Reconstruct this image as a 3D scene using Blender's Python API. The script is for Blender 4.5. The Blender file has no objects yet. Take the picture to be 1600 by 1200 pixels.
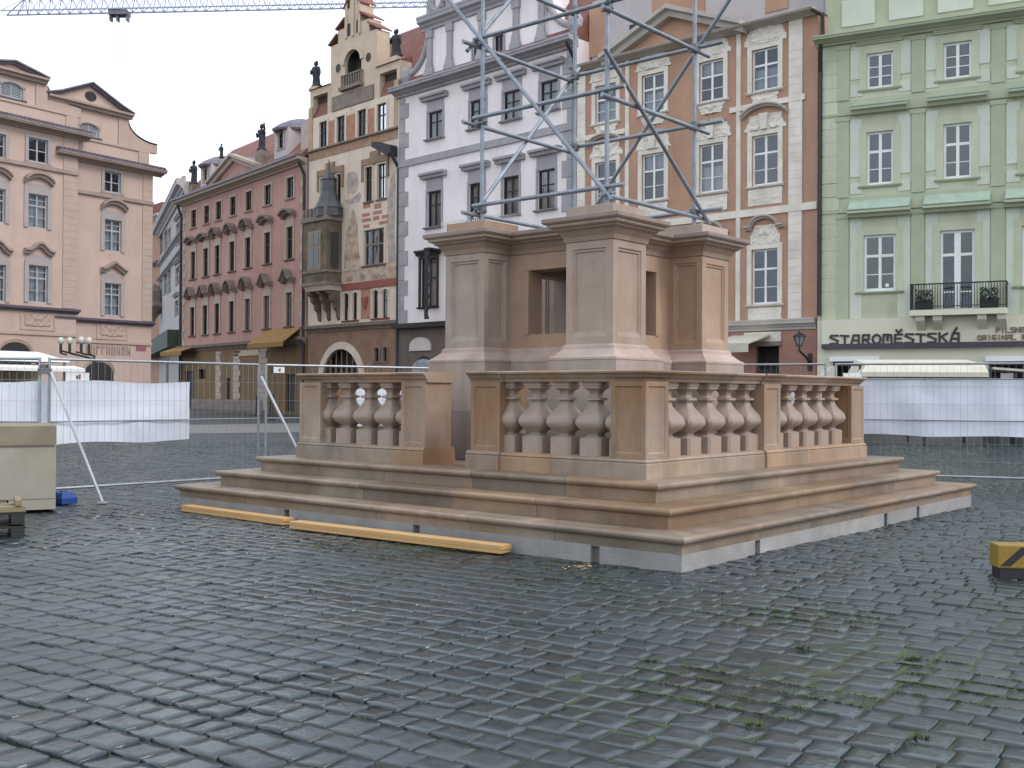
import bpy, bmesh, math, random, bisect
import numpy as np
from mathutils import Vector, Matrix, noise

C = bpy.context.scene.collection
R = math.radians
rnd = random.Random(7)

# ------------------------------------------------------------------ camera, sky, sun, exposure
EYE = 1.55; FPX = 1692.0; PITCH = 0.0083; ROLL = 0.0056
cam_d = bpy.data.cameras.new('camera')
cam_d.sensor_width = 36.0; cam_d.lens = 36.0 * FPX / 1600.0
cam_d.clip_start = 0.05; cam_d.clip_end = 3000
cam = bpy.data.objects.new('camera', cam_d); C.objects.link(cam)
_f = Vector((0, math.cos(PITCH), math.sin(PITCH))); _u = Vector((0, -math.sin(PITCH), math.cos(PITCH))); _r = Vector((1, 0, 0))
_r2 = _r * math.cos(ROLL) + _u * math.sin(ROLL); _u2 = _u * math.cos(ROLL) - _r * math.sin(ROLL)
cam.matrix_world = Matrix(((_r2.x, _u2.x, -_f.x, 0), (_r2.y, _u2.y, -_f.y, 0), (_r2.z, _u2.z, -_f.z, EYE), (0, 0, 0, 1)))
bpy.context.scene.camera = cam
sc = bpy.context.scene
sc.view_settings.view_transform = 'Standard'; sc.view_settings.look = 'None'
sc.view_settings.exposure = 0.48; sc.view_settings.gamma = 1.0

SUN = Vector((0.80, -0.42, 0.80)).normalized()
w = bpy.data.worlds.new("World"); sc.world = w; w.use_nodes = True
nt = w.node_tree; nt.nodes.clear()
out = nt.nodes.new('ShaderNodeOutputWorld'); bg = nt.nodes.new('ShaderNodeBackground')
sky = nt.nodes.new('ShaderNodeTexSky'); sky.sky_type = 'NISHITA'; sky.sun_disc = False
sky.sun_elevation = math.asin(SUN.z); sky.sun_rotation = math.atan2(SUN.x, SUN.y)
sky.air_density = 1.0; sky.dust_density = 2.0
tcw = nt.nodes.new('ShaderNodeTexCoord'); mpw = nt.nodes.new('ShaderNodeMapping'); mpw.inputs['Scale'].default_value = (1.4, 1.4, 3.4)
nzw = nt.nodes.new('ShaderNodeTexNoise'); nzw.inputs['Scale'].default_value = 1.9; nzw.inputs['Detail'].default_value = 6
rpw = nt.nodes.new('ShaderNodeValToRGB')
rpw.color_ramp.elements[0].position = 0.36; rpw.color_ramp.elements[0].color = (5.7, 6.8, 7.9, 1)
rpw.color_ramp.elements[1].position = 0.58; rpw.color_ramp.elements[1].color = (11.0, 12.0, 13.1, 1)
mxw = nt.nodes.new('ShaderNodeMix'); mxw.data_type = 'RGBA'; mxw.inputs['Factor'].default_value = 0.86   # cloud cover over the clear sky
nt.links.new(tcw.outputs['Generated'], mpw.inputs['Vector']); nt.links.new(mpw.outputs['Vector'], nzw.inputs['Vector'])
nt.links.new(nzw.outputs['Fac'], rpw.inputs['Fac'])
nt.links.new(sky.outputs['Color'], mxw.inputs['A']); nt.links.new(rpw.outputs['Color'], mxw.inputs['B'])
nt.links.new(mxw.outputs['Result'], bg.inputs['Color']); bg.inputs['Strength'].default_value = 0.12
nt.links.new(bg.outputs['Background'], out.inputs['Surface'])

sd = bpy.data.lights.new('sun', 'SUN'); sd.energy = 1.15; sd.angle = R(22); sd.color = (1.0, 0.965, 0.94)
so = bpy.data.objects.new('sun', sd); C.objects.link(so)
so.rotation_euler = SUN.to_track_quat('Z', 'Y').to_euler()

# ------------------------------------------------------------------ measuring helpers
def ray(X, Y):
    x, y = X - 800, Y - 600
    c, s = math.cos(ROLL), math.sin(ROLL)
    px = x * c + y * s; py = -x * s + y * c
    a, b, d = px / FPX, 1.0, -py / FPX
    c, s = math.cos(PITCH), math.sin(PITCH)
    return Vector((a, b * c - d * s, b * s + d * c))
CAM = Vector((0, 0, EYE))
def at(X, Y, d):                       # the world point seen at (X, Y) at depth d
    r = ray(X, Y); return CAM + r * (d / r.y)
def ground(X, Y, z=0.0):
    r = ray(X, Y); return CAM + r * ((z - EYE) / r.z)

# ------------------------------------------------------------------ materials
MATS = {}
def mat(name, col, rough=0.75, var=0.18, scale=1.5, col2=None, mix2=0.5, scale2=0.5, bump=0.0, bscale=30, tint=False,
        spec=0.4, metal=0.0, stretch=None, rvar=0.0, streak=0.0, sscale=1.6):
    if name in MATS: return MATS[name]
    m = bpy.data.materials.new(name); m.use_nodes = True; n = m.node_tree.nodes; l = m.node_tree.links
    b = n['Principled BSDF']; b.inputs['Roughness'].default_value = rough; b.inputs['Metallic'].default_value = metal
    b.inputs['Specular IOR Level'].default_value = spec
    tc = n.new('ShaderNodeTexCoord'); vec = tc.outputs['Object']
    if stretch:
        mp = n.new('ShaderNodeMapping'); mp.inputs['Scale'].default_value = stretch; l.new(vec, mp.inputs['Vector']); vec2 = mp.outputs['Vector']
    else: vec2 = vec
    nz = n.new('ShaderNodeTexNoise'); nz.inputs['Scale'].default_value = scale; nz.inputs['Detail'].default_value = 7; nz.inputs['Roughness'].default_value = 0.62
    l.new(vec2, nz.inputs['Vector'])
    rp = n.new('ShaderNodeValToRGB'); rp.color_ramp.elements[0].position = 0.3; rp.color_ramp.elements[1].position = 0.72
    lo = [c * (1 - var) for c in col]; hi = [min(1, c * (1 + var)) for c in col]
    rp.color_ramp.elements[0].color = (*lo, 1); rp.color_ramp.elements[1].color = (*hi, 1)
    l.new(nz.outputs['Fac'], rp.inputs['Fac']); cur = rp.outputs['Color']
    if col2:
        n2 = n.new('ShaderNodeTexNoise'); n2.inputs['Scale'].default_value = scale2; n2.inputs['Detail'].default_value = 5; l.new(vec2, n2.inputs['Vector'])
        r2 = n.new('ShaderNodeValToRGB'); r2.color_ramp.elements[0].position = 0.42; r2.color_ramp.elements[1].position = 0.66
        r2.color_ramp.elements[1].color = (mix2, mix2, mix2, 1); r2.color_ramp.elements[0].color = (0, 0, 0, 1)
        l.new(n2.outputs['Fac'], r2.inputs['Fac'])
        mx = n.new('ShaderNodeMix'); mx.data_type = 'RGBA'; l.new(r2.outputs['Color'], mx.inputs['Factor']); l.new(cur, mx.inputs['A']); mx.inputs['B'].default_value = (*col2, 1)
        cur = mx.outputs['Result']
    if streak:                                   # run-off stains: noise drawn out vertically
        mp3 = n.new('ShaderNodeMapping'); mp3.inputs['Scale'].default_value = (sscale, sscale, sscale * 0.12); l.new(vec, mp3.inputs['Vector'])
        n3 = n.new('ShaderNodeTexNoise'); n3.inputs['Scale'].default_value = 1.0; n3.inputs['Detail'].default_value = 6; n3.inputs['Roughness'].default_value = 0.7; l.new(mp3.outputs['Vector'], n3.inputs['Vector'])
        r3 = n.new('ShaderNodeValToRGB'); r3.color_ramp.elements[0].position = 0.48; r3.color_ramp.elements[1].position = 0.72
        r3.color_ramp.elements[0].color = (1, 1, 1, 1); k_ = 1 - streak; r3.color_ramp.elements[1].color = (k_, k_ * 0.97, k_ * 0.93, 1); l.new(n3.outputs['Fac'], r3.inputs['Fac'])
        m3 = n.new('ShaderNodeMix'); m3.data_type = 'RGBA'; m3.blend_type = 'MULTIPLY'; m3.inputs['Factor'].default_value = 1
        l.new(cur, m3.inputs['A']); l.new(r3.outputs['Color'], m3.inputs['B']); cur = m3.outputs['Result']
    if tint:
        at_ = n.new('ShaderNodeAttribute'); at_.attribute_name = 'tint'
        mm = n.new('ShaderNodeMix'); mm.data_type = 'RGBA'; mm.blend_type = 'MULTIPLY'; mm.inputs['Factor'].default_value = 1
        l.new(cur, mm.inputs['A']); l.new(at_.outputs['Color'], mm.inputs['B']); cur = mm.outputs['Result']
    l.new(cur, b.inputs['Base Color'])
    if rvar:
        mr = n.new('ShaderNodeMapRange'); mr.inputs['To Min'].default_value = rough - rvar; mr.inputs['To Max'].default_value = rough + rvar
        mr.inputs['From Min'].default_value = 0.3; mr.inputs['From Max'].default_value = 0.7
        l.new(nz.outputs['Fac'], mr.inputs['Value']); l.new(mr.outputs['Result'], b.inputs['Roughness'])
    if bump:
        nb = n.new('ShaderNodeTexNoise'); nb.inputs['Scale'].default_value = bscale; nb.inputs['Detail'].default_value = 4; l.new(vec, nb.inputs['Vector'])
        bp = n.new('ShaderNodeBump'); bp.inputs['Strength'].default_value = bump; bp.inputs['Distance'].default_value = 0.02
        l.new(nb.outputs['Fac'], bp.inputs['Height']); l.new(bp.outputs['Normal'], b.inputs['Normal'])
    MATS[name] = m; return m

def glass_mat(name, refl=0.13, dark=0.75):
    m = bpy.data.materials.new(name); m.use_nodes = True; n = m.node_tree.nodes; l = m.node_tree.links
    n.remove(n['Principled BSDF']); o = n['Material Output']
    tr = n.new('ShaderNodeBsdfTransparent'); tr.inputs['Color'].default_value = (dark, dark * 1.0, dark * 1.02, 1)
    gl = n.new('ShaderNodeBsdfGlossy'); gl.inputs['Roughness'].default_value = 0.06; gl.inputs['Color'].default_value = (0.9, 0.93, 1, 1)
    lw = n.new('ShaderNodeLayerWeight'); lw.inputs['Blend'].default_value = 0.25
    mr = n.new('ShaderNodeMapRange'); mr.inputs['To Min'].default_value = refl * 0.6; mr.inputs['To Max'].default_value = 0.75
    l.new(lw.outputs['Fresnel'], mr.inputs['Value'])
    tc = n.new('ShaderNodeTexCoord'); nz = n.new('ShaderNodeTexNoise'); nz.inputs['Scale'].default_value = 1.1
    bp = n.new('ShaderNodeBump'); bp.inputs['Strength'].default_value = 0.12; bp.inputs['Distance'].default_value = 0.1
    l.new(tc.outputs['Object'], nz.inputs['Vector']); l.new(nz.outputs['Fac'], bp.inputs['Height']); l.new(bp.outputs['Normal'], gl.inputs['Normal'])
    mx = n.new('ShaderNodeMixShader'); l.new(mr.outputs['Result'], mx.inputs['Fac']); l.new(tr.outputs[0], mx.inputs[1]); l.new(gl.outputs[0], mx.inputs[2])
    l.new(mx.outputs[0], o.inputs['Surface'])
    return m
GLASS = glass_mat('window_glass')
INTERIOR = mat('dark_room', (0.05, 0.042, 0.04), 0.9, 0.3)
CURTAIN = mat('net_curtain', (0.42, 0.43, 0.45), 0.9, 0.25, 6, stretch=(6, 6, 0.6))
WHITE = mat('white_paint', (0.72, 0.72, 0.70), 0.5, 0.08)
DARKFRAME = mat('dark_frame', (0.028, 0.023, 0.022), 0.6)
GREYFRAME = mat('grey_frame', (0.36, 0.37, 0.39), 0.6)
IRON = mat('black_iron', (0.022, 0.022, 0.025), 0.45, 0.3)
SHEET = mat('weathered_sheet_metal', (0.16, 0.15, 0.18), 0.5, 0.25, metal=0.3)
TILE = mat('red_roof_tiles', (0.22, 0.085, 0.065), 0.8, 0.35, 4, col2=(0.12, 0.06, 0.05), bump=0.6, bscale=9)
STATUE = mat('black_sandstone', (0.035, 0.034, 0.04), 0.85, 0.4, 3)

# ------------------------------------------------------------------ mesh helpers
class MB:
    def __init__(s): s.v = []; s.f = []; s.t = []; s.m = []
    def add(s, vs, fs, tint=None, mi=0):
        o = len(s.v); s.v += [tuple(v) for v in vs]
        for f in fs: s.f.append([i + o for i in f]); s.t.append(tint); s.m.append(mi)
        return s
    def quad(s, a, b, c, d, tint=None, mi=0): return s.add([a, b, c, d], [[0, 1, 2, 3]], tint, mi)
    def box(s, x0, x1, y0, y1, z0, z1, tint=None, mi=0):
        if x0 > x1: x0, x1 = x1, x0
        if y0 > y1: y0, y1 = y1, y0
        if z0 > z1: z0, z1 = z1, z0
        return s.add([(x0, y0, z0), (x1, y0, z0), (x1, y1, z0), (x0, y1, z0), (x0, y0, z1), (x1, y0, z1), (x1, y1, z1), (x0, y1, z1)],
                     [[3, 2, 1, 0], [4, 5, 6, 7], [0, 1, 5, 4], [1, 2, 6, 5], [2, 3, 7, 6], [3, 0, 4, 7]], tint, mi)
    def prism(s, poly, y0, y1, tint=None, mi=0):      # polygon in the x-z plane, extruded along y
        n = len(poly)
        vs = [(p[0], y0, p[1]) for p in poly] + [(p[0], y1, p[1]) for p in poly]
        fs = [list(range(n)), list(range(2 * n - 1, n - 1, -1))] + [[i, (i + 1) % n, (i + 1) % n + n, i + n] for i in range(n)]
        return s.add(vs, fs, tint, mi)
    def plan(s, poly, z0, z1, tint=None, mi=0):       # polygon in plan, extruded upwards
        n = len(poly)
        vs = [(p[0], p[1], z0) for p in poly] + [(p[0], p[1], z1) for p in poly]
        fs = [list(range(n - 1, -1, -1)), list(range(n, 2 * n))] + [[i, (i + 1) % n, (i + 1) % n + n, i + n] for i in range(n)]
        return s.add(vs, fs, tint, mi)
    def tube(s, p, q, r, n=8, r2=None, tint=None, mi=0):
        p = Vector(p); q = Vector(q); d = (q - p).normalized(); r2 = r if r2 is None else r2
        a = d.orthogonal().normalized(); b = d.cross(a)
        vs = [p + (a * math.cos(2 * math.pi * i / n) + b * math.sin(2 * math.pi * i / n)) * r for i in range(n)]
        vs += [q + (a * math.cos(2 * math.pi * i / n) + b * math.sin(2 * math.pi * i / n)) * r2 for i in range(n)]
        fs = [[i, (i + 1) % n, (i + 1) % n + n, i + n] for i in range(n)] + [list(range(n - 1, -1, -1)), list(range(n, 2 * n))]
        return s.add(vs, fs, tint, mi)
    def rings(s, rings, cap=True, tint=None, mi=0):   # closed loops of the same count, joined in turn
        n = len(rings[0]); vs = [v for r in rings for v in r]; fs = []
        for k in range(len(rings) - 1):
            for i in range(n): fs.append([k * n + i, k * n + (i + 1) % n, (k + 1) * n + (i + 1) % n, (k + 1) * n + i])
        if cap: fs += [list(range(n - 1, -1, -1)), list(range((len(rings) - 1) * n, len(rings) * n))]
        return s.add(vs, fs, tint, mi)
    def lathe(s, c, prof, n=12, sx=1, sy=1, tint=None, mi=0):
        return s.rings([[(c[0] + r * sx * math.cos(2 * math.pi * i / n), c[1] + r * sy * math.sin(2 * math.pi * i / n), c[2] + z) for i in range(n)] for r, z in prof], True, tint, mi)
    def square(s, c, prof, a1=(1, 0), a2=(0, 1), tint=None, mi=0, n=1):   # square-section turned shape
        rs = []
        for r, z in prof:
            ring = []
            k = r * 0.80
            for p, q in ((-r, -k), (-k, -r), (k, -r), (r, -k), (r, k), (k, r), (-k, r), (-r, k)):
                ring.append((c[0] + a1[0] * p + a2[0] * q, c[1] + a1[1] * p + a2[1] * q, c[2] + z))
            rs.append(ring)
        return s.rings(rs, True, tint, mi)
    def build(s, name, material, parent=None, smooth=False, bevel=0.0, recalc=True):
        me = bpy.data.meshes.new(name); me.from_pydata(s.v, [], s.f)
        ms = material if isinstance(material, (list, tuple)) else [material]
        for m in ms: me.materials.append(m)
        if any(s.m): me.polygons.foreach_set('material_index', s.m)
        if any(t is not None for t in s.t):
            ca = me.color_attributes.new('tint', 'FLOAT_COLOR', 'CORNER')
            k = 0
            for p, t in zip(me.polygons, s.t):
                t = (1, 1, 1) if t is None else t
                for li in p.loop_indices: ca.data[li].color = (t[0], t[1], t[2], 1)
        if recalc:
            bm = bmesh.new(); bm.from_mesh(me); bmesh.ops.recalc_face_normals(bm, faces=bm.faces); bm.to_mesh(me); bm.free()
        if smooth:
            for p in me.polygons: p.use_smooth = True
        o = bpy.data.objects.new(name, me); C.objects.link(o)
        if parent: o.parent = parent
        if bevel:
            md = o.modifiers.new('bevel', 'BEVEL'); md.width = bevel; md.segments = 2; md.limit_method = 'ANGLE'; md.angle_limit = R(40)
        return o

def thing(name, label, cat, loc=(0, 0, 0), rz=0.0, group=None):
    o = bpy.data.objects.new(name, None); o.empty_display_size = 0.2; C.objects.link(o)
    o.location = loc; o.rotation_euler = (0, 0, rz); o['label'] = label; o['category'] = cat
    if group: o['group'] = group
    return o
def tag(o, label, cat, group=None):
    o['label'] = label; o['category'] = cat
    if group: o['group'] = group
    return o
def copy_tree(o, parent=None):
    c = o.copy(); C.objects.link(c)
    if parent: c.parent = parent
    for ch in [x for x in bpy.data.objects if x.parent == o]: copy_tree(ch, c)
    return c

# ================================================================== THE GROUND
WETSTONE = mat('wet_basalt_setts', (0.027, 0.036, 0.043), 0.20, 0.35, 7.0, col2=(0.019, 0.025, 0.018), scale2=0.7, tint=True, bump=0.15, bscale=30, rvar=0.08, spec=0.55)
_n = WETSTONE.node_tree.nodes; _l = WETSTONE.node_tree.links; _b = _n['Principled BSDF']; _src = _b.inputs['Roughness'].links[0].from_socket
_tc = _n.new('ShaderNodeTexCoord'); _nz = _n.new('ShaderNodeTexNoise'); _nz.inputs['Scale'].default_value = 0.4; _nz.inputs['Detail'].default_value = 5; _l.new(_tc.outputs['Object'], _nz.inputs['Vector'])
_mr = _n.new('ShaderNodeMapRange'); _mr.inputs['From Min'].default_value = 0.42; _mr.inputs['From Max'].default_value = 0.66; _mr.inputs['To Max'].default_value = 0.26; _l.new(_nz.outputs['Fac'], _mr.inputs['Value'])
_ad = _n.new('ShaderNodeMath'); _ad.operation = 'ADD'; _l.new(_src, _ad.inputs[0]); _l.new(_mr.outputs['Result'], _ad.inputs[1]); _l.new(_ad.outputs[0], _b.inputs['Roughness'])   # drier and wetter patches
def joint_mat():
    m = mat('wet_joints', (0.010, 0.010, 0.010), 0.45, 0.5, 14.0, bump=0.6, bscale=60)
    n = m.node_tree.nodes; l = m.node_tree.links; b = n['Principled BSDF']; src = b.inputs['Base Color'].links[0].from_socket
    tc = n.new('ShaderNodeTexCoord'); a = n.new('ShaderNodeTexNoise'); a.inputs['Scale'].default_value = 0.55; a.inputs['Detail'].default_value = 6
    l.new(tc.outputs['Object'], a.inputs['Vector'])
    r = n.new('ShaderNodeValToRGB'); r.color_ramp.elements[0].position = 0.42; r.color_ramp.elements[1].position = 0.56; l.new(a.outputs['Fac'], r.inputs['Fac'])
    mx = n.new('ShaderNodeMix'); mx.data_type = 'RGBA'; l.new(r.outputs['Color'], mx.inputs['Factor']); l.new(src, mx.inputs['A']); mx.inputs['B'].default_value = (0.035, 0.058, 0.012, 1)
    # far off, where single setts can no longer be told apart, the sheet is paved in the same stone
    sp = n.new('ShaderNodeSeparateXYZ'); l.new(tc.outputs['Object'], sp.inputs[0])
    mr = n.new('ShaderNodeMapRange'); mr.inputs['From Min'].default_value = 33; mr.inputs['From Max'].default_value = 34; l.new(sp.outputs['Y'], mr.inputs['Value'])
    m2 = n.new('ShaderNodeMix'); m2.data_type = 'RGBA'; l.new(mr.outputs['Result'], m2.inputs['Factor']); l.new(mx.outputs['Result'], m2.inputs['A']); m2.inputs['B'].default_value = (0.026, 0.027, 0.030, 1)
    l.new(m2.outputs['Result'], b.inputs['Base Color'])
    return m
gm = MB()
gx = [-900, -60, -20, 20, 60, 900]; gy = [-60, 0, 20, 40, 120, 1500]
for i in range(5):
    for j in range(5):
        gm.quad((gx[i], gy[j], -0.022), (gx[i + 1], gy[j], -0.022), (gx[i + 1], gy[j + 1], -0.022), (gx[i], gy[j + 1], -0.022))
go = gm.build('ground', joint_mat()); go['kind'] = 'structure'

MC = Vector((1.0412, 14.852)); TH = 0.705
E1 = Vector((math.sin(TH), math.cos(TH))); E2 = Vector((-math.cos(TH), math.sin(TH)))
def mloc(x, y):                                   # a ground point in the monument's own axes
    d = Vector((x, y)) - MC; return d.dot(E1), d.dot(E2)

ROWS = [-28.0]
_rr = random.Random(11)
while ROWS[-1] < 64: ROWS.append(ROWS[-1] + _rr.uniform(0.168, 0.222))
def cobbles():
    rs = np.random.RandomState(3)
    ang = R(-35); a = np.array([math.cos(ang), math.sin(ang)]); b = np.array([-math.sin(ang), math.cos(ang)])
    cen = []; half = []
    for k, r0 in enumerate(ROWS[:-1]):
        W = ROWS[k + 1] - r0
        t = -45 + rs.rand() * 0.2
        jit = 0.012 * rs.randn()
        wob = 0.0
        while t < 45:
            L = 0.145 + 0.10 * rs.rand() + (0.06 if rs.rand() < 0.08 else 0)
            c = a * (t + L / 2) + b * (r0 + W / 2 + 0.5 * jit + 0.035 * math.sin(t * 0.55 + wob * 0.15 + k * 0.02))
            if 1.6 < c[1] < 34 and abs(c[0]) < 0.60 * c[1] + 2.6:
                d1, d2 = (c[0] - MC.x) * E1.x + (c[1] - MC.y) * E1.y, (c[0] - MC.x) * E2.x + (c[1] - MC.y) * E2.y
                if max(abs(d1), abs(d2)) > 3.75: cen.append(c); half.append((L / 2 - 0.004 - 0.004 * rs.rand(), W / 2 - 0.005 - 0.006 * rs.rand()))
            t += L
    cen = np.array(cen); half = np.array(half); N = len(cen)
    und = 0.016 * np.sin(cen[:, 0] * 0.9 + 1.3 * np.sin(cen[:, 1] * 0.5)) * np.sin(cen[:, 1] * 0.7 + 0.4)
    z0 = und + rs.randn(N) * 0.0032
    tx = rs.randn(N) * 0.022; ty = rs.randn(N) * 0.024; yaw = rs.randn(N) * 0.035
    oct_ = np.array([(-1, -.84), (-.88, -1), (.88, -1), (1, -.84), (1, .84), (.88, 1), (-.88, 1), (-1, .84)])
    rings = [(1.0, -0.030), (0.985, -0.0045), (0.945, -0.0004), (0.5, 0.0010)]
    near = cen[:, 1] < 17
    V = []; F = []; base = 0; tint_faces = []
    for sel, rg in ((near, rings), (~near, [(1.0, -0.03), (0.93, 0.0)])):
        idx = np.where(sel)[0]; n = len(idx)
        if n == 0: continue
        K = len(rg); vs = np.zeros((n, K * 8, 3))
        jitter = 1 + rs.randn(n, 8, 2) * 0.022
        cy, sy = np.cos(yaw[idx]), np.sin(yaw[idx])
        for k, (s, z) in enumerate(rg):
            lx = oct_[None, :, 0] * half[idx, 0:1] * jitter[:, :, 0]; ly = oct_[None, :, 1] * half[idx, 1:2] * jitter[:, :, 1]
            e = 0.012 * (1 - s)
            lx = lx * s; ly = ly * s
            rx = lx * cy[:, None] - ly * sy[:, None]; ry = lx * sy[:, None] + ly * cy[:, None]
            vs[:, k * 8:(k + 1) * 8, 0] = cen[idx, 0:1] + rx * a[0] + ry * b[0]
            vs[:, k * 8:(k + 1) * 8, 1] = cen[idx, 1:2] + rx * a[1] + ry * b[1]
            vs[:, k * 8:(k + 1) * 8, 2] = z0[idx][:, None] + z + rx * tx[idx][:, None] + ry * ty[idx][:, None] - 0.004
        fs = []
        for k in range(K - 1):
            for i in range(8): fs.append((k * 8 + i, k * 8 + (i + 1) % 8, (k + 1) * 8 + (i + 1) % 8, (k + 1) * 8 + i))
        o = (K - 1) * 8
        fs += [(o, o + 1, o + 2, o + 3), (o, o + 3, o + 4, o + 7), (o + 4, o + 5, o + 6, o + 7)]
        fs = np.array(fs)
        ff = (fs[None] + (np.arange(n) * K * 8)[:, None, None] + base).reshape(-1, 4)
        g = np.clip(1 + rs.randn(n) * 0.16, 0.5, 1.8)
        warm = rs.randn(n) * 0.03
        tf = np.stack([g * (1 + warm), g, g * (1 - warm), np.ones(n)], 1)
        tint_faces.append(np.repeat(tf, len(fs), 0))
        V.append(vs.reshape(-1, 3)); F.append(ff); base += n * K * 8
    V = np.concatenate(V); F = np.concatenate(F); T = np.concatenate(tint_faces)
    me = bpy.data.meshes.new('cobblestones')
    me.vertices.add(len(V)); me.vertices.foreach_set('co', V.ravel())
    me.loops.add(F.size); me.loops.foreach_set('vertex_index', F.ravel().astype(np.int32))
    me.polygons.add(len(F)); me.polygons.foreach_set('loop_start', np.arange(0, F.size, 4, dtype=np.int32)); me.polygons.foreach_set('loop_total', np.full(len(F), 4, dtype=np.int32))
    me.polygons.foreach_set('use_smooth', np.ones(len(F), dtype=bool))
    me.update()
    ca = me.color_attributes.new('tint', 'FLOAT_COLOR', 'CORNER')
    ca.data.foreach_set('color', np.repeat(T, 4, 0).ravel())
    me.materials.append(WETSTONE)
    o = bpy.data.objects.new('cobblestones', me); C.objects.link(o); o['kind'] = 'structure'
    return o
cobbles()

# pale paved walk across the square and the pavement before the houses
def sheet(name, pts, z, m):
    b = MB(); b.add([(p[0], p[1], z) for p in pts], [list(range(len(pts)))]); o = b.build(name, m); o['kind'] = 'structure'; return o
PAVE = mat('pale_granite_paving', (0.15, 0.145, 0.14), 0.42, 0.2, 1.2, bump=0.2, bscale=8)
sheet('path', [(-22, 35.5), (-14, 38.8), (0, 46), (0, 56), (-9, 55), (-22, 45)], -0.012, PAVE)
PAVE2 = mat('grey_pavement_slabs', (0.085, 0.082, 0.082), 0.42, 0.2, 1.2)
sheet('pavement', [(-44, 58), (-30, 88), (-26, 94), (2.2, 60), (12.6, 49.0), (34, 38.0), (32.5, 33), (10.0, 45.0), (-0.8, 56), (-12, 69), (-20, 77), (-34, 56)], -0.008, PAVE2)

# moss and grass in the joints
def grass():
    b = MB(); g = random.Random(5)
    def tuft(x, y, n, h):
        for _ in range(n):
            a = g.random() * 6.28; r = g.random() * 0.028; ln = h * (0.5 + g.random()); t = 0.4 + g.random() * 0.7
            p = Vector((x + math.cos(a) * r, y + math.sin(a) * r, -0.012)); q = p + Vector((math.cos(a) * ln * t, math.sin(a) * ln * t, ln * 0.9))
            s = Vector((-math.sin(a), math.cos(a), 0)) * 0.0035
            b.add([p - s, p + s, q], [[0, 1, 2]])
    ang = R(-35); a = Vector((math.cos(ang), math.sin(ang))); bb = Vector((-math.sin(ang), math.cos(ang)))
    for _ in range(22000):
        y = 3.4 + g.random() ** 1.3 * 9.5; x = (-0.22 + 0.75 * g.random()) * y + 0.3
        k = min(ROWS, key=lambda q: abs(q - Vector((x, y)).dot(bb))) if False else ROWS[bisect.bisect(ROWS, Vector((x, y)).dot(bb))]
        t = Vector((x, y)).dot(a); p = a * t + bb * (k + 0.035 * math.sin(t * 0.55 + bisect.bisect_left(ROWS, k) * 0.02))
        v = noise.noise(Vector((p.x * 0.8, p.y * 0.8, 3.1)))
        d1, d2 = mloc(p.x, p.y)
        if v < 0.06 or max(abs(d1), abs(d2)) < 3.95: continue
        tuft(p.x, p.y, 4 + int(g.random() * 7), 0.005 + 0.007 * g.random() ** 2 * (1 + v))
    for px, py in ((1421, 1027), (800, 975), (1010, 1030), (1430, 1150), (930, 985), (1250, 1010), (1170, 1130)):
        q = ground(px, py); tuft(q.x, q.y, 40, 0.028); tuft(q.x + 0.05, q.y, 25, 0.022)
    o = b.build('grass', mat('joint_grass', (0.060, 0.085, 0.016), 0.6, 0.35, 20), recalc=False); o['kind'] = 'stuff'
    o['label'] = 'short green grass and moss growing in the joints between cobbles'
    return o
grass()

# ================================================================== THE STONE MONUMENT
STONE = mat('pink_brown_sandstone', (0.315, 0.243, 0.190), 0.6, 0.20, 2.2, col2=(0.255, 0.150, 0.080), streak=0.28, sscale=3.0, mix2=0.8, scale2=0.75, bump=0.25, bscale=70, tint=True, spec=0.35)
PEDST = mat('pinkish_sandstone', (0.365, 0.288, 0.248), 0.62, 0.15, 2.0, col2=(0.290, 0.190, 0.125), streak=0.20, sscale=2.6, mix2=0.42, scale2=0.7, bump=0.25, bscale=70, tint=True, spec=0.35)
STEPST = mat('wet_step_sandstone', (0.240, 0.184, 0.135), 0.40, 0.24, 2.6, col2=(0.165, 0.105, 0.066), streak=0.3, sscale=2.5, mix2=0.8, scale2=0.8, bump=0.25, bscale=60, tint=True, spec=0.45, rvar=0.1)
CONC = mat('pale_concrete', (0.30, 0.282, 0.265), 0.75, 0.22, 3, col2=(0.20, 0.19, 0.18), scale2=1.2, bump=0.3, bscale=50, tint=True)
def M3(a, b, z): p = MC + E1 * a + E2 * b; return (p.x, p.y, z)
MR = math.atan2(E1.y, E1.x)        # local x = E1, local y = E2
def stint(v=0.10):
    k = rnd.random()
    g = 1 + rnd.uniform(-v, v)
    if k < 0.16: return (g * 1.05, g * 0.90, g * 0.74)
    if k < 0.32: return (g * 1.20, g * 1.16, g * 1.14)
    if k < 0.48: return (g * 0.80, g * 0.80, g * 0.80)
    return (g, g * 0.99, g * 0.97)

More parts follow.
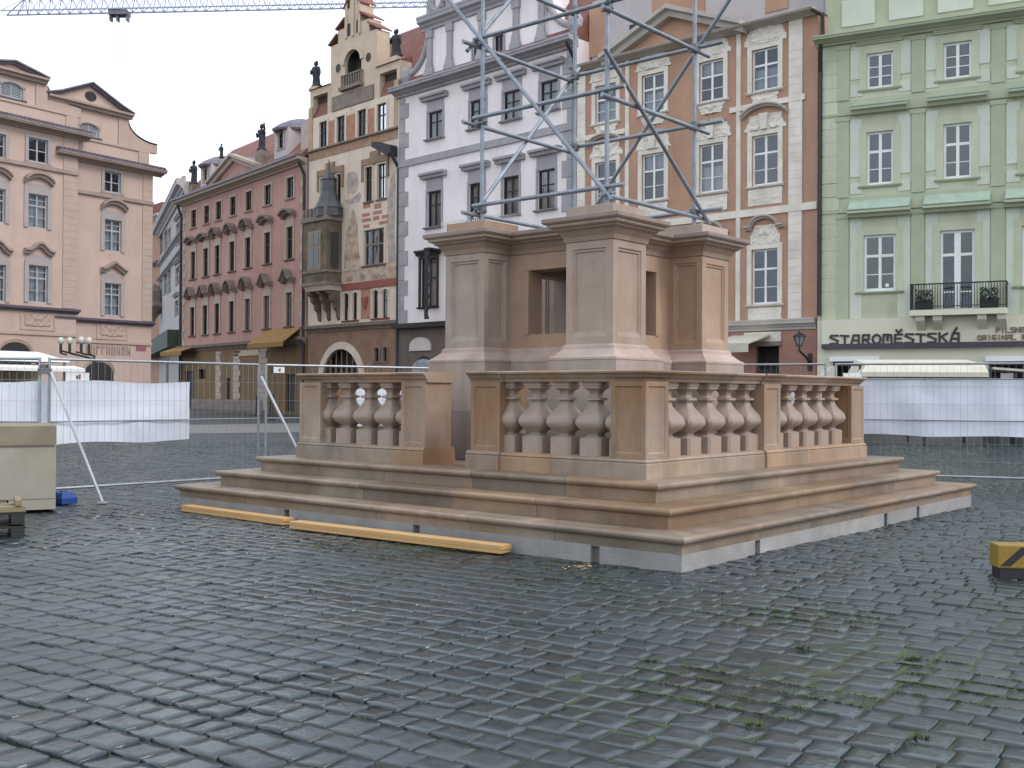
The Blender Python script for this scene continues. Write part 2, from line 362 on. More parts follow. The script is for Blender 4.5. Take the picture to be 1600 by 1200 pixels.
plat = thing('stepped_platform', 'wide stepped sandstone platform standing on cobbles and carrying the balustrade', 'platform', (MC.x, MC.y, 0), MR)
def square_course(s, prof, name, material, blocks, parent, v=0.10, top_in=None):
    # a square ring of stone blocks; prof = list of (outward offset, z) from the foot up
    b = MB()
    for side in range(4):
        ca, sa = [(1, 0), (0, 1), (-1, 0), (0, -1)][side]
        cuts = [-1.0]
        n = blocks
        for i in range(1, n): cuts.append(-1 + 2 * i / n + rnd.uniform(-0.25, 0.25) / n)
        cuts.append(1.0)
        for i in range(n):
            t = stint(v)
            for k in range(len(prof) - 1):
                q = []
                for (o, z), c in ((prof[k], cuts[i]), (prof[k], cuts[i + 1]), (prof[k + 1], cuts[i + 1]), (prof[k + 1], cuts[i])):
                    h = s + o
                    e = 0.002
                    u = c * h
                    if c == cuts[i] and c > -1: u += e
                    if c == cuts[i + 1] and c < 1: u -= e
                    x, y = h, u
                    q.append((x * ca - y * sa, x * sa + y * ca, z))
                b.quad(*q, tint=t)
    return b.build(name, material, parent)
z0, z1, z2, z3 = 0.14, 0.3075, 0.494, 0.682
fb = MB()
for side in range(4):
    ca, sa = [(1, 0), (0, 1), (-1, 0), (0, -1)][side]
    def FP(o, t, z): return (o * ca - t * sa, o * sa + t * ca, z)
    cs = [-3.865] + {3: [-2.48, 0.73, 1.79], 2: [-1.6, 0.6, 2.94]}.get(side, [-2.0, 0.2, 2.2]) + [3.865]
    for c0, c1 in zip(cs[:-1], cs[1:]):
        q_ = rnd.uniform(0.9, 1.1); t = (q_, q_, q_ * 1.02); g0 = 0.05 if c0 > -3.8 else 0; g1 = 0.05 if c1 < 3.8 else 0
        zt_b = z0 + 0.01
        fb.quad(FP(3.865, c0 + g0, -0.05), FP(3.865, c1 - g1, -0.05), FP(3.865, c1 - g1, zt_b), FP(3.865, c0 + g0, zt_b), tint=t)
        for e, g in ((c0 + g0, g0), (c1 - g1, g1)):
            if g: fb.quad(FP(3.865, e, -0.05), FP(3.80, e, -0.05), FP(3.80, e, zt_b), FP(3.865, e, zt_b), tint=t)
    fb.quad(FP(3.80, -3.80, -0.05), FP(3.80, 3.80, -0.05), FP(3.80, 3.80, zt_b), FP(3.80, -3.80, zt_b), tint=(0.72, 0.66, 0.60))
fb.build('foundation', CONC, plat)
def step_prof(zb, zt):
    h = zt - zb
    return [(-0.06, zb), (-0.06, zt - 0.075), (-0.05, zt - 0.068), (-0.02, zt - 0.062), (-0.004, zt - 0.045), (0.0, zt - 0.026), (-0.006, zt - 0.010), (-0.022, zt), (-0.62, zt)]
def step_prof_flush(zb, zt): return [(-0.03, zb)] + step_prof(zb, zt)[1:]
square_course(3.924, step_prof(z0, z1), 'step', STEPST, 6, plat)
square_course(3.550, step_prof(z1 - 0.004, z2), 'step', STEPST, 5, plat)
square_course(3.176, step_prof(z2 - 0.004, z3)[:-1] + [(-1.4, z3)], 'step', STEPST, 5, plat)
fl = MB(); fl.quad((-1.9, -1.9, z3 - 0.006), (1.9, -1.9, z3 - 0.006), (1.9, 1.9, z3 - 0.006), (-1.9, 1.9, z3 - 0.006)); fl.build('floor_slab', STEPST, plat)

# ---- balustrade
bal = thing('stone_balustrade', 'square sandstone balustrade of vase balusters with an open gap in its left side', 'balustrade', (MC.x, MC.y, 0), MR)
SB = 2.74                                   # outer face of the plinth line
zpl, zrb, zrt = 0.885, 1.675, 1.795         # plinth top, rail underside, rail top
def L2(side, t, o):                         # along the side t, outward o from the centre -> local xy
    return [(-o, t), (t, -o), (o, t), (t, o)][side]
def seg_prof(b, side, t0, t1, prof, tint):
    # closed profile (outward, z) drawn from t0 to t1 along a side
    n = len(prof)
    r = []
    for t in (t0, t1): r.append([(*L2(side, (t if abs(t) < 2.7 else math.copysign(o, t)), o), z) for o, z in prof])   # mitred at the corners
    b.rings(r, True, tint)
posts = {0: [(-2.77, -2.36), (-0.80, -0.36), (0.39, 0.80), (2.36, 2.77)]}
for s_ in (1, 2, 3): posts[s_] = [(-2.77, -2.36), (-0.21, 0.21), (2.36, 2.77)]
runs = {0: [(-2.77, -0.36), (0.39, 2.77)], 1: [(-2.77, 2.77)], 2: [(-2.77, 2.77)], 3: [(-2.77, 2.77)]}
def plinth_prof(d):
    return [(2.46 - d, z3 - 0.01), (SB + 0.05 + d, z3 - 0.01), (SB + 0.05 + d, zpl - 0.055), (SB + 0.035 + d, zpl - 0.045), (SB + 0.045 + d, zpl - 0.03), (SB + 0.035 + d, zpl - 0.012), (SB + 0.01 + d, zpl), (2.50 - d, zpl)]
def rail_prof(d):
    return [(2.50 - d, zrb), (SB - 0.03 + d, zrb), (SB - 0.02 + d, zrb + 0.03), (SB + 0.0 + d, zrb + 0.045), (SB + 0.02 + d, zrb + 0.075), (SB + 0.052 + d, zrb + 0.09), (SB + 0.058 + d, zrt - 0.012), (SB + 0.04 + d, zrt), (2.46 - d, zrt), (2.44 - d, zrb + 0.08)]
def panel_post(b, side, t0, t1, zb, zt, o, w):
    # pedestal shaft with a sunken panel on the outer face
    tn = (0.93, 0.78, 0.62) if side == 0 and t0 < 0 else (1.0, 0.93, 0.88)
    x0, x1 = t0, t1
    fr = 0.055; dp = 0.014
    def P(t, oo, z): return (*L2(side, t, oo), z)
    ox = o; ix = o - w
    A = [(x0, zb), (x1, zb), (x1, zt), (x0, zt)]
    B = [(x0 + fr, zb + fr), (x1 - fr, zb + fr), (x1 - fr, zt - fr), (x0 + fr, zt - fr)]
    Cc = [(x0 + fr + .012, zb + fr + .016), (x1 - fr - .012, zb + fr + .016), (x1 - fr - .012, zt - fr - .012), (x0 + fr + .012, zt - fr - .012)]
    for i in range(4):
        j = (i + 1) % 4
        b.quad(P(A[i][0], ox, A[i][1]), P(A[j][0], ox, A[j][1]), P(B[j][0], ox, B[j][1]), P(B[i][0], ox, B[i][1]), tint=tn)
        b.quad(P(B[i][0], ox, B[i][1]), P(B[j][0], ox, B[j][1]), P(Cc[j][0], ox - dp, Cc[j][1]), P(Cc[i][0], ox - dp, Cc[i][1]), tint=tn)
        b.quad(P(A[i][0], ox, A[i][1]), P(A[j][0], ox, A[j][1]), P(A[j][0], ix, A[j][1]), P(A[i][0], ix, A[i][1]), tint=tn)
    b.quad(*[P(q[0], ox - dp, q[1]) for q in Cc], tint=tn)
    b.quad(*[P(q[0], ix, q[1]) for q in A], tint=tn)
vase = [(0.140, 0.0), (0.140, 0.185), (0.128, 0.192), (0.085, 0.205), (0.070, 0.222), (0.080, 0.245), (0.140, 0.280), (0.172, 0.325), (0.178, 0.360), (0.162, 0.415),
        (0.112, 0.475), (0.076, 0.530), (0.060, 0.580), (0.066, 0.592), (0.100, 0.598), (0.100, 0.622), (0.066, 0.630), (0.054, 0.650), (0.062, 0.690), (0.085, 0.712), (0.108, 0.722), (0.112, 0.748), (0.122, 0.752), (0.122, 0.795)]
baluster_src = None
done = {}
for side in range(4):
    d = 0.002 * (side % 2)
    for t0, t1 in runs[side]:
        a0, a1 = t0, t1
        cuts = [a0] + [a0 + (a1 - a0) * k / 3 for k in (1, 2)] + [a1] if a1 - a0 > 4 else [a0, (a0 + a1) / 2, a1]
        pl = MB(); rl = MB()
        for c0, c1 in zip(cuts[:-1], cuts[1:]):
            seg_prof(pl, side, c0 + 0.0015, c1 - 0.0015, plinth_prof(0), stint()); seg_prof(rl, side, c0 + 0.0015, c1 - 0.0015, rail_prof(0), stint())
        pl.build('plinth', STONE, bal); rl.build('top_rail', STONE, bal)
    for (t0, t1) in posts[side]:
        corner = abs(t0) > 2.7 or abs(t1) > 2.7
        if corner and side % 2 == 1: continue
        pb = MB()
        if corner:
            sg = -1 if t0 < 0 else 1
            w_ = 0.43
            o = SB + 0.02
            c = L2(side, sg * (o - w_ / 2), o - w_ / 2)
            h = w_ / 2
            tn = (1.02, 0.98, 0.95)
            # four panelled faces round a square pier
            for q in range(4):
                ca, sa = [(1, 0), (0, 1), (-1, 0), (0, -1)][q]
                def P(t, oo, z): return (c[0] + oo * ca - t * sa, c[1] + oo * sa + t * ca, z)
                fr = 0.05; dp = 0.014; zb, zt = zpl - 0.002, zrb + 0.002
                A = [(-h, zb), (h, zb), (h, zt), (-h, zt)]; B = [(-h + fr, zb + fr), (h - fr, zb + fr), (h - fr, zt - fr), (-h + fr, zt - fr)]
                Cc = [(-h + fr + .012, zb + fr + .02), (h - fr - .012, zb + fr + .02), (h - fr - .012, zt - fr - .012), (-h + fr + .012, zt - fr - .012)]
                tn = (0.93, 0.78, 0.62) if q == 2 and sg < 0 else (1.06, 1.02, 1.0)   # darker, more orange tint on the left hand faces
                for i in range(4):
                    j = (i + 1) % 4
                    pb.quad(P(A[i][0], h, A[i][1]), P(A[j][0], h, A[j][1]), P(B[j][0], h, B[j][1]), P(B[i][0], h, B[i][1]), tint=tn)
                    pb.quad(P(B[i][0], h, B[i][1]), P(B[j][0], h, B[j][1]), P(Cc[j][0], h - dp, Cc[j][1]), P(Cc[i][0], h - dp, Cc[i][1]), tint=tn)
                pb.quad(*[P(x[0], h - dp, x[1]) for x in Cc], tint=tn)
        else:
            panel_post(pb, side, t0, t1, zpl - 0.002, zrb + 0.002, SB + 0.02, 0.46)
            seg_prof(pb, side, t0 - 0.03, t1 + 0.03, [((o_ + 0.028) if o_ > 2.6 else o_ - 0.215, z_ - (0.0015 if k_ < 2 else -0.0025)) for k_, (o_, z_) in enumerate(plinth_prof(0))], stint(0.08))
            seg_prof(pb, side, t0 - 0.03, t1 + 0.03, [((o_ + 0.028) if o_ > 2.6 else o_ - 0.22, z_ + (0.0025 if z_ > 1.72 else -0.003)) for (o_, z_) in rail_prof(0)], stint(0.08))
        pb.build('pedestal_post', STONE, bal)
    if side == 0: ts = [-2.38, -1.99, -1.59, -1.19, -0.80, 0.80, 1.19, 1.59, 1.99, 2.38]
    else: ts = [-2.08, -1.65, -1.21, -0.77, -0.33, 0.33, 0.77, 1.21, 1.65, 2.08]
    for t in ts:
        if baluster_src is None:
            vb = MB(); vb.square((0, 0, 0), vase)
            o = vb.build('baluster', STONE_B := mat('sandstone_baluster', (0.350, 0.268, 0.218), 0.6, 0.18, 3, col2=(0.27, 0.165, 0.095), mix2=0.6, scale2=1.3, bump=0.25, bscale=70), bal, bevel=0.0)
            me = o.data
            for p in me.polygons: p.use_smooth = True
            me.set_sharp_from_angle(angle=R(38))
            baluster_src = o
        else:
            o = baluster_src.copy(); C.objects.link(o); o.parent = bal
        xy = L2(side, t, SB - 0.195)
        o.location = (xy[0], xy[1], zpl - 0.003); o.rotation_euler = (0, 0, rnd.uniform(-0.02, 0.02))

# ---- central pedestal
ped = thing('column_pedestal', 'tall hollow sandstone pedestal with four panelled corner piers inside the balustrade', 'pedestal', (MC.x, MC.y, 0), MR)
b_, g_, r_ = 1.384, 0.68, 0.86
def cross_plan(d=0.0):
    # outline of the four corner piers joined by recessed walls, offset outwards by d
    B, G, Q = b_ + d, g_ - d, r_ + d
    q = [(B, G), (B, B), (G, B), (G, Q), (-G, Q), (-G, B), (-B, B), (-B, G), (-Q, G), (-Q, -G), (-B, -G), (-B, -B), (-G, -B), (-G, -Q), (G, -Q), (G, -B), (B, -B), (B, -G), (Q, -G), (Q, G)]
    return q
def sweep_plan(b, prof, tint=None, cap=False):
    rs = [[(x, y, z) for x, y in cross_plan(o)] for o, z in prof]
    n = len(rs[0])
    for k in range(len(rs) - 1):
        for i in range(n):
            j = (i + 1) % n
            b.quad(rs[k][i], rs[k][j], rs[k + 1][j], rs[k + 1][i], tint=tint)
bs = MB(); sweep_plan(bs, [(0.16, z3 - 0.02), (0.16, 1.30)], stint(0.05)); sweep_plan(bs, [(0.158, 1.302), (0.158, 1.955)], stint(0.05))
sweep_plan(bs, [(0.165, 1.957), (0.165, 1.985), (0.12, 2.01), (0.05, 2.075), (0.035, 2.09), (0.03, 2.13), (0.0, 2.15)], stint(0.05))
bs.build('base', PEDST, ped)
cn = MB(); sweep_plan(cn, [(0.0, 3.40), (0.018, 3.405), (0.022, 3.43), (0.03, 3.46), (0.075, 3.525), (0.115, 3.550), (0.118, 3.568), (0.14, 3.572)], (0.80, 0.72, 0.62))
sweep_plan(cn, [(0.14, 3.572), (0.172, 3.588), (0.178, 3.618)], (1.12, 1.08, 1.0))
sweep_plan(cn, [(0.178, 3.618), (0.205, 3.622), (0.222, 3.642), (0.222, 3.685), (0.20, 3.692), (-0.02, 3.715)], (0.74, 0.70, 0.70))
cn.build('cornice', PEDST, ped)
for sx in (-1, 1):
    for sy in (-1, 1):
        t = (0.98, 0.78, 0.62) if (sx, sy) == (-1, 1) else stint(0.08)
        kb = MB(); kb.box(sx * (g_ + 0.005), sx * (b_ - 0.005), sy * (g_ + 0.005), sy * (b_ - 0.005), 3.70, 3.835, tint=t)
        kb.build('cap_block', PEDST, ped, bevel=0.006)
# shafts: panelled faces
def panel_face(b, p0, p1, nrm, zb, zt, tint, fr=0.10, dp=0.035):
    p0 = Vector(p0); p1 = Vector(p1); n = Vector(nrm); L = (p1 - p0).length; d = (p1 - p0) / L
    if L < 0.3: fr = 0.05
    def P(t, o, z): q = p0 + d * t - n * o; return (q.x, q.y, z)
    A = [(0, zb), (L, zb), (L, zt), (0, zt)]; f2 = fr * 0.9
    B = [(fr, zb + f2), (L - fr, zb + f2), (L - fr, zt - f2), (fr, zt - f2)]
    C1 = [(fr + .012, zb + f2 + .055), (L - fr - .012, zb + f2 + .055), (L - fr - .012, zt - f2 - .014), (fr + .012, zt - f2 - .014)]
    D = [(fr + .03, zb + f2 + .06), (L - fr - .03, zb + f2 + .06), (L - fr - .03, zt - f2 - .035), (fr + .03, zt - f2 - .035)]
    Eo = [(fr + .04, zb + f2 + .066), (L - fr - .04, zb + f2 + .066), (L - fr - .04, zt - f2 - .045), (fr + .04, zt - f2 - .045)]
    loops = [(A, 0), (B, 0), (C1, dp * 0.5), (D, dp * 0.5), (Eo, dp)]
    for (X, ox), (Y, oy) in zip(loops[:-1], loops[1:]):
        for i in range(4):
            j = (i + 1) % 4
            b.quad(P(X[i][0], ox, X[i][1]), P(X[j][0], ox, X[j][1]), P(Y[j][0], oy, Y[j][1]), P(Y[i][0], oy, Y[i][1]), tint=tint)
    b.quad(*[P(q[0], dp, q[1]) for q in Eo], tint=tint)
for sx in (-1, 1):
    for sy in (-1, 1):
        pb = MB(); tn = stint(0.04) if not (sx == -1 and sy == -1) else (1.03, 0.98, 0.92)
        B = b_; G = g_; Q = r_; zb, zt = 2.15, 3.40
        panel_face(pb, (sx * B, sy * G), (sx * B, sy * B), (sx, 0), zb, zt, tn)
        panel_face(pb, (sx * G, sy * B), (sx * B, sy * B), (0, sy), zb, zt, tn)
        panel_face(pb, (sx * Q, sy * G), (sx * B, sy * G), (0, -sy), zb, zt, tn, fr=0.085)
        panel_face(pb, (sx * G, sy * Q), (sx * G, sy * B), (-sx, 0), zb, zt, tn, fr=0.085)
        pb.build('pier', PEDST, ped)
# recessed walls with a window-like opening each, hollow inside
for q in range(4):
    ca, sa = [(1, 0), (0, 1), (-1, 0), (0, -1)][q]
    wb = MB(); tn = stint(0.04)
    def P(t, o, z): return (o * ca - t * sa, o * sa + t * ca, z)
    nw, zb, zt = 0.343, 2.33, 3.18
    for o, sgn in ((Q := r_, 1), (r_ - 0.27, -1)):
        us = [-g_, -nw, nw, g_]; zs = [2.15, zb, zt, 3.40]
        for i in range(3):
            for j in range(3):
                if i == 1 and j == 1: continue
                wb.quad(P(us[i], o, zs[j]), P(us[i + 1], o, zs[j]), P(us[i + 1], o, zs[j + 1]), P(us[i], o, zs[j + 1]), tint=tn)
    for (u0, v0), (u1, v1) in (((-nw, zb), (nw, zb)), ((nw, zb), (nw, zt)), ((nw, zt), (-nw, zt)), ((-nw, zt), (-nw, zb))):
        wb.quad(P(u0, r_, v0), P(u1, r_, v1), P(u1, r_ - 0.27, v1), P(u0, r_ - 0.27, v0), tint=tn)
    # raised surround
    for (u0, u1, v0, v1) in ((-nw - 0.085, -nw - 0.004, zb, zt), (nw + 0.004, nw + 0.085, zb, zt), (-nw - 0.085, nw + 0.085, zt + 0.004, zt + 0.05)):
        c = [P(u0, r_, v0), P(u1, r_, v0), P(u1, r_, v1), P(u0, r_, v1)]; e = [P(u0, r_ + 0.014, v0), P(u1, r_ + 0.014, v0), P(u1, r_ + 0.014, v1), P(u0, r_ + 0.014, v1)]
        wb.rings([c, e], True, tn)
    wb.build('niche_wall', PEDST, ped)
tb = MB(); tb.quad((-r_, -r_, 3.41), (r_, -r_, 3.41), (r_, r_, 3.41), (-r_, r_, 3.41)); tb.build('top_slab', PEDST, ped)

# ---- scaffold
SCAF = mat('galvanised_tube', (0.23, 0.245, 0.28), 0.42, 0.25, 6, metal=0.55)
scaf = thing('tube_scaffold', 'grey tube scaffold tower with crossed braces standing on the pedestal piers', 'scaffold', (MC.x, MC.y, 3.835), MR)
ac = 1.04
cor = {'N': (-ac, -ac), 'L': (-ac, ac), 'R': (ac, -ac), 'B': (ac, ac)}
zz = -3.835
def tube_part(name, p, q, r=0.0285): b = MB(); b.tube(p, q, r, 10); return b.build(name, SCAF, scaf, smooth=False)
for k, (x, y) in cor.items():
    b = MB(); b.tube((x, y, 0.008), (x, y, 5.6), 0.029, 10); b.build('upright', SCAF, scaf)
    b = MB(); b.box(x - 0.075, x + 0.075, y - 0.075, y + 0.075, 0.0, 0.008); b.tube((x, y, 0.008), (x, y, 0.10), 0.032, 10); b.build('base_plate', SCAF, scaf)
def ledger(a, c, z, oa=0.22, ob=0.25, side=0.05, dz=0.0):
    p = Vector((*cor[a], z + zz)); q = Vector((*cor[c], z + zz)); d = (q - p).normalized()
    n = Vector((-d.y, d.x, 0)); out = n if n.dot((p + q) / 2 * Vector((1, 1, 0)).length) > 0 else -n
    mid = Vector(((p + q).x / 2, (p + q).y / 2, 0)); out = n if n.dot(mid) > 0 else -n
    tube_part('ledger', p - d * oa + out * side + Vector((0, 0, dz)), q + d * ob + out * side + Vector((0, 0, dz)))
for lv, (z, dz) in enumerate(((4.07, 0.03), (5.28, 0.02), (6.36, 0.02), (7.36, 0.0), (8.4, 0.0))):
    ledger('L', 'N', z, 0.12, 0.30, dz=dz); ledger('B', 'R', z - 0.02, 0.12, 0.42, dz=dz)
    ledger('N', 'R', z - 0.05, 0.18, 0.30, dz=-dz); ledger('L', 'B', z - 0.07, 0.34, 0.12, dz=-dz)
def brace(a, za, c, zc, ext0=0.25, ext1=0.25, side=-0.055):
    p = Vector((*cor[a], za + zz)); q = Vector((*cor[c], zc + zz)); d = (q - p).normalized(); mid = Vector(((p + q).x / 2, (p + q).y / 2, 0)).normalized()
    tube_part('brace', p - d * ext0 + mid * -side, q + d * ext1 + mid * -side)
brace('N', 4.08, 'L', 6.40, 0.22, 1.0, -0.10)
brace('L', 4.05, 'B', 6.28, 0.30, 0.35, -0.10)
brace('R', 4.10, 'N', 5.62, 0.30, 0.25, -0.10)
brace('B', 3.98, 'R', 6.38, 0.05, 1.0, -0.10)
brace('L', 6.40, 'B', 8.60, 0.30, 0.35, -0.10); brace('N', 6.5, 'R', 8.8, 0.2, 0.2, -0.10)
for k, (x, y) in cor.items():
    for z in (4.05, 5.26, 6.34, 7.34, 8.38):
        b = MB(); b.box(x - 0.05, x + 0.05, y - 0.05, y + 0.05, z + zz - 0.055, z + zz + 0.06); b.tube((x - 0.09, y, z + zz), (x + 0.09, y, z + zz), 0.016, 6); b.tube((x, y - 0.09, z + zz - 0.03), (x, y + 0.09, z + zz - 0.03), 0.016, 6)
        b.build('coupler', mat('dull_steel', (0.16, 0.16, 0.17), 0.5, 0.3, 8, metal=0.5), scaf, bevel=0.008)

# ================================================================== THE HOUSES
class Facade:
    # local x runs along the front (to the right as seen), local y into the house, z up
    def __init__(s, name, label, px, d, ang):
        r = ray(px, 612); s.P = Vector((r.x / r.y * d, d, 0)); s.a = R(ang)
        s.ux = Vector((math.cos(s.a), math.sin(s.a), 0)); s.uy = Vector((-math.sin(s.a), math.cos(s.a), 0))
        s.root = thing(name, label, 'house', s.P, s.a); s.holes = []; s.arches = []
    def uz(s, X, Y, off=0.0):
        r = ray(X, Y); t = ((s.P - s.uy * off - CAM).dot(s.uy)) / r.dot(s.uy); p = CAM + r * t - s.P
        return p.dot(s.ux), p.z
    def rect(s, x0, x1, yt, yb, off=0.0):
        ym = (yt + yb) / 2; xm = (x0 + x1) / 2
        return s.uz(x0, ym, off)[0], s.uz(x1, ym, off)[0], s.uz(xm, yb, off)[1], s.uz(xm, yt, off)[1]
    def poly(s, pts, off=0.0): return [s.uz(x, y, off) for x, y in pts]
    def hole(s, r, arch=False, depth=0.75, room=True): s.holes.append((*r, arch, depth, room))
    def wall(s, name, m, u0, u1, z0, z1, holes=None, y=0.0, thick=9.0, mats=None, side=True):
        hs = [h for h in (s.holes if holes is None else holes) if h[0] > u0 and h[1] < u1 and h[2] >= z0 - 0.01 and h[3] < z1]
        us = sorted({u0, u1, *[h[0] for h in hs], *[h[1] for h in hs]}); zs = sorted({z0, z1, *[h[2] for h in hs], *[h[3] for h in hs]})
        b = MB()
        for i in range(len(us) - 1):
            for j in range(len(zs) - 1):
                cu, cz = (us[i] + us[i + 1]) / 2, (zs[j] + zs[j + 1]) / 2
                if any(h[0] < cu < h[1] and h[2] < cz < h[3] for h in hs): continue
                b.quad((us[i], y, zs[j]), (us[i + 1], y, zs[j]), (us[i + 1], y, zs[j + 1]), (us[i], y, zs[j + 1]))
        for a0, a1, b0, b1, arch, dp, room in hs:
            R1 = 0.22
            for (p, q) in (((a0, b0), (a0, b1)), ((a0, b1), (a1, b1)), ((a1, b1), (a1, b0)), ((a1, b0), (a0, b0))):
                b.quad((p[0], y, p[1]), (q[0], y, q[1]), (q[0], y + R1, q[1]), (p[0], y + R1, p[1]))
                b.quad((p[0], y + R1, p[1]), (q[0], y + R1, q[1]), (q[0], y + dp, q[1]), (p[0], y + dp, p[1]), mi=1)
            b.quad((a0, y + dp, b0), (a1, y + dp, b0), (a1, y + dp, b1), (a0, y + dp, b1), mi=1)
            if arch:                                   # spandrels that round off the head
                rr = (a1 - a0) / 2; cx = (a0 + a1) / 2; zc = b1 - rr * arch; n = 12
                for sgn in (-1, 1):
                    for k in range(n // 2):
                        t0 = math.pi / 2 * k / (n // 2); t1 = math.pi / 2 * (k + 1) / (n // 2)
                        p0 = (cx + sgn * rr * math.cos(t0), zc + rr * arch * math.sin(t0)); p1 = (cx + sgn * rr * math.cos(t1), zc + rr * arch * math.sin(t1))
                        b.prism([p0, p1, (p1[0], b1), (p0[0], b1)], y + 0.001, y + R1)
        if side:
            b.quad((u0, y, z0), (u0, y + thick, z0), (u0, y + thick, z1), (u0, y, z1)); b.quad((u1, y, z0), (u1, y, z1), (u1, y + thick, z1), (u1, y + thick, z0))
            b.quad((u0, y + thick, z0), (u1, y + thick, z0), (u1, y + thick, z1), (u0, y + thick, z1)); b.quad((u0, y, z1), (u1, y, z1), (u1, y + thick, z1), (u0, y + thick, z1))
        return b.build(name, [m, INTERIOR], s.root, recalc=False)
    def strip(s, name, m, u0, u1, z0, z1, proud, parent=None, y=0.0):
        b = MB(); b.box(u0, u1, y - proud, y - 0.0, z0, z1); return b.build(name, m, parent or s.root)
    def cornice(s, name, m, u0, u1, z0, z1, proud, ends=True, prof=None, y=0.0):
        h = z1 - z0
        prof = prof or [(0.0, 0.0), (0.22, 0.02), (0.25, 0.22), (0.45, 0.32), (0.55, 0.45), (0.92, 0.55), (0.95, 0.80), (1.0, 0.84), (1.0, 1.0), (0.0, 1.0)]
        b = MB(); rs = []
        for u in (u0, u1): rs.append([(u, y - p * proud, z0 + q * h) for p, q in prof])
        b.rings(rs, True); return b.build(name, m, s.root)

def ribbon(b, path, thick, proud, y=0.0):
    n = len(path); sec = [(0.0, 0.0), (0.55, 0.0), (0.65, 0.45), (1.0, 0.6), (1.0, 1.0), (0.0, 1.0)]
    rs = [[(u, y - p * proud, z + q * thick) for p, q in sec] for u, z in path]
    b.rings(rs, True)
def hood_path(kind, u0, u1, z, h):
    c = (u0 + u1) / 2; w_ = (u1 - u0) / 2
    if kind == 'flat': return [(u0, z), (u1, z)]
    if kind == 'tri': return [(u0, z), (u0 + 0.22 * w_, z + 0.03), (c, z + h), (u1 - 0.22 * w_, z + 0.03), (u1, z)]
    if kind == 'seg': return [(c + w_ * math.cos(math.pi * (1 - k / 10) * 0.66 + math.pi * 0.17) / math.cos(math.pi * 0.17), z + h * (math.sin(math.pi * (1 - k / 10) * 0.66 + math.pi * 0.17) - math.sin(math.pi * 0.17)) / (1 - math.sin(math.pi * 0.17))) for k in range(11)]
    if kind == 'round':
        q = [(u0, z), (c - 0.72 * w_, z)]
        q += [(c - 0.70 * w_ * math.cos(math.pi * k / 10), z + h * math.sin(math.pi * k / 10)) for k in range(11)]
        return q + [(c + 0.72 * w_, z), (u1, z)]
    if kind == 'ogee':
        q = []
        for k in range(15):
            t = -1 + 2 * k / 14; q.append((c + w_ * t, z + h * (0.5 + 0.5 * math.cos(math.pi * min(1, abs(t) * 1.25)))))
        return q
def relief(F, name, m, u0, u1, z0, z1, depth, seed, parent, shape='full', y=0.0):
    nx, nz = max(8, int((u1 - u0) / 0.075)), max(6, int((z1 - z0) / 0.075))
    b = MB(); idx = {}; V = []; keep = {}
    for i in range(nx + 1):
        for j in range(nz + 1):
            a, c = i / nx * 2 - 1, j / nz
            if shape == 'crown': mask = min(1, (1.0 - abs(a) ** 1.6) * 1.9 - c * 0.9 + 0.35)
            elif shape == 'drop': mask = min(1, 1.5 - 1.5 * abs(a) ** 2.2 - (1 - c) * 0.8 * (0.3 + abs(a)))
            else: mask = 1.0
            s_ = noise.noise(Vector((abs(a) * 2.6, c * 2.6, seed * 3.7))) + 0.6 * noise.noise(Vector((abs(a) * 6, c * 6, seed * 1.9)))
            k = max(0, mask) * (0.35 + 0.9 * abs(s_)) * depth
            keep[i, j] = mask + 0.25 * s_
            V.append((u0 + (u1 - u0) * i / nx, y - k, z0 + (z1 - z0) * c)); idx[i, j] = len(V) - 1
    fs = [[idx[i, j], idx[i + 1, j], idx[i + 1, j + 1], idx[i, j + 1]] for i in range(nx) for j in range(nz) if shape == 'full' or min(keep[i, j], keep[i + 1, j], keep[i + 1, j + 1], keep[i, j + 1]) > 0.05]
    if not fs: return None
    b.add(V, fs); return b.build(name, m, parent, recalc=False)

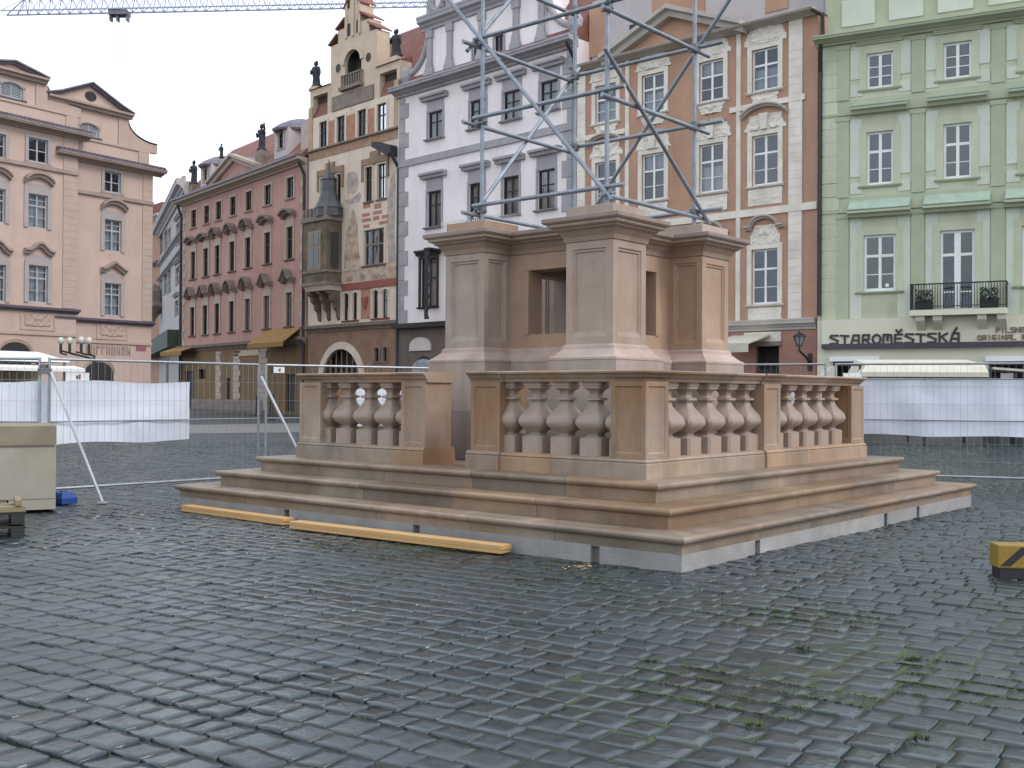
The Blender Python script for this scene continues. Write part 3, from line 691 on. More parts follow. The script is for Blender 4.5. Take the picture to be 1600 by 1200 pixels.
def window(F, r, trim, frame=WHITE, tw=0.16, proud=0.07, bars=((0.60, 0.09),), thin=(), mull=0.09, hood=None, hood_mat=None, sill=0.10, sill_mat=None,
           curtain=0.0, arch=0.0, frieze=None, y=0.0, label=None, name='window', stile=0.07, sashdepth=0.13, glass=True, cm=None):
    u0, u1, z0, z1 = r
    F.hole(r, arch)
    t = MB(); cx = (u0 + u1) / 2; wd = u1 - u0
    if tw:
        top = z1 + (tw if not arch else 0)
        t.box(u0 - tw, u0 - 0.004, y - proud, y + 0.02, z0, z1); t.box(u1 + 0.004, u1 + tw, y - proud, y + 0.02, z0, z1)
        if arch:
            rr = wd / 2; zc = z1 - rr * arch; n = 12
            path = [(cx + rr * math.cos(math.pi * (1 - k / n)), zc + rr * arch * math.sin(math.pi * (1 - k / n))) for k in range(n + 1)]
            for p, q in zip(path[:-1], path[1:]):
                def o(p_): v = Vector((p_[0] - cx, (p_[1] - zc) / max(arch, .01))); v = v.normalized() * (rr + tw); return (cx + v.x, zc + v.y * arch)
                t.prism([p, q, o(q), o(p)], y - proud, y + 0.0)
        else: t.box(u0 - tw, u1 + tw, y - proud, y + 0.02, z1 + 0.004, z1 + tw)
        if frieze: t.box(u0 - tw * 0.8, u1 + tw * 0.8, y - proud * 0.6, y + 0.0, z1 + tw + 0.004, z1 + tw + frieze)
    else:
        t.box(u0 - 0.03, u1 + 0.03, y - 0.02, y, z1 + 0.004, z1 + 0.03)
    wo = t.build(name, trim, F.root)
    if label: wo['label'] = label
    f = MB(); ya, yb = y + sashdepth - 0.04, y + sashdepth + 0.03
    f.box(u0, u0 + stile, ya, yb, z0, z1); f.box(u1 - stile, u1, ya, yb, z0, z1)
    f.box(u0 + stile, u1 - stile, ya + 0.002, yb, z0, z0 + stile * 1.2); f.box(u0 + stile, u1 - stile, ya + 0.002, yb, z1 - stile, z1)
    if mull: f.box(cx - mull / 2, cx + mull / 2, ya - 0.004, yb + 0.004, z0 + stile * 1.2, z1 - stile)
    for fr, th in list(bars) + list(thin):
        zc = z0 + (z1 - z0) * fr
        for a_, b__ in (((u0 + stile, cx - mull / 2), (cx + mull / 2, u1 - stile)) if mull else ((u0 + stile, u1 - stile),)):
            f.box(a_, b__, ya - 0.002, yb - 0.002, zc - th / 2, zc + th / 2)
    f.build('frame', frame, wo)
    if glass:
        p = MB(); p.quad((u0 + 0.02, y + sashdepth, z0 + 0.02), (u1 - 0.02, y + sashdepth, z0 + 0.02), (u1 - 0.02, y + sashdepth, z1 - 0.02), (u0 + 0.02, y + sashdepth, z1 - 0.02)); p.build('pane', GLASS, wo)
    if curtain:
        c = MB(); zt = z0 + (z1 - z0) * abs(curtain); n = 18
        lo, hi = (z0 + 0.03, zt) if curtain > 0 else (z1 - (z1 - z0) * abs(curtain), z1 - 0.03)
        pts = [(u0 + 0.03 + (wd - 0.06) * k / n, y + 0.30 + 0.025 * math.sin(k * 2.1)) for k in range(n + 1)]
        for (a0, b0), (a1, b1) in zip(pts[:-1], pts[1:]): c.quad((a0, b0, lo), (a1, b1, lo), (a1, b1, hi), (a0, b0, hi))
        c.build('curtain', cm or CURTAIN, wo)
    if sill:
        s_ = MB(); e = tw + 0.06
        s_.rings([[(u, y - o_, z0 + q) for o_, q in ((-0.02, -0.13), (sill * 0.6, -0.12), (sill, -0.06), (sill * 1.05, -0.02), (-0.02, 0.0))] for u in (u0 - e, u1 + e)], True); s_.build('sill', sill_mat or trim, wo)
    if hood:
        kind, over, gap, h, th, pr = hood
        hb = MB(); ribbon(hb, hood_path(kind, u0 - over, u1 + over, z1 + gap, h), th, pr, y); hb.build('hood', hood_mat or trim, wo)
    return wo

def quoins(F, m, u0, u1, z0, z1, h=0.55, proud=0.06, alt=0.72, inner='right', name='quoins', gap=0.010):
    b = MB(); z = z0; k = 0
    while z < z1 - 0.1:
        zt = min(z + h, z1); L_ = (u1 - u0) * (1 if k % 2 == 0 else alt)
        if inner == 'right': b.box(u0, u0 + L_, -proud, 0.0, z + gap, zt - gap)
        else: b.box(u1 - L_, u1, -proud, 0.0, z + gap, zt - gap)
        z = zt; k += 1
    return b.build(name, m, F.root, bevel=0.0 if gap < 0.006 else 0.012)
def pipe(F, m, pts, r=0.07, name='downpipe'):
    b = MB()
    for p, q in zip(pts[:-1], pts[1:]): b.tube(p, q, r, 8)
    for p in pts[1:-1]: b.lathe((p[0], p[1], p[2] - r), [(r * 1.05, 0), (r * 1.05, 2 * r)], 8)
    return b.build(name, m, F.root)
def statue(label, P, h, m, arm=0, sx=1.0):
    b = MB(); s = h
    prof = [(0.20, 0.0), (0.20, 0.06), (0.15, 0.07), (0.145, 0.2), (0.13, 0.38), (0.145, 0.5), (0.16, 0.62), (0.17, 0.70), (0.13, 0.76), (0.05, 0.79), (0.045, 0.81), (0.075, 0.84), (0.085, 0.89), (0.07, 0.95), (0.03, 0.985)]
    rs = []
    for r, z in prof:
        rs.append([(P[0] + s * (r * sx * (1 + 0.14 * math.sin(3 * a + z * 9)) * math.cos(a) + 0.03 * math.sin(z * 7)), P[1] + s * 0.8 * r * (1 + 0.14 * math.sin(3 * a + z * 9)) * math.sin(a), P[2] + z * s) for a in [2 * math.pi * i / 14 for i in range(14)]])
    b.rings(rs, True)
    sh = Vector((P[0] - 0.15 * s, P[1], P[2] + 0.70 * s)); el = sh + Vector((-0.10 * s, -0.06 * s, -0.16 * s)); ha = el + Vector((0.14 * s, -0.10 * s, 0.10 * s))
    b.tube(sh, el, 0.05 * s, 8, 0.04 * s); b.tube(el, ha, 0.04 * s, 8, 0.03 * s)
    sh = Vector((P[0] + 0.15 * s, P[1], P[2] + 0.70 * s)); el = sh + Vector((0.12 * s, -0.02 * s, (0.05 if arm else -0.18) * s)); ha = el + Vector((0.05 * s, -0.05 * s, (0.2 if arm else -0.12) * s))
    b.tube(sh, el, 0.05 * s, 8, 0.04 * s); b.tube(el, ha, 0.04 * s, 8, 0.03 * s)
    if arm: b.tube(ha + Vector((0, 0, -0.5 * s)), ha + Vector((0, 0, 0.25 * s)), 0.012 * s, 6)
    o = b.build('statue', m, None, smooth=True); tag(o, label, 'statue'); return o

# ------------------------------------------------------------------ house plasters
PINKBEIGE = mat('pink_beige_plaster', (0.495, 0.365, 0.305), 0.85, 0.07, 0.8, col2=(0.43, 0.315, 0.265), scale2=0.3, streak=0.10, sscale=0.9)
PINKTRIM = mat('grey_pink_trim', (0.43, 0.32, 0.265), 0.85, 0.08, 1.0)
BROWNHOOD = mat('brown_grey_hood', (0.32, 0.24, 0.205), 0.8, 0.15)
BLUEGREYTRIM = mat('blue_grey_window_surround', (0.36, 0.31, 0.30), 0.8, 0.08)
CAPMETAL = mat('slate_blue_capping', (0.15, 0.13, 0.16), 0.5, 0.25, metal=0.2)
SALMON = mat('salmon_plaster', (0.45, 0.255, 0.21), 0.85, 0.08, 0.8, col2=(0.36, 0.195, 0.165), scale2=0.35, streak=0.15, sscale=0.9)
CREAMGREY = mat('cream_grey_trim', (0.43, 0.34, 0.28), 0.85, 0.12, 2)
OCHRE = mat('ochre_shopfront_plaster', (0.20, 0.122, 0.055), 0.8, 0.18, 1, col2=(0.15, 0.085, 0.045), streak=0.2)
CREAM = mat('cream_plaster', (0.64, 0.53, 0.43), 0.85, 0.07, 0.7, col2=(0.54, 0.43, 0.33), scale2=0.5, streak=0.18, sscale=1.0)
OLDSTONE = mat('brown_grey_stone', (0.21, 0.165, 0.14), 0.85, 0.25, 2)
PINKWHITE = mat('pinkish_white_plaster', (0.78, 0.70, 0.69), 0.85, 0.05, 0.6, col2=(0.65, 0.57, 0.59), scale2=0.25, streak=0.08, sscale=0.9)
GREYTRIM = mat('violet_grey_trim', (0.335, 0.31, 0.325), 0.85, 0.12, 1.5, col2=(0.25, 0.23, 0.24), scale2=0.8)
ORANGE = mat('burnt_orange_plaster', (0.43, 0.25, 0.17), 0.85, 0.09, 0.9, col2=(0.35, 0.19, 0.135), scale2=0.4, streak=0.15, sscale=1.1)
IVORY = mat('ivory_stucco', (0.72, 0.65, 0.57), 0.85, 0.08, 1.5, col2=(0.48, 0.40, 0.34), scale2=0.9)
IVORYGREY = mat('grey_ivory_cornice', (0.42, 0.375, 0.335), 0.85, 0.12, 1.2)
SAGE = mat('sage_green_plaster', (0.52, 0.515, 0.385), 0.85, 0.08, 0.6, col2=(0.385, 0.405, 0.285), scale2=0.5, streak=0.16, sscale=1.0)
SAGEDARK = mat('darker_sage_strip', (0.39, 0.41, 0.285), 0.85, 0.10, 1.0)
SAGEPALE = mat('pale_sage_panel', (0.55, 0.57, 0.48), 0.85, 0.12, 1.6, col2=(0.43, 0.47, 0.36), scale2=0.8)
COPPER = mat('green_copper_sheet', (0.34, 0.41, 0.335), 0.6, 0.15, 2)
SHOPBEIGE = mat('beige_shop_wall', (0.62, 0.58, 0.45), 0.8, 0.05, 0.8)
PAVILION = mat('beige_canvas', (0.52, 0.475, 0.385), 0.9, 0.08, 2)
SIGNINK = mat('dark_sign_lettering', (0.05, 0.03, 0.035), 0.6, 0.2)
GREYSTUCCO = mat('pale_grey_stucco', (0.43, 0.385, 0.38), 0.85, 0.08, 1)
PAINTED = mat('faded_painted_ornament', (0.50, 0.40, 0.30), 0.85, 0.15, 1.5, col2=(0.26, 0.135, 0.10), mix2=0.85, scale2=1.9)
REDPAINT = mat('faded_red_paint', (0.36, 0.155, 0.11), 0.85, 0.2, 3, col2=(0.45, 0.28, 0.18), scale2=2.5)
BANDBROWN = mat('brown_painted_band', (0.30, 0.185, 0.12), 0.85, 0.2, 3, col2=(0.42, 0.28, 0.18), scale2=2)

# ================= pink-beige double house on the left
fA = Facade('town_house', 'pink beige gabled town house at the far left, its arched door behind the white stall', 118, 65.3, 55)
fB = Facade('town_house', 'lower pink beige gabled town house with one column of windows and a round gable hole', 235.5, 70.0, 55)
def left_house(F, main, gab, wins, ix):
    W_ = main['w']
    ub = -W_
    zc0, zc1 = main['zc']
    def hood_for(k):
        return {0: None, 1: ('seg', 0.28, 0.55, 0.42, 0.34, 0.42), 2: ((main['h2']), 0.30, 0.62, 0.45, 0.32, 0.40)}[k]
    for (x0, x1, yt, yb, row) in wins:
        r = F.rect(x0, x1, yt, yb)
        if row == 3:
            wo = window(F, r, BLUEGREYTRIM, GREYFRAME, tw=0.10, proud=0.05, bars=((0.5, 0.05),), thin=tuple((k / 10, 0.03) for k in range(1, 10) if k != 5), mull=0.05, sill=0.08, sill_mat=SHEET, arch=0.35, curtain=0.96, cm=GREYFRAME)
        else:
            window(F, r, BLUEGREYTRIM, GREYFRAME, tw=0.26 if row else 0.2, proud=0.08, bars=((0.66, 0.08),) if row else ((0.5, 0.05),), hood=hood_for(row), hood_mat=BROWNHOOD, sill=0.0 if row else 0.06, curtain=(0.97 if row else 0.0), cm=mat('pale_blue_grey_blind', (0.46, 0.50, 0.53), 0.9, 0.12, 3, stretch=(3, 3, 1)),
                   thin=((0.83, 0.035), (0.33, 0.035)) if row else (), frieze=0.35 if row else None)
    F.cornice('cornice', BROWNHOOD, ub, main['over'], zc0, zc1, 0.75)
    cm_ = MB(); cm_.box(ub, main['over'] - 0.02, -0.74, 0.0, zc1 + 0.003, zc1 + 0.10); 
    for k in range(int((W_ + main['over']) / 0.28)): cm_.tube((ub + 0.1 + k * 0.28, -0.76, zc1 + 0.10), (ub + 0.1 + k * 0.28, 0.0, zc1 + 0.24), 0.10, 6)
    cm_.build('cornice_tiles', TILE if False else CAPMETAL, F.root)
    F.strip('string_course', BROWNHOOD, ub, 0.03, main['s1'] - 0.14, main['s1'] + 0.08, 0.16)
    F.cornice('string_course', CAPMETAL, ub, 0.10, main['s2'] - 0.25, main['s2'] + 0.05, 0.36)
    F.strip('string_course', PINKTRIM, ub, 0.02, main['s3'] - 0.10, main['s3'] + 0.08, 0.09)
    # rusticated corner strip
    quoins(F, PINKTRIM, -main['q'], 0.0, main['s2'] + 0.1, zc0, h=0.42, proud=0.06, alt=0.98, inner='left', gap=0.004)
    F.wall('wall', PINKBEIGE, ub, 0.0, -0.1, zc1, y=0.0, thick=10)

A_s1 = fA.uz(60, 260)[1]; A_s2 = fA.uz(60, 481)[1]; A_c0 = fA.uz(60, 206)[1]; A_c1 = fA.uz(60, 192, 0.7)[1]
left_house(fA, dict(w=26, zc=(A_c0, A_c1), over=0.62, s1=A_s1, s2=A_s2, s3=fA.uz(40, 520)[1], q=0.95, h2='ogee'), None,
           [(x + dx, x + dx + 30, yt + dy, yb + dy, row) for row, x, yt, yb in ((0, 44, 217, 254), (1, 43.5, 304, 357), (2, 44, 415, 473)) for dx, dy in ((0, 0), (-66, {0: -9, 1: -10, 2: -2}[row]), (-134, {0: -22, 1: -20, 2: -5}[row]))], 0)
B_s1 = fB.uz(180, 308)[1]; B_s2 = fB.uz(180, 501)[1]; B_c0 = fB.uz(180, 264)[1]; B_c1 = fB.uz(180, 251, 0.7)[1]
left_house(fB, dict(w=7.0, zc=(B_c0, B_c1), over=0.62, s1=B_s1, s2=B_s2, s3=fB.uz(180, 535)[1], q=0.75, h2='tri'), None,
           [(162.7, 188, 269, 301, 0), (162.7, 189, 344, 393, 1), (162.7, 188, 443, 494, 2)], 1)
def gable(F, uc, hw, zc1, zpar, zped, zap, over, whw, wz, parw, oval=None, name='gable'):
    # parapet, attic wall with shuttered window, scrolls, pediment, roof behind
    F.strip('parapet', PINKBEIGE, parw[0], parw[1], zc1 - 0.4, zpar, -0.02, y=0.0) if False else None
    b = MB(); b.box(parw[0], parw[1], 0.02, 0.55, zc1 - 0.2, zpar); b.build('parapet', PINKBEIGE, F.root)
    b = MB(); b.box(parw[0] - 0.05, parw[1] + 0.06, -0.06, 0.62, zpar + 0.002, zpar + 0.14); b.build('parapet_coping', PINKTRIM, F.root)
    if parw[1] > uc + hw + 0.6:
        b = MB(); b.box(parw[1] - 0.75, parw[1] + 0.03, -0.05, 0.02, zc1 + 0.1, zpar); b.build('parapet_pilaster', PINKTRIM, F.root)
    wz = (max(wz[0], zpar + 0.32), wz[1])
    h0 = [(uc - whw, uc + whw, wz[0], wz[1], 0.45, 0.5, True)]
    F.wall('gable_wall', PINKBEIGE, uc - hw, uc + hw, zpar + 0.14, zped, holes=h0, y=0.15, thick=8)
    keep = F.holes; F.holes = []
    window(F, (uc - whw, uc + whw, wz[0], wz[1]), BLUEGREYTRIM, GREYFRAME, tw=0.16, proud=0.04, bars=(), thin=tuple((k / 10, 0.035) for k in range(1, 10)), mull=0.05, sill=0.1, sill_mat=SHEET, arch=0.45, y=0.15, curtain=0.97, cm=GREYFRAME)
    F.holes = keep
    for sg in (-1, 1):
        b = MB(); x = uc + sg * (hw - 0.38); b.box(x - 0.36, x + 0.36, 0.07, 0.149, zpar + 0.14, zped); b.build('gable_pilaster', PINKTRIM, F.root)
        # scroll buttress
        pts = []; bw = 2.0; bh = (zped - zpar) * 0.86
        for k in range(13):
            t = k / 12 * math.pi / 2
            pts.append((uc + sg * (hw + 0.05 + bw * (1 - math.cos(t)) * 0.98), zpar + 0.14 + bh - (bh - 0.55) * math.sin(t)))
        pts += [(uc + sg * (hw + bw + 0.25), zpar + 0.65), (uc + sg * (hw + bw + 0.25), zpar + 0.14), (uc + sg * hw, zpar + 0.14)]
        b = MB(); b.prism(pts, 0.18, 0.50); b.build('scroll', PINKTRIM, F.root)
        b = MB(); ribbon(b, [(p[0], p[1]) for p in pts[:14]], 0.10, 0.45, 0.56); b.build('scroll_coping', CAPMETAL, F.root)
    # pediment
    b = MB(); tri = [(uc - hw - over, zped + 0.30), (uc + hw + over, zped + 0.30), (uc, zap)]
    if oval: pass
    b.prism(tri, 0.16, 0.7); b.build('pediment', PINKBEIGE, F.root)
    b = MB(); ribbon(b, [(uc - hw - over, zped), (uc + hw + over, zped)], 0.32, 0.5, 0.16); b.build('pediment_cornice', BROWNHOOD, F.root)
    b = MB(); ribbon(b, [(uc - hw - over - 0.15, zped + 0.22), (uc - hw * 0.72 - over * 0.72, zped + 0.30 + (zap - zped - 0.3) * 0.20), (uc, zap), (uc + hw * 0.72 + over * 0.72, zped + 0.30 + (zap - zped - 0.3) * 0.20), (uc + hw + over + 0.1, zped + 0.22)], 0.22, 0.42, 0.165); b.build('pediment_capping', CAPMETAL, F.root)
    b = MB(); b.rings([[(p[0], y_, p[1] - 0.05) for p in tri] for y_ in (0.72, 9.0)], True); b.build('roof', CAPMETAL, F.root)
    if oval:
        b = MB(); b.lathe((0, 0, 0), [(0.36, 0.0), (0.36, 0.03)], 18)
        b.v = [(oval[0] + x * 1.1, 0.16 - z - 0.002, oval[1] + y * 0.85) for x, y, z in b.v]; b.build('round_window', DARKFRAME, F.root)
A_u = lambda x, y: fA.uz(x, y)[0]
uA = (fA.uz(62, 150)[0] + fA.uz(75, 150)[0]) / 2 + 0.3
zA = fA.uz(25.7, 89)[1]; uAc = fA.uz(25.7, 110)[0] 
uAc = fA.uz(25.7, 110, 0.3)[0]; gable(fA, uAc, uA - uAc, A_c1 + 0.2, fA.uz(90, 177)[1], fA.uz(66, 131)[1], zA - 0.45, fA.uz(79.7, 129, 0.45)[0] - uA, (fA.uz(40, 150)[0] - fA.uz(6, 150)[0]) / 2, (fA.uz(23, 163)[1], fA.uz(23, 129)[1]), (-26, -0.05))
B_uc = fB.uz(146.6, 150, 0.3)[0]; B_hw = fB.uz(202.5, 205)[0] - B_uc
gable(fB, B_uc, B_hw, B_c1 + 0.2, fB.uz(200, 233)[1], fB.uz(202, 186.5)[1], fB.uz(146.6, 121, 0.3)[1] - 0.45, fB.uz(212.6, 179, 0.45)[0] - B_uc - B_hw, (fB.uz(158.5, 205)[0] - fB.uz(129, 205)[0]) / 2, (fB.uz(144, 222)[1], fB.uz(144, 193)[1]), (-7.0, fB.uz(232, 240)[0]), oval=fB.uz(144, 150))
# doorways and panels below
for F, (x0, x1, yt) in ((fA, (-2, 48, 535)), (fB, (131, 177, 566))):
    u0, u1 = F.uz(x0, 580)[0], F.uz(x1, 580)[0]; zt = F.uz((x0 + x1) / 2, yt)[1]
    b = MB(); n = 14; cx = (u0 + u1) / 2; rr = (u1 - u0) / 2; sq = 0.75
    arc = [(cx + rr * math.cos(math.pi * k / n), zt - rr * sq + rr * sq * math.sin(math.pi * k / n)) for k in range(n + 1)]
    b.prism([(u1, 0.0)] + arc + [(u0, 0.0)], -0.03, 0.05); d = b.build('door', DARKFRAME, F.root)
    b = MB(); ribbon(b, [((p[0] - cx) * 1.06 + cx, p[1] + 0.04) for p in arc], 0.22, 0.10, 0.0); b.build('door_arch', PINKTRIM, F.root)
for F, x, y in ((fA, 59, 500), (fB, 175, 516)):
    u, z = F.uz(x, y); b = MB()
    for (a0, a1, c0, c1) in ((-1.1, 1.1, 0.5, 0.6), (-1.1, 1.1, -0.6, -0.5), (-1.1, -1.0, -0.5, 0.5), (1.0, 1.1, -0.5, 0.5)): b.box(u + a0, u + a1, -0.05, 0, z + c0, z + c1)
    b.build('stucco_panel', PINKTRIM, F.root)
    relief(F, 'stucco_ornament', PINKTRIM, u - 0.8, u + 0.8, z - 0.35, z + 0.35, 0.08, 3, F.root, 'full')

# dim row of wall letters (illegible in the photograph) and street plate
b = MB(); u, z = fB.uz(134, 553)
lu = random.Random(2)
x = u
def blot(b, x, z, h, n, step):
    for k in range(n):
        q = lu.random(); b.box(x, x + step * 0.14, -0.06, 0.0, z, z + h)
        if q < 0.7: b.box(x + step * 0.15, x + step * 0.62, -0.06, 0.0, z + h * (0.8 if q < 0.4 else 0.4), z + h * (0.98 if q < 0.4 else 0.58))
        if q > 0.3: b.box(x + step * 0.5, x + step * 0.64, -0.061, 0.0, z, z + h * 0.9)
        x += step
blot(b, u, z, 0.55, 9, 0.36); blot(b, u + 0.5, z + 0.72, 0.28, 4, 0.25)
o = b.build('wall_lettering', BROWNHOOD, None); o.location = fB.P; o.rotation_euler = (0, 0, fB.a); tag(o, 'faded brown wall lettering beside the globe street lamp', 'sign')
u, z = fB.uz(220, 544); b = MB(); b.box(u - 0.35, u + 0.35, -0.05, 0, z - 0.16, z + 0.16); o = b.build('street_plate', mat('dull_red_enamel', (0.30, 0.10, 0.13), 0.5, 0.1)); o.location = fB.P; o.rotation_euler = (0, 0, fB.a); tag(o, 'small dull red street name plate near the pink beige house corner', 'sign')

# ================= pale grey building in the side street
fG = Facade('town_house', 'narrow pale grey town house in the side street behind the pink beige corner', 288, 98, -68)
zt_ = fG.uz(285, 290)[1]
for (x0, x1, yt, yb) in ((276, 281, 349, 380), (275, 280.5, 418, 442), (274, 279, 470, 490)):
    window(fG, fG.rect(x0, x1, yt, yb), GREYSTUCCO, GREYFRAME, tw=0.2, hood=('flat', 0.4, 0.4, 0, 0.3, 0.3), hood_mat=GREYTRIM, curtain=0.7)
for (x0, x1, yt, yb) in ((250, 255, 366, 396), (257, 261.5, 361, 394), (263, 267, 357, 391), (250, 254, 428, 462), (256.5, 261, 424, 460), (262.5, 267, 421, 458)):
    window(fG, fG.rect(x0, x1, yt, yb), GREYSTUCCO, GREYFRAME, tw=0.12, sill=0, curtain=0.9)
W0 = fG.uz(242, 400)[0]
fG.cornice('cornice', GREYSTUCCO, W0, 0.1, zt_ - 1.2, zt_, 0.9)
for y in (397, 333, 422): fG.cornice('string_course', GREYTRIM, W0, 0.0, fG.uz(262, y)[1] - 0.2, fG.uz(262, y)[1] + 0.2, 0.35)
fG.wall('wall', GREYSTUCCO, W0 - 0.5, 0.0, -0.1, zt_ - 0.2, thick=8)
u, z = fG.uz(252, 475); b = MB(); b.lathe((u, -0.9, z - 2.2), [(0.1, 0), (0.5, 0.7), (1.3, 1.6), (1.5, 1.8), (1.5, 2.0), (1.2, 2.3), (1.1, 3.6), (0.7, 4.2), (0.1, 4.5)], 10); b.build('oriel', OLDSTONE, fG.root)
b = MB(); u0 = fG.uz(241, 560)[0]; b.box(u0, -0.2, -1.5, -0.02, fG.uz(262, 553)[1], fG.uz(262, 530)[1]); b.build('shop_awning', mat('dark_green_awning', (0.05, 0.065, 0.05), 0.7, 0.3, 2), fG.root)
b = MB(); b.box(fG.uz(262, 580)[0] - 1.4, fG.uz(262, 580)[0] + 1.4, -0.06, 0, 0, fG.uz(262, 562)[1]); b.build('door', DARKFRAME, fG.root)
fH = Facade('town_house', 'sliver of orange house at the end of the side street', 246, 128, -50)
b = MB(); zH = fH.uz(238, 345)[1]; b.box(-8, 0.5, 0, 8, -0.1, zH); b.build('wall', ORANGE, fH.root)
fH.cornice('cornice', IVORYGREY, -8, 0.6, zH + 0.003, zH + 0.6, 0.5); fH.cornice('string_course', OLDSTONE, -8, 0.6, fH.uz(238, 418)[1], fH.uz(238, 410)[1], 0.5)
b = MB(); b.prism([(-8, zH + 0.6), (0.6, zH + 0.6), (0.6, zH + 2.0), (-8, zH + 2.0)], 0.2, 8); b.build('roof', TILE, fH.root)

# ================= salmon house
fR = Facade('town_house', 'salmon red town house with a triangular pediment and ochre shopfronts', 477.5, 77.9, -52)
uL = fR.uz(283.5, 480)[0]
wz = lambda l, ox, oy, s: [(ox + a / s, ox + b_ / s, oy + c / s, oy + d / s) for a, b_, c, d in l]
row1 = wz([(340, 372, 740, 860), (430, 455, 705, 820), (505, 540, 665, 785), (600, 638, 625, 750), (705, 745, 585, 710), (825, 880, 545, 680), (975, 1030, 495, 635)], 220, 160, 4.2857)
row2 = wz([(340, 365, 1020, 1195), (425, 450, 985, 1170), (500, 530, 960, 1150), (595, 632, 930, 1125), (700, 740, 895, 1100), (825, 875, 865, 1075), (975, 1025, 825, 1042)], 220, 160, 4.2857)
row3 = wz([(293, 315, 240, 395), (368, 390, 218, 388), (435, 462, 205, 380), (518, 550, 188, 370), (612, 643, 170, 360), (720, 758, 155, 345), (850, 892, 135, 330)], 220, 420, 3.75)
def even(F, rows):
    # the windows of a row share sill and head heights
    rs = [F.rect(*q) for q in rows]; z0_ = sum(r[2] for r in rs) / len(rs); z1_ = sum(r[3] for r in rs) / len(rs)
    wd = sum(r[1] - r[0] for r in rs) / len(rs)
    return [((r[0] + r[1]) / 2 - wd / 2, (r[0] + r[1]) / 2 + wd / 2, z0_, z1_) for r in rs]
for i, r in enumerate(even(fR, row1)): window(fR, r, CREAMGREY, DARKFRAME, tw=0.16, proud=0.06, bars=((0.5, 0.06),), sill=0.16, sill_mat=CREAMGREY)
for i, r in enumerate(even(fR, row2)):
    window(fR, r, CREAMGREY, DARKFRAME, tw=0.20, proud=0.08, bars=((0.62, 0.08),), sill=0.16, sill_mat=OLDSTONE, hood=('round' if 1 < i < 5 else 'seg', 0.42, 0.62, 0.55 if 1 < i < 5 else 0.35, 0.36, 0.6), hood_mat=OLDSTONE, frieze=0.4)
for i, r in enumerate(even(fR, row3)):
    window(fR, r, CREAMGREY, DARKFRAME, tw=0.20, proud=0.08, bars=((0.62, 0.08),), sill=0.16, sill_mat=OLDSTONE, hood=('round' if 1 < i < 5 else 'ogee', 0.45, 0.70, 0.7, 0.36, 0.6), hood_mat=OLDSTONE, frieze=0.45, curtain=-0.42 if i in (2, 3, 4, 5, 6) else 0, cm=mat('white_blind', (0.55, 0.53, 0.52), 0.8, 0.05))
zE0 = fR.uz(375, 288)[1]; zE1 = fR.uz(375, 277, 0.7)[1]; zg = fR.uz(365, 538)[1]
fR.cornice('cornice', CREAMGREY, uL - 0.3, 0.0, zE0 - 0.2, zE1, 0.85)
b = MB(); b.box(uL - 0.4, 0.0, -0.98, -0.2, zE1 + 0.003, zE1 + 0.16); b.build('gutter', SHEET, fR.root)
fR.cornice('string_course', OLDSTONE, uL, 0.0, zg - 0.35, zg + 0.15, 0.45)
quoins(fR, CREAMGREY, -0.9, 0.0, zg + 0.2, zE0 - 0.2, h=0.6, alt=0.65, inner='left'); quoins(fR, CREAMGREY, uL, uL + 0.9, zg + 0.2, zE0 - 0.2, h=0.6, alt=0.65)
fR.wall('wall', SALMON, uL, 0.0, zg, zE1, thick=10)
# ground floor
fR.holes = []
for (x0, x1, yt, yb) in ((289, 303, 580, 643), (353, 359, 591, 640), (446, 463, 585, 645)):
    r = fR.rect(x0, x1, yt, yb); r = (r[0], r[1], 0.06, r[3]); fR.hole(r, 0, 0.6)
    b = MB(); b.box(r[0], r[1], 0.2, 0.26, 0.06, r[3]); d = b.build('door', DARKFRAME, fR.root)
fR.hole(fR.rect(310, 321, 577, 592))
fR.wall('shopfront_wall', OCHRE, uL, 0.0, -0.1, zg - 0.01, thick=9.9)
for x0, x1 in ((338, 346), (365, 376), (405, 419)):
    quoins(fR, CREAMGREY, fR.uz(x0, 590)[0], fR.uz(x1, 590)[0], 0.1, zg - 0.5, h=0.45, alt=0.8, name='pilaster')
b = MB(); q0, q1 = fR.uz(365, 555)[0], fR.uz(407, 555)[0]; b.box(q0, q1, -0.06, 0, fR.uz(385, 556)[1], fR.uz(385, 547)[1]); b.build('blank_fascia', mat('cream_fascia', (0.46, 0.36, 0.24), 0.7, 0.1), fR.root)
b = MB(); q0, q1 = fR.uz(300, 640)[0], fR.uz(412, 640)[0]; b.box(q0, q1, -0.07, 0, 0.0, 0.9); b.build('dark_base', OLDSTONE, fR.root)
YEL = mat('ochre_awning_canvas', (0.29, 0.155, 0.042), 0.8, 0.12, 2)
for (x0, x1, yt, yb) in ((276, 309, 541, 554), (415, 471, 513, 541)):
    u0, u1 = fR.uz(x0, 545)[0], fR.uz(x1, 530)[0]; xm = (x0 + x1) / 2; za, zb = fR.uz(xm, yt)[1], fR.uz(xm, yb, 1.4)[1]
    b = MB(); b.rings([[(u, -0.02, za), (u, -1.5, zb + 0.35), (u, -1.5, zb), (u, -1.44, zb), (u, -1.44, zb + 0.3), (u, -0.02, za - 0.08)] for u in (u0, u1)], True); b.build('shop_awning', YEL, fR.root)
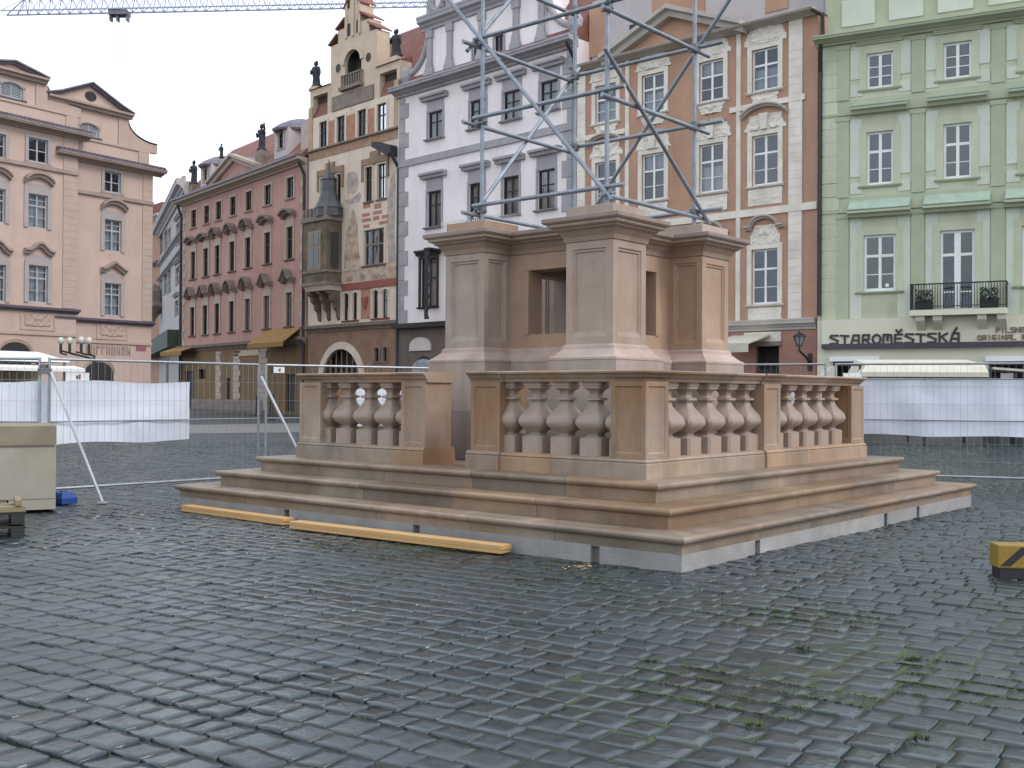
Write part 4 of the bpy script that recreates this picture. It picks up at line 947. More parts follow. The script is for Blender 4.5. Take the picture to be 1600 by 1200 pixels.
# pediment, roof, dormers
uP = fR.uz(357.7, 290)[0]; hwP = (fR.uz(397, 275)[0] - fR.uz(320, 303)[0]) / 2; _l, _r_ = fR.uz(320, 303, 0.8)[0], fR.uz(397, 273, 0.8)[0]; uP = (_l + _r_) / 2; hwP = (_r_ - _l) / 2 - 0.5; zP = fR.uz(357.7, 239, 0.8)[1] - 0.65
zR0 = zE1 + 0.15
b = MB(); b.prism([(uP - hwP, zR0), (uP + hwP, zR0), (uP, zP)], -0.1, 0.5); b.build('pediment', SALMON, fR.root)
b = MB(); ribbon(b, [(uP - hwP - 0.5, zR0), (uP, zP + 0.1), (uP + hwP + 0.5, zR0)], 0.55, 0.7, -0.1); b.build('pediment_cornice', CREAMGREY, fR.root)
b = MB(); b.rings([[(uP - hwP - 0.3, y_, zR0 + 0.3), (uP + hwP + 0.3, y_, zR0 + 0.3), (uP, y_, zP + 0.55)] for y_ in (0.55, 5.0)], True); b.build('pediment_roof', SHEET, fR.root)
off = -4.6
zr = (fR.uz(383, 240, off)[1] + fR.uz(478, 172, off)[1]) / 2
b = MB(); b.rings([[(u, -0.5, zE1 + 0.10), (u, 4.6, zr), (u, 9.8, zE1 + 0.1)] for u in (uL + 0.2, -0.02)], True); b.build('roof', TILE, fR.root)
for (x0, x1, yt, yb, wx0, wx1, wyt, wyb) in ((310, 330, 258, 300, 313.5, 319, 266, 288), (425, 457, 200, 245, 434.5, 444, 208, 236)):
    u0, u1 = fR.uz(x0, (yt + yb) / 2)[0], fR.uz(x1, (yt + yb) / 2)[0]; u1 = u0 + 2.3; zt2 = fR.uz((x0 + x1) / 2, yt)[1]; zb2 = zE1 + 0.3
    keep = fR.holes; fR.holes = []
    rr = fR.rect(wx0, wx1, wyt, wyb, -0.6)
    c = (u0 + u1) / 2; hw_ = 0.42
    window(fR, (c - hw_, c + hw_, rr[2], rr[3]), CREAMGREY, DARKFRAME, tw=0.2, arch=0.9, y=0.2, sill=0.08, bars=((0.55, 0.05),))
    fR.wall('dormer', GREYSTUCCO, u0, u1, zb2, zt2, y=0.2, thick=4)
    fR.holes = keep
    b = MB(); b.lathe((c, 2.0, zt2 - 0.1), [(2.1, 0), (2.15, 0.15), (1.7, 0.55), (1.0, 0.95), (0.2, 1.2)], 14, 0.75, 1.15); b.build('dormer_roof', CAPMETAL, fR.root)
b = MB(); b.box(-1.2, -0.05, 0.1, 0.7, zE1 + 0.1, zE1 + 2.6); b.box(uL + 0.2, uL + 1.2, 0.1, 0.7, zE1 + 0.1, zE1 + 1.7); b.build('parapet', CREAMGREY, fR.root)
def on_facade(F, x, y, off): u, z = F.uz(x, y, off); p = F.P + F.ux * u - F.uy * off; return Vector((p.x, p.y, z))
for (x, yb, yt, arm, lb) in ((303, 289, 250, 0, 'black stone statue at the left end of the salmon house roof'), (346, 247, 224, 0, 'small black stone statue beside the peak of the salmon house pediment'), (409, 236, 193, 1, 'tallest black stone statue between pediment and right dormer of the salmon house')):
    p = on_facade(fR, x, yb, -0.4); q = on_facade(fR, x, yt, -0.4)
    b = statue(lb, (0, 0, 0), q.z - p.z, STATUE, arm); b.location = p; b.rotation_euler = (0, 0, fR.a)
for (x, ya) in ((409, 247), (303, 297)):
    u, z = fR.uz(x, ya, -0.4); z2 = fR.uz(x, {409: 236, 303: 289}[x], -0.4)[1]; b = MB(); b.box(u - 0.5, u + 0.5, 0.05, 0.85, zE1, z2 - 0.003); b.build('statue_plinth', OLDSTONE, fR.root)
pipe(fR, IRON, [(uL + 0.15, -0.5, zE0 - 0.1), (uL + 0.15, -0.15, zE0 - 1.0), (uL + 0.15, -0.15, 0.1)], 0.12)
pipe(fR, IRON, [(-0.18, -0.6, zE0 - 0.1), (-0.18, -0.15, zE0 - 1.0), (-0.18, -0.15, 0.1)], 0.11)

# ================= storied house with stepped gable
fS = Facade('town_house', 'cream town house with stepped gable, dark corner oriel and painted front', 621, 70.2, -46)
sL = fS.uz(482, 400)[0]
S = lambda x, y, off=0: fS.uz(440 + x / 4.615, y / 4.615, off)
S2 = lambda x, y, off=0: fS.uz(440 + x / 4.615, 240 + y / 4.615, off)
def Srect(x0, x1, yt, yb, f=S):
    a = f(x0, (yt + yb) / 2)[0]; c = f(x1, (yt + yb) / 2)[0]; xm = (x0 + x1) / 2; return (a, c, f(xm, yb)[1], f(xm, yt)[1])
zb0 = (S(205, 1160)[1] + S(830, 1000)[1]) / 2; zb1 = (S(205, 1095)[1] + S(830, 940)[1]) / 2
tops = [Srect(275, 330, 880, 1075), Srect(400, 458, 840, 1045), Srect(550, 612, 790, 1000), Srect(690, 757, 745, 960)]
zt0 = sum(t[2] for t in tops) / 4; zt1 = sum(t[3] for t in tops) / 4
for t in tops: window(fS, (t[0], t[1], zb1 + 0.12, zt1), CREAM, DARKFRAME, tw=0.18, proud=0.06, bars=((0.6, 0.06),), sill=0.08, sill_mat=OLDSTONE)
for q in ((340, 380, 855, 1035), (470, 530, 810, 1000), (622, 668, 768, 960)):
    r = Srect(*q); b = MB(); b.box(r[0], r[1], -0.02, 0, zb1 + 0.15, zt1 - 0.1); b.build('painted_panel', REDPAINT, fS.root)
fS.strip('painted_band', BANDBROWN, sL, 0.0, zb0, zb1, 0.04); fS.strip('string_course', OLDSTONE, sL, 0.05, zb1 + 0.002, zb1 + 0.12, 0.22)
WOODTRIM = mat('brown_carved_surround', (0.26, 0.17, 0.11), 0.8, 0.2, 2)
mr1 = [Srect(605, 657, 95, 345, S2), Srect(695, 752, 75, 325, S2)]
zz0 = (mr1[0][2] + mr1[1][2]) / 2; zz1 = (mr1[0][3] + mr1[1][3]) / 2
for a0, a1 in ((mr1[0][0], mr1[0][1]), (mr1[1][0], mr1[1][1]), Srect(283, 335, 170, 390, S2)[:2], Srect(400, 432, 150, 375, S2)[:2]):
    window(fS, (a0, a1, zz0, zz1), CREAM, DARKFRAME, tw=0.10, proud=0.08, bars=((0.62, 0.07),), sill=0.12, sill_mat=OLDSTONE)
for x0, x1 in ((mr1[0][0] - 0.35, mr1[1][1] + 0.35), (Srect(283, 335, 170, 390, S2)[0] - 0.35, Srect(400, 432, 150, 375, S2)[1] + 0.3)):
    b = MB(); b.box(x0, x1, -0.14, 0, zz1 + 0.12, zz1 + 0.55); c = (x0 + x1) / 2; b.box(c - 0.5, c + 0.5, -0.14, 0, zz1 + 0.553, zz1 + 0.95); b.box(x0, x0 + 0.2, -0.13, 0, zz0 + 1.4, zz1 + 0.118); b.box(x1 - 0.2, x1, -0.13, 0, zz0 + 1.4, zz1 + 0.118); b.build('window_head', WOODTRIM, fS.root)
t3 = Srect(598, 742, 545, 800, S2)
window(fS, t3, CREAM, mat('stone_cross_frame', (0.20, 0.15, 0.14), 0.8), tw=0.14, proud=0.08, bars=((0.58, 0.12),), mull=0.0, sill=0.16, sill_mat=OLDSTONE)
b = MB(); wd3 = (t3[1] - t3[0]) / 3
for k in (1, 2): b.box(t3[0] + wd3 * k - 0.07, t3[0] + wd3 * k + 0.07, 0.04, 0.2, t3[2], t3[3])
b.box(t3[0] + wd3, t3[1] - wd3, 0.03, 0.2, t3[3] + 0.16, t3[3] + 0.6); b.build('window_mullion', OLDSTONE, fS.root)
# painted decoration: loose patches of faded ornament, each a thin layer of paint
def patch(name, m, pts, o=0.012):
    b = MB(); b.prism([S2(x, y) for x, y in pts], -o, 0.0); return b.build(name, m, fS.root)
PAINT2 = mat('faded_blue_grey_paint', (0.34, 0.28, 0.27), 0.85, 0.25, 2.5, col2=(0.52, 0.42, 0.33), mix2=0.8, scale2=1.6)
patch('painted_ornament', PAINTED, [(452, 760), (470, 560), (490, 500), (505, 430), (520, 400), (532, 430), (548, 520), (556, 700), (575, 820), (450, 830)])
patch('painted_ornament', PAINT2, [(462, 200), (480, 140), (520, 125), (548, 150), (555, 220), (530, 290), (480, 285)])
patch('painted_ornament', PAINTED, [(445, 845), (830, 775), (830, 895), (445, 930)], 0.01)
patch('painted_ornament', PAINT2, [(765, 320), (790, 170), (815, 120), (822, 250), (812, 560), (828, 780), (770, 790), (760, 520)], 0.008)
patch('painted_ornament', PAINT2, [(458, 335), (500, 330), (560, 280), (575, 300), (560, 350), (470, 365)], 0.011)
for (x0, x1, y0, y1) in ((582, 636, 430, 452), (660, 722, 412, 436), (580, 644, 468, 490), (660, 704, 452, 478), (722, 772, 442, 464), (590, 634, 512, 536), (702, 766, 486, 508), (670, 720, 360, 395), (590, 640, 362, 392)):
    r = Srect(x0, x1, y0, y1, S2); b = MB(); b.box(r[0], r[1], -0.015, 0, r[2], r[3]); b.build('painted_scroll', REDPAINT, fS.root)
# lower storey
zm = (S2(150, 1258 - 0)[1] + S2(830, 1213)[1]) / 2
zm = (fS.uz(480, 513.3)[1] + fS.uz(621, 502.7)[1]) / 2
REDMOLD = mat('red_moulding', (0.27, 0.085, 0.065), 0.75, 0.15)
zrm = S2(640, 945)[1]
fS.strip('red_band', REDMOLD, S2(440, 950)[0], 0.0, zrm - 0.22, zrm + 0.25, 0.10)
fS.cornice('string_course', OLDSTONE, sL, 0.1, zm - 0.35, zm + 0.12, 0.4)
pr = [Srect(449, 485, 1010, 1195, S2), Srect(514, 548, 995, 1190, S2), Srect(661, 697, 982, 1170, S2), Srect(728, 768, 972, 1160, S2)]
pz0 = zm + 0.35; pz1 = sum(p[3] for p in pr) / 4
for p in pr: window(fS, (p[0], p[1], pz0, pz1), CREAM, DARKFRAME, tw=0.12, proud=0.05, bars=((0.6, 0.05),), mull=0, sill=0.12, sill_mat=REDMOLD, arch=1.0)
sh = Srect(585, 623, 1035, 1125, S2)
b = MB(); c = (sh[0] + sh[1]) / 2; hw_ = (sh[1] - sh[0]) / 2; b.prism([(c - hw_, sh[3]), (c - hw_, sh[2] + 0.5), (c - hw_ * 0.6, sh[2] + 0.15), (c, sh[2]), (c + hw_ * 0.6, sh[2] + 0.15), (c + hw_, sh[2] + 0.5), (c + hw_, sh[3])], -0.08, 0); b.prism([(c - hw_ * 0.62, sh[3] - 0.2), (c - hw_ * 0.62, sh[2] + 0.5), (c, sh[2] + 0.25), (c + hw_ * 0.62, sh[2] + 0.5), (c + hw_ * 0.62, sh[3] - 0.2)], -0.11, -0.081); b.build('shield', REDMOLD, fS.root)
r = Srect(572, 640, 975, 1200, S2); b = MB(); b.box(r[0], r[1], -0.01, 0, pz0, zrm - 0.25); b.build('painted_panel', REDPAINT, fS.root)
# ground floor arch and small windows
Z7 = lambda x, y: fS.uz(440 + x / 3.75, 440 + y / 3.75)
u0, u1 = Z7(243, 500)[0], Z7(466, 500)[0]; zt_a = Z7(355, 395)[1]; n = 16; cx = (u0 + u1) / 2; rr = (u1 - u0) / 2
fS.hole((u0, u1, 0.05, zt_a), min(1.0, (zt_a - 1.0) / rr), 0.9)
b = MB(); asp = min(1.0, (zt_a - 1.0) / rr); zc_ = zt_a - rr * asp
arc = [(cx - rr * math.cos(math.pi * k / n), zc_ + rr * asp * math.sin(math.pi * k / n)) for k in range(n + 1)]
for p, q in zip(arc[:-1], arc[1:]):
    o_ = lambda p_: (cx + (p_[0] - cx) * 1.22, zc_ + (p_[1] - zc_) * 1.22)
    b.prism([p, q, o_(q), o_(p)], -0.14, 0.0)
b.box(u0 - rr * 0.22, u0 - 0.004, -0.14, 0, 0.0, zc_ - 0.003); b.box(u1 + 0.004, u1 + rr * 0.22, -0.14, 0, 0.0, zc_ - 0.003); b.build('door_arch', CREAM, fS.root)
b = MB(); b.box(u0, u1, 0.25, 0.32, 0.05, zc_ + 0.3); b.box(u0, u1, 0.2, 0.30, zc_ + 0.303, zc_ + 0.55); b.build('door', DARKFRAME, fS.root)
b = MB()
for k in range(1, 7): x = u0 + (u1 - u0) * k / 7; b.box(x - 0.04, x + 0.04, 0.2, 0.26, zc_ + 0.553, zc_ + asp * math.sqrt(max(0.01, rr * rr - (x - cx) ** 2)))
b.build('fanlight_bars', WOODTRIM, fS.root)
for q in ((548, 572, 382, 468), (598, 620, 382, 468)):
    a = Z7(q[0], 425)[0]; c2 = Z7(q[1], 425)[0]; window(fS, (a, c2, Z7(585, 468)[1], Z7(585, 384)[1]), OLDSTONE, DARKFRAME, tw=0.10, mull=0, arch=1.0, bars=(), sill=0.08)
OCHRE2 = mat('ochre_brown_painted_base', (0.25, 0.155, 0.10), 0.85, 0.22, 1.4, col2=(0.20, 0.095, 0.07), scale2=0.8, streak=0.15)
hs = list(fS.holes)
fS.wall('ground_floor_wall', OCHRE2, sL, 0.0, -0.1, zm - 0.05, thick=9.9)
zSt = zt1 + 0.45
fS.wall('wall', CREAM, sL, 0.0, zm - 0.05, zSt, thick=10)
for a0, a1 in ((sL, sL + 0.45), (-0.45, 0.0)):
    b = MB(); b.box(a0, a1, -0.10, 0, zb1 + 0.13, zSt + 0.8); b.build('pilaster', mat('ochre_stone_pilaster', (0.42, 0.30, 0.18), 0.85, 0.15), fS.root)
# stepped gable
GOLD = mat('ochre_gable_plaster', (0.55, 0.43, 0.32), 0.85, 0.10, 1.2, col2=(0.42, 0.31, 0.22), scale2=0.9)
uc = sL / 2
# height steps read on the left edge
z1_, z2_, z3_, z4_ = S(350, 335)[1], S(402, 220)[1], S(458, 70)[1], S(490, -60)[1]
zs0 = S(245, 640)[1]; h1 = uc - S(350, 500)[0]; h2 = uc - S(402, 260)[0]; h3 = uc - S(458, 120)[0]; h4 = h3 * 0.5
gw = Srect(455, 555, 360, 615)
gwu = (uc - 0.95, uc + 0.95)
fS.holes = [(gwu[0], gwu[1], gw[2], gw[3], 0.9, 0.9, True)]
fS.wall('gable_wall', GOLD, uc - h1, uc + h1, zSt + 0.005, z1_, y=0.06, thick=1.1)
b = MB()
b.box(uc - h2, uc + h2, 0.06, 1.1, z1_ + 0.003, z2_); b.box(uc - h3, uc + h3, 0.06, 1.1, z2_ + 0.003, z3_); b.box(uc - h4, uc + h4, 0.06, 1.1, z3_ + 0.003, z4_)
for x in (-h3 + 0.12, h3 - 0.12, 0): b.box(uc + x - 0.12, uc + x + 0.12, -0.04, 0.058, z2_ - 0.8, z3_ + 0.8)
b.build('gable_step', GOLD, fS.root)
b = MB()
for hh, z in ((h1, z1_), (h2, z2_), (h3, z3_)):
    nh = {h1: h2, h2: h3, h3: h4}[hh]
    for sg in (-1, 1):
        x0, x1 = uc + sg * nh, uc + sg * (hh + 0.12)
        b.rings([[(x0, y_, z + 0.55), (x1, y_, z + 0.02), (x1, y_, z + 0.12), (x0, y_, z + 0.7)] for y_ in (-0.12, 1.25)], True)
b.build('gable_coping', TILE, fS.root)
b = MB()
for sg in (-1, 1):
    x0, x1 = (sL, uc - h1 - 0.01) if sg < 0 else (uc + h1 + 0.01, 0.0)
    b = MB(); b.box(x0, x0 + 0.35, 0.05, 1.0, zSt + 0.004, zs0); b.box(x1 - 0.35, x1, 0.05, 1.0, zSt + 0.004, zs0); b.box(x0 + 0.35, x1 - 0.35, 0.05, 1.0, zs0 - 0.5, zs0); b.build('gable_bay', GOLD, fS.root)
    b = MB(); b.box(x0 + 0.35, x1 - 0.35, 0.5, 0.9, zSt + 0.004, zs0 - 0.5); b.build('bay_back', INTERIOR, fS.root)
    b = MB(); b.rings([[(x, 0.05, zSt + 0.02), (x, 0.5, zSt + 1.1), (x, 0.5, zSt + 0.02)] for x in (x0 + 0.36, x1 - 0.36)], True); b.build('bay_roof', TILE, fS.root)
    b = MB(); b.rings([[(x, -0.10, zs0 + 0.003), (x, 1.1, zs0 + 0.45), (x, 1.1, zs0 + 0.003)] for x in (x0 - 0.02, x1 + 0.02)], True); b.build('gable_coping', TILE, fS.root)
b = MB(); b.box(uc - h1 * 0.9, uc + h1 * 0.9, -0.04, 0.055, zSt + 0.05, gw[2] - 0.4); b.build('stone_relief_panel', OLDSTONE, fS.root)
b = MB(); b.box(gwu[0] - 0.3, gwu[1] + 0.3, -0.3, 0.058, gw[2] - 0.25, gw[2] - 0.02)
for k in range(9): x = gwu[0] - 0.2 + k * (gwu[1] - gwu[0] + 0.4) / 8; b.box(x - 0.05, x + 0.05, -0.12, -0.02, gw[2] - 0.018, gw[2] + 0.75)
b.box(gwu[0] - 0.25, gwu[1] + 0.25, -0.14, 0.0, gw[2] + 0.752, gw[2] + 0.85); b.build('gable_balcony', OLDSTONE, fS.root)
b = MB(); rr = 0.95; zc_ = gw[3] - rr * 0.9
for k in range(12):
    t0, t1_ = math.pi * k / 12, math.pi * (k + 1) / 12
    P_ = lambda t, q: (uc + rr * q * math.cos(t), zc_ + rr * 0.9 * q * math.sin(t)); b.prism([P_(t0, 1), P_(t1_, 1), P_(t1_, 1.3), P_(t0, 1.3)], -0.06, 0.06)
b.build('gable_arch', GOLD, fS.root)
b = MB()
for sg in (-1, 1):
    for q in range(2): pass
    bb = []; 
    b.lathe((0, 0, 0), [(0.28, 0), (0.28, 0.02)], 14)
    k = len(b.v) - 28
    b.v[k:] = [(uc + sg * h1 * 0.66 + x, 0.05 - z, gw[3] - 0.9 + y * 1.1) for x, y, z in b.v[k:]]
    b.box(uc + sg * h3 * 0.62 - 0.2, uc + sg * h3 * 0.62 + 0.2, 0.03, 0.058, z1_ + 0.25, z1_ + 1.1)
b.build('gable_opening', DARKFRAME, fS.root)
zrS = zs0 + 4.6
b = MB(); b.rings([[(u, 1.0, zSt), (u, 5.5, zrS), (u, 10, zSt)] for u in (sL + 0.1, -0.1)], True); b.build('roof', TILE, fS.root)
# corner oriel
oz0, oz1 = fS.uz(505, 240 + 945 / 4.615, 1.2)[1], fS.uz(505, 240 + 460 / 4.615, 1.2)[1]
ou0, ou1 = fS.uz(473.8, 400, 1.25)[0], fS.uz(510.5, 400, 1.25)[0]
DARKST = mat('blackened_oriel_stone', (0.115, 0.085, 0.06), 0.8, 0.3, 2, col2=(0.24, 0.19, 0.14), scale2=1.2)
b = MB(); b.box(ou0, ou1, -1.25, -0.005, oz0, oz1); b.build('oriel', DARKST, fS.root)
ow = fS.uz(440 + 205 / 4.615, 370, 1.25)[0], fS.uz(440 + 277 / 4.615, 370, 1.25)[0]; owz = fS.uz(492, 240 + 825 / 4.615, 1.25)[1], fS.uz(492, 240 + 575 / 4.615, 1.25)[1]
keep = fS.holes; fS.holes = []
b = MB(); b.box(ow[0] - 0.15, ow[1] + 0.15, -1.34, -1.252, owz[0] - 0.15, owz[1] + 0.15); b.build('oriel_window_surround', mat('pale_brown_stone', (0.28, 0.21, 0.15), 0.8, 0.2), fS.root)
for k in range(2):
    a0 = ow[0] + (ow[1] - ow[0]) * (0.04 + 0.5 * k); a1 = a0 + (ow[1] - ow[0]) * 0.42
    for c0, c1 in ((owz[0], owz[0] + (owz[1] - owz[0]) * 0.58), (owz[0] + (owz[1] - owz[0]) * 0.64, owz[1])):
        b = MB(); b.box(a0, a1, -1.36, -1.342, c0, c1); b.build('oriel_pane', mat('dim_glass', (0.05, 0.048, 0.045), 0.2, 0.2, spec=0.6), fS.root)
b = MB(); b.box(ou1 + 0.002, ou1 + 0.02, -0.95, -0.3, owz[0], owz[1]); b.build('oriel_pane', mat('dim_glass', (0, 0, 0)), fS.root)
fS.holes = keep
b = MB(); b.box(ou0 - 0.1, ou1 + 0.1, -1.36, 0, oz0 - 0.02, oz0 + 0.22); zmid = owz[0] - 0.35; b.build('oriel_foot', OLDSTONE, fS.root); b = MB(); b.box(ou0 - 0.08, ou1 + 0.08, -1.34, 0, zmid, zmid + 0.18); b.build('oriel_string', OLDSTONE, fS.root); b = MB(); b.box(ou0 - 0.12, ou1 + 0.12, -1.40, 0, oz1 - 0.2, oz1 + 0.12)
for k in range(7): x = ou0 - 0.05 + k * (ou1 - ou0 - 0.1) / 6; b.box(x, x + 0.22, -1.38, -1.16, oz1 + 0.122, oz1 + 0.75)
for k in range(3): y_ = -1.0 + k * 0.42; b.box(ou1 - 0.12, ou1 + 0.1, y_, y_ + 0.22, oz1 + 0.122, oz1 + 0.75)
b.build('oriel_moulding', OLDSTONE, fS.root)
b = MB(); b.rings([[(ou0, -1.25, oz0 - 0.023), (ou1, -1.25, oz0 - 0.023), (ou1, -0.005, oz0 - 0.023), (ou0, -0.005, oz0 - 0.023)], [(ou0 + 0.12, -1.08, oz0 - 0.35), (ou1 - 0.12, -1.08, oz0 - 0.35), (ou1 - 0.12, -0.005, oz0 - 0.35), (ou0 + 0.12, -0.005, oz0 - 0.35)]], True); b.build('oriel_soffit', CREAM, fS.root)
for k in range(3):
    x = ou0 + 0.15 + k * (ou1 - ou0 - 0.6) / 2; pf = [(-0.005, oz0 - 0.355), (-1.02, oz0 - 0.355), (-1.0, oz0 - 0.55), (-0.80, oz0 - 0.70), (-0.72, oz0 - 1.05), (-0.50, oz0 - 1.2), (-0.42, oz0 - 1.6), (-0.2, oz0 - 1.75), (-0.14, oz0 - 2.2), (-0.005, oz0 - 2.4)]
    b = MB(); b.rings([[(u, y_, z_) for y_, z_ in pf] for u in (x, x + 0.3)], True); b.build('oriel_bracket', DARKST, fS.root)
uo, zsp = fS.uz(514, 249, 0.65)
b = MB(); b.lathe((uo, -0.65, oz1 + 0.1), [(1.15, 0), (1.1, 0.5), (1.15, 0.6), (0.85, 1.1), (0.62, 1.7), (0.60, 2.5), (0.66, 2.6), (0.40, 2.9), (0.20, (zsp - oz1) * 0.68), (0.03, zsp - oz1 - 0.1)], 8, 1.0, 0.8); b.build('oriel_spire', mat('dark_lead_roof', (0.075, 0.075, 0.08), 0.5, 0.3), fS.root)
p = on_facade(fS, 494, 137, -0.4); q = on_facade(fS, 494, 95, -0.4)
p2_, q2_ = on_facade(fS, 619, 90, -0.4), on_facade(fS, 619, 45, -0.4); o = statue('dark statue at the right shoulder of the stepped gable', (0, 0, 0), q2_.z - p2_.z, STATUE, 0, 1.35); o.location = p2_; o.rotation_euler = (0, 0, fS.a)
b = MB(); u_, z_ = fS.uz(619, 90, -0.4); b.box(u_ - 0.45, u_ + 0.45, 0.05, 0.95, zs0, z_ - 0.002); b.build('statue_plinth', GOLD, fS.root)
o = statue('dark statue at the left shoulder of the stepped gable', (0, 0, 0), q.z - p.z, STATUE, 0, 1.25); o.location = p; o.rotation_euler = (0, 0, fS.a)
b = MB(); u_, z_ = fS.uz(494, 137, -0.4); b.box(u_ - 0.45, u_ + 0.45, 0.05, 0.95, zs0, z_ - 0.002); b.build('statue_plinth', GOLD, fS.root)
pipe(fS, IRON, [(-0.02, -0.75, S2(740, 0)[1] + 0.2), (-0.02, -0.75, S2(745, 20)[1]), (0.12, -0.12, S2(830, 110)[1]), (0.12, -0.12, 0.1)], 0.11)
b = MB(); uq, zq = S(800, 1100); b.rings([[(uq - 1.1, -0.9, zq + 0.4), (uq - 0.8, -0.4, zq + 0.4), (uq - 0.8, -0.4, zq + 0.75), (uq - 1.1, -0.9, zq + 0.75)], [(uq + 0.45, -0.7, zq - 0.4), (uq + 0.6, -0.1, zq - 0.4), (uq + 0.6, -0.1, zq + 0.3), (uq + 0.45, -0.7, zq + 0.3)]], True); b.build('rain_hopper', IRON, fS.root)

# ================= white house
fW = Facade('town_house', 'pinkish white town house with grey quoins and a baroque gable behind the scaffold', 899, 59.3, -44.6)
wL = fW.uz(622, 250)[0]
Wm = lambda x, y, off=0: fW.uz(620 + x / 3.75, y / 3.75, off)
def Wrect(x0, x1, yt, yb): return fW.rect(620 + x0 / 3.75, 620 + x1 / 3.75, yt / 3.75, yb / 3.75)
w1 = even(fW, [(620 + a / 3.75, 620 + b_ / 3.75, c / 3.75, d / 3.75) for a, b_, c, d in ((185, 270, 650, 812), (430, 522, 590, 755), (628, 722, 528, 700), (838, 950, 470, 638))])
w2 = even(fW, [(668, 690, 299, 356), (733, 757, 287, 345), (786, 811, 275, 334), (841, 867.5, 263, 325)])
WC = mat('white_net_curtain', (0.40, 0.38, 0.36), 0.9, 0.4, 9, stretch=(7, 7, 0.5))
for r in w1: window(fW, r, GREYTRIM, DARKFRAME, tw=0.14, proud=0.06, bars=((0.62, 0.06),), hood=('flat', 0.5, 0.72, 0, 0.34, 0.42), frieze=0.55, sill=0.26, curtain=0.96, cm=WC, stile=0.09)
for r in w2: window(fW, r, GREYTRIM, DARKFRAME, tw=0.14, proud=0.06, bars=((0.62, 0.06),), hood=('flat', 0.5, 0.82, 0, 0.34, 0.42), frieze=0.65, sill=0.26, curtain=0.96, cm=WC, stile=0.09)
r3 = fW.rect(658, 683, 404, 479)
for k, rq in enumerate(w2):
    c = (rq[0] + rq[1]) / 2; hw_ = (r3[1] - r3[0]) / 2; c = (r3[0] + r3[1]) / 2 if k == 0 else c
    window(fW, (c - hw_, c + hw_, r3[2], r3[3]), DARKFRAME, DARKFRAME, tw=0.16, proud=0.10, bars=((0.6, 0.08),), hood=('flat', 0.3, 0.2, 0, 0.32, 0.4), sill=0.22, curtain=0.9, cm=WC)
zb_ = (fW.uz(620, 264)[1] + fW.uz(894.7, 202.7)[1]) / 2; fW.strip('string_course', GREYTRIM, wL, 0.0, zb_, zb_ + 0.42, 0.12)
zc0 = (fW.uz(630.7, 149.3)[1] + fW.uz(894.7, 72)[1]) / 2; zc1 = (fW.uz(620, 130, .8)[1] + fW.uz(894.7, 55, .8)[1]) / 2
fW.cornice('cornice', GREYTRIM, wL - 0.1, 0.1, zc0 - 0.15, zc1, 0.85)
zgr = fW.uz(640, 507)[1]
quoins(fW, GREYTRIM, wL + 0.12, wL + 1.05, zgr, zc0 - 0.2, h=0.95, alt=0.62); quoins(fW, GREYTRIM, -1.05, -0.1, zgr, zc0 - 0.2, h=0.95, alt=0.62, inner='left')
fW.wall('wall', PINKWHITE, wL, 0.0, zgr, zc1 - 0.05, thick=10)
fW.holes = []
fW.strip('ledge', IRON, wL, 0.0, zgr - 0.25, zgr + 0.05, 0.45)
zd = fW.uz(660, 585)[1]
DARKBASE = mat('dark_brown_stone_base', (0.135, 0.10, 0.088), 0.8, 0.2, 1)
fW.wall('ground_floor_wall', DARKBASE, wL, 0.0, -0.1, zgr - 0.255, thick=9.9)
def lun(x0, x1, yt, yb, m, name, o):
    u0, u1 = fW.uz(x0, yb)[0], fW.uz(x1, yb)[0]; z0_ = fW.uz((x0 + x1) / 2, yb)[1]; z1_ = fW.uz((x0 + x1) / 2, yt)[1]; c = (u0 + u1) / 2; rr = (u1 - u0) / 2
    b = MB(); b.prism([(c - rr, z0_)] + [(c - rr * math.cos(math.pi * k / 14), z0_ + (z1_ - z0_) * (0.35 + 0.65 * math.sin(math.pi * k / 14))) for k in range(15)] + [(c + rr, z0_)], -o, 0); return b.build(name, m, fW.root)
lun(641, 674, 527, 548, mat('cream_lunette_panel', (0.55, 0.46, 0.42), 0.7, 0.08), 'lunette_panel', 0.09)
lun(641, 684, 556, 640, DARKFRAME, 'door_arch', 0.05); lun(645, 680, 561, 584, mat('pale_lunette_glass', (0.30, 0.30, 0.33), 0.25, 0.35, 3), 'fanlight', 0.08)
# gable
Gp = lambda pts: [Wm(x, y) for x, y in pts]
ug0, ug1 = Wm(165, 350)[0], None
ugc = wL / 2; hg = ugc - Wm(165, 350)[0]
zgt = (Wm(150, 170)[1] + Wm(690, -10)[1]) / 2
gws = []
for q in ((430, 500, 240, 352), (555, 610, 195, 295)):
    gws.append(Wrect(*q))
z_a = sum(r[2] for r in gws) / 2; z_b = sum(r[3] for r in gws) / 2
for r in gws: window(fW, (r[0], r[1], z_a, z_b), GREYTRIM, DARKFRAME, tw=0.12, bars=(), sill=0.1, y=0.25)
fW.wall('gable_wall', PINKWHITE, ugc - hg, ugc + hg, zc1 + 0.45, zgt, y=0.25, thick=2.0)
b = MB(); b.box(ugc - hg - 2.4, ugc + hg + 2.4, 0.05, 2.2, zc1 - 0.04, zc1 + 0.448); b.build('gable_plinth', GREYTRIM, fW.root)
fW.cornice('gable_cornice', GREYTRIM, ugc - hg - 0.5, ugc + hg + 0.5, zgt - 0.1, zgt + 0.75, 0.6, y=0.25)
pw = 0.45
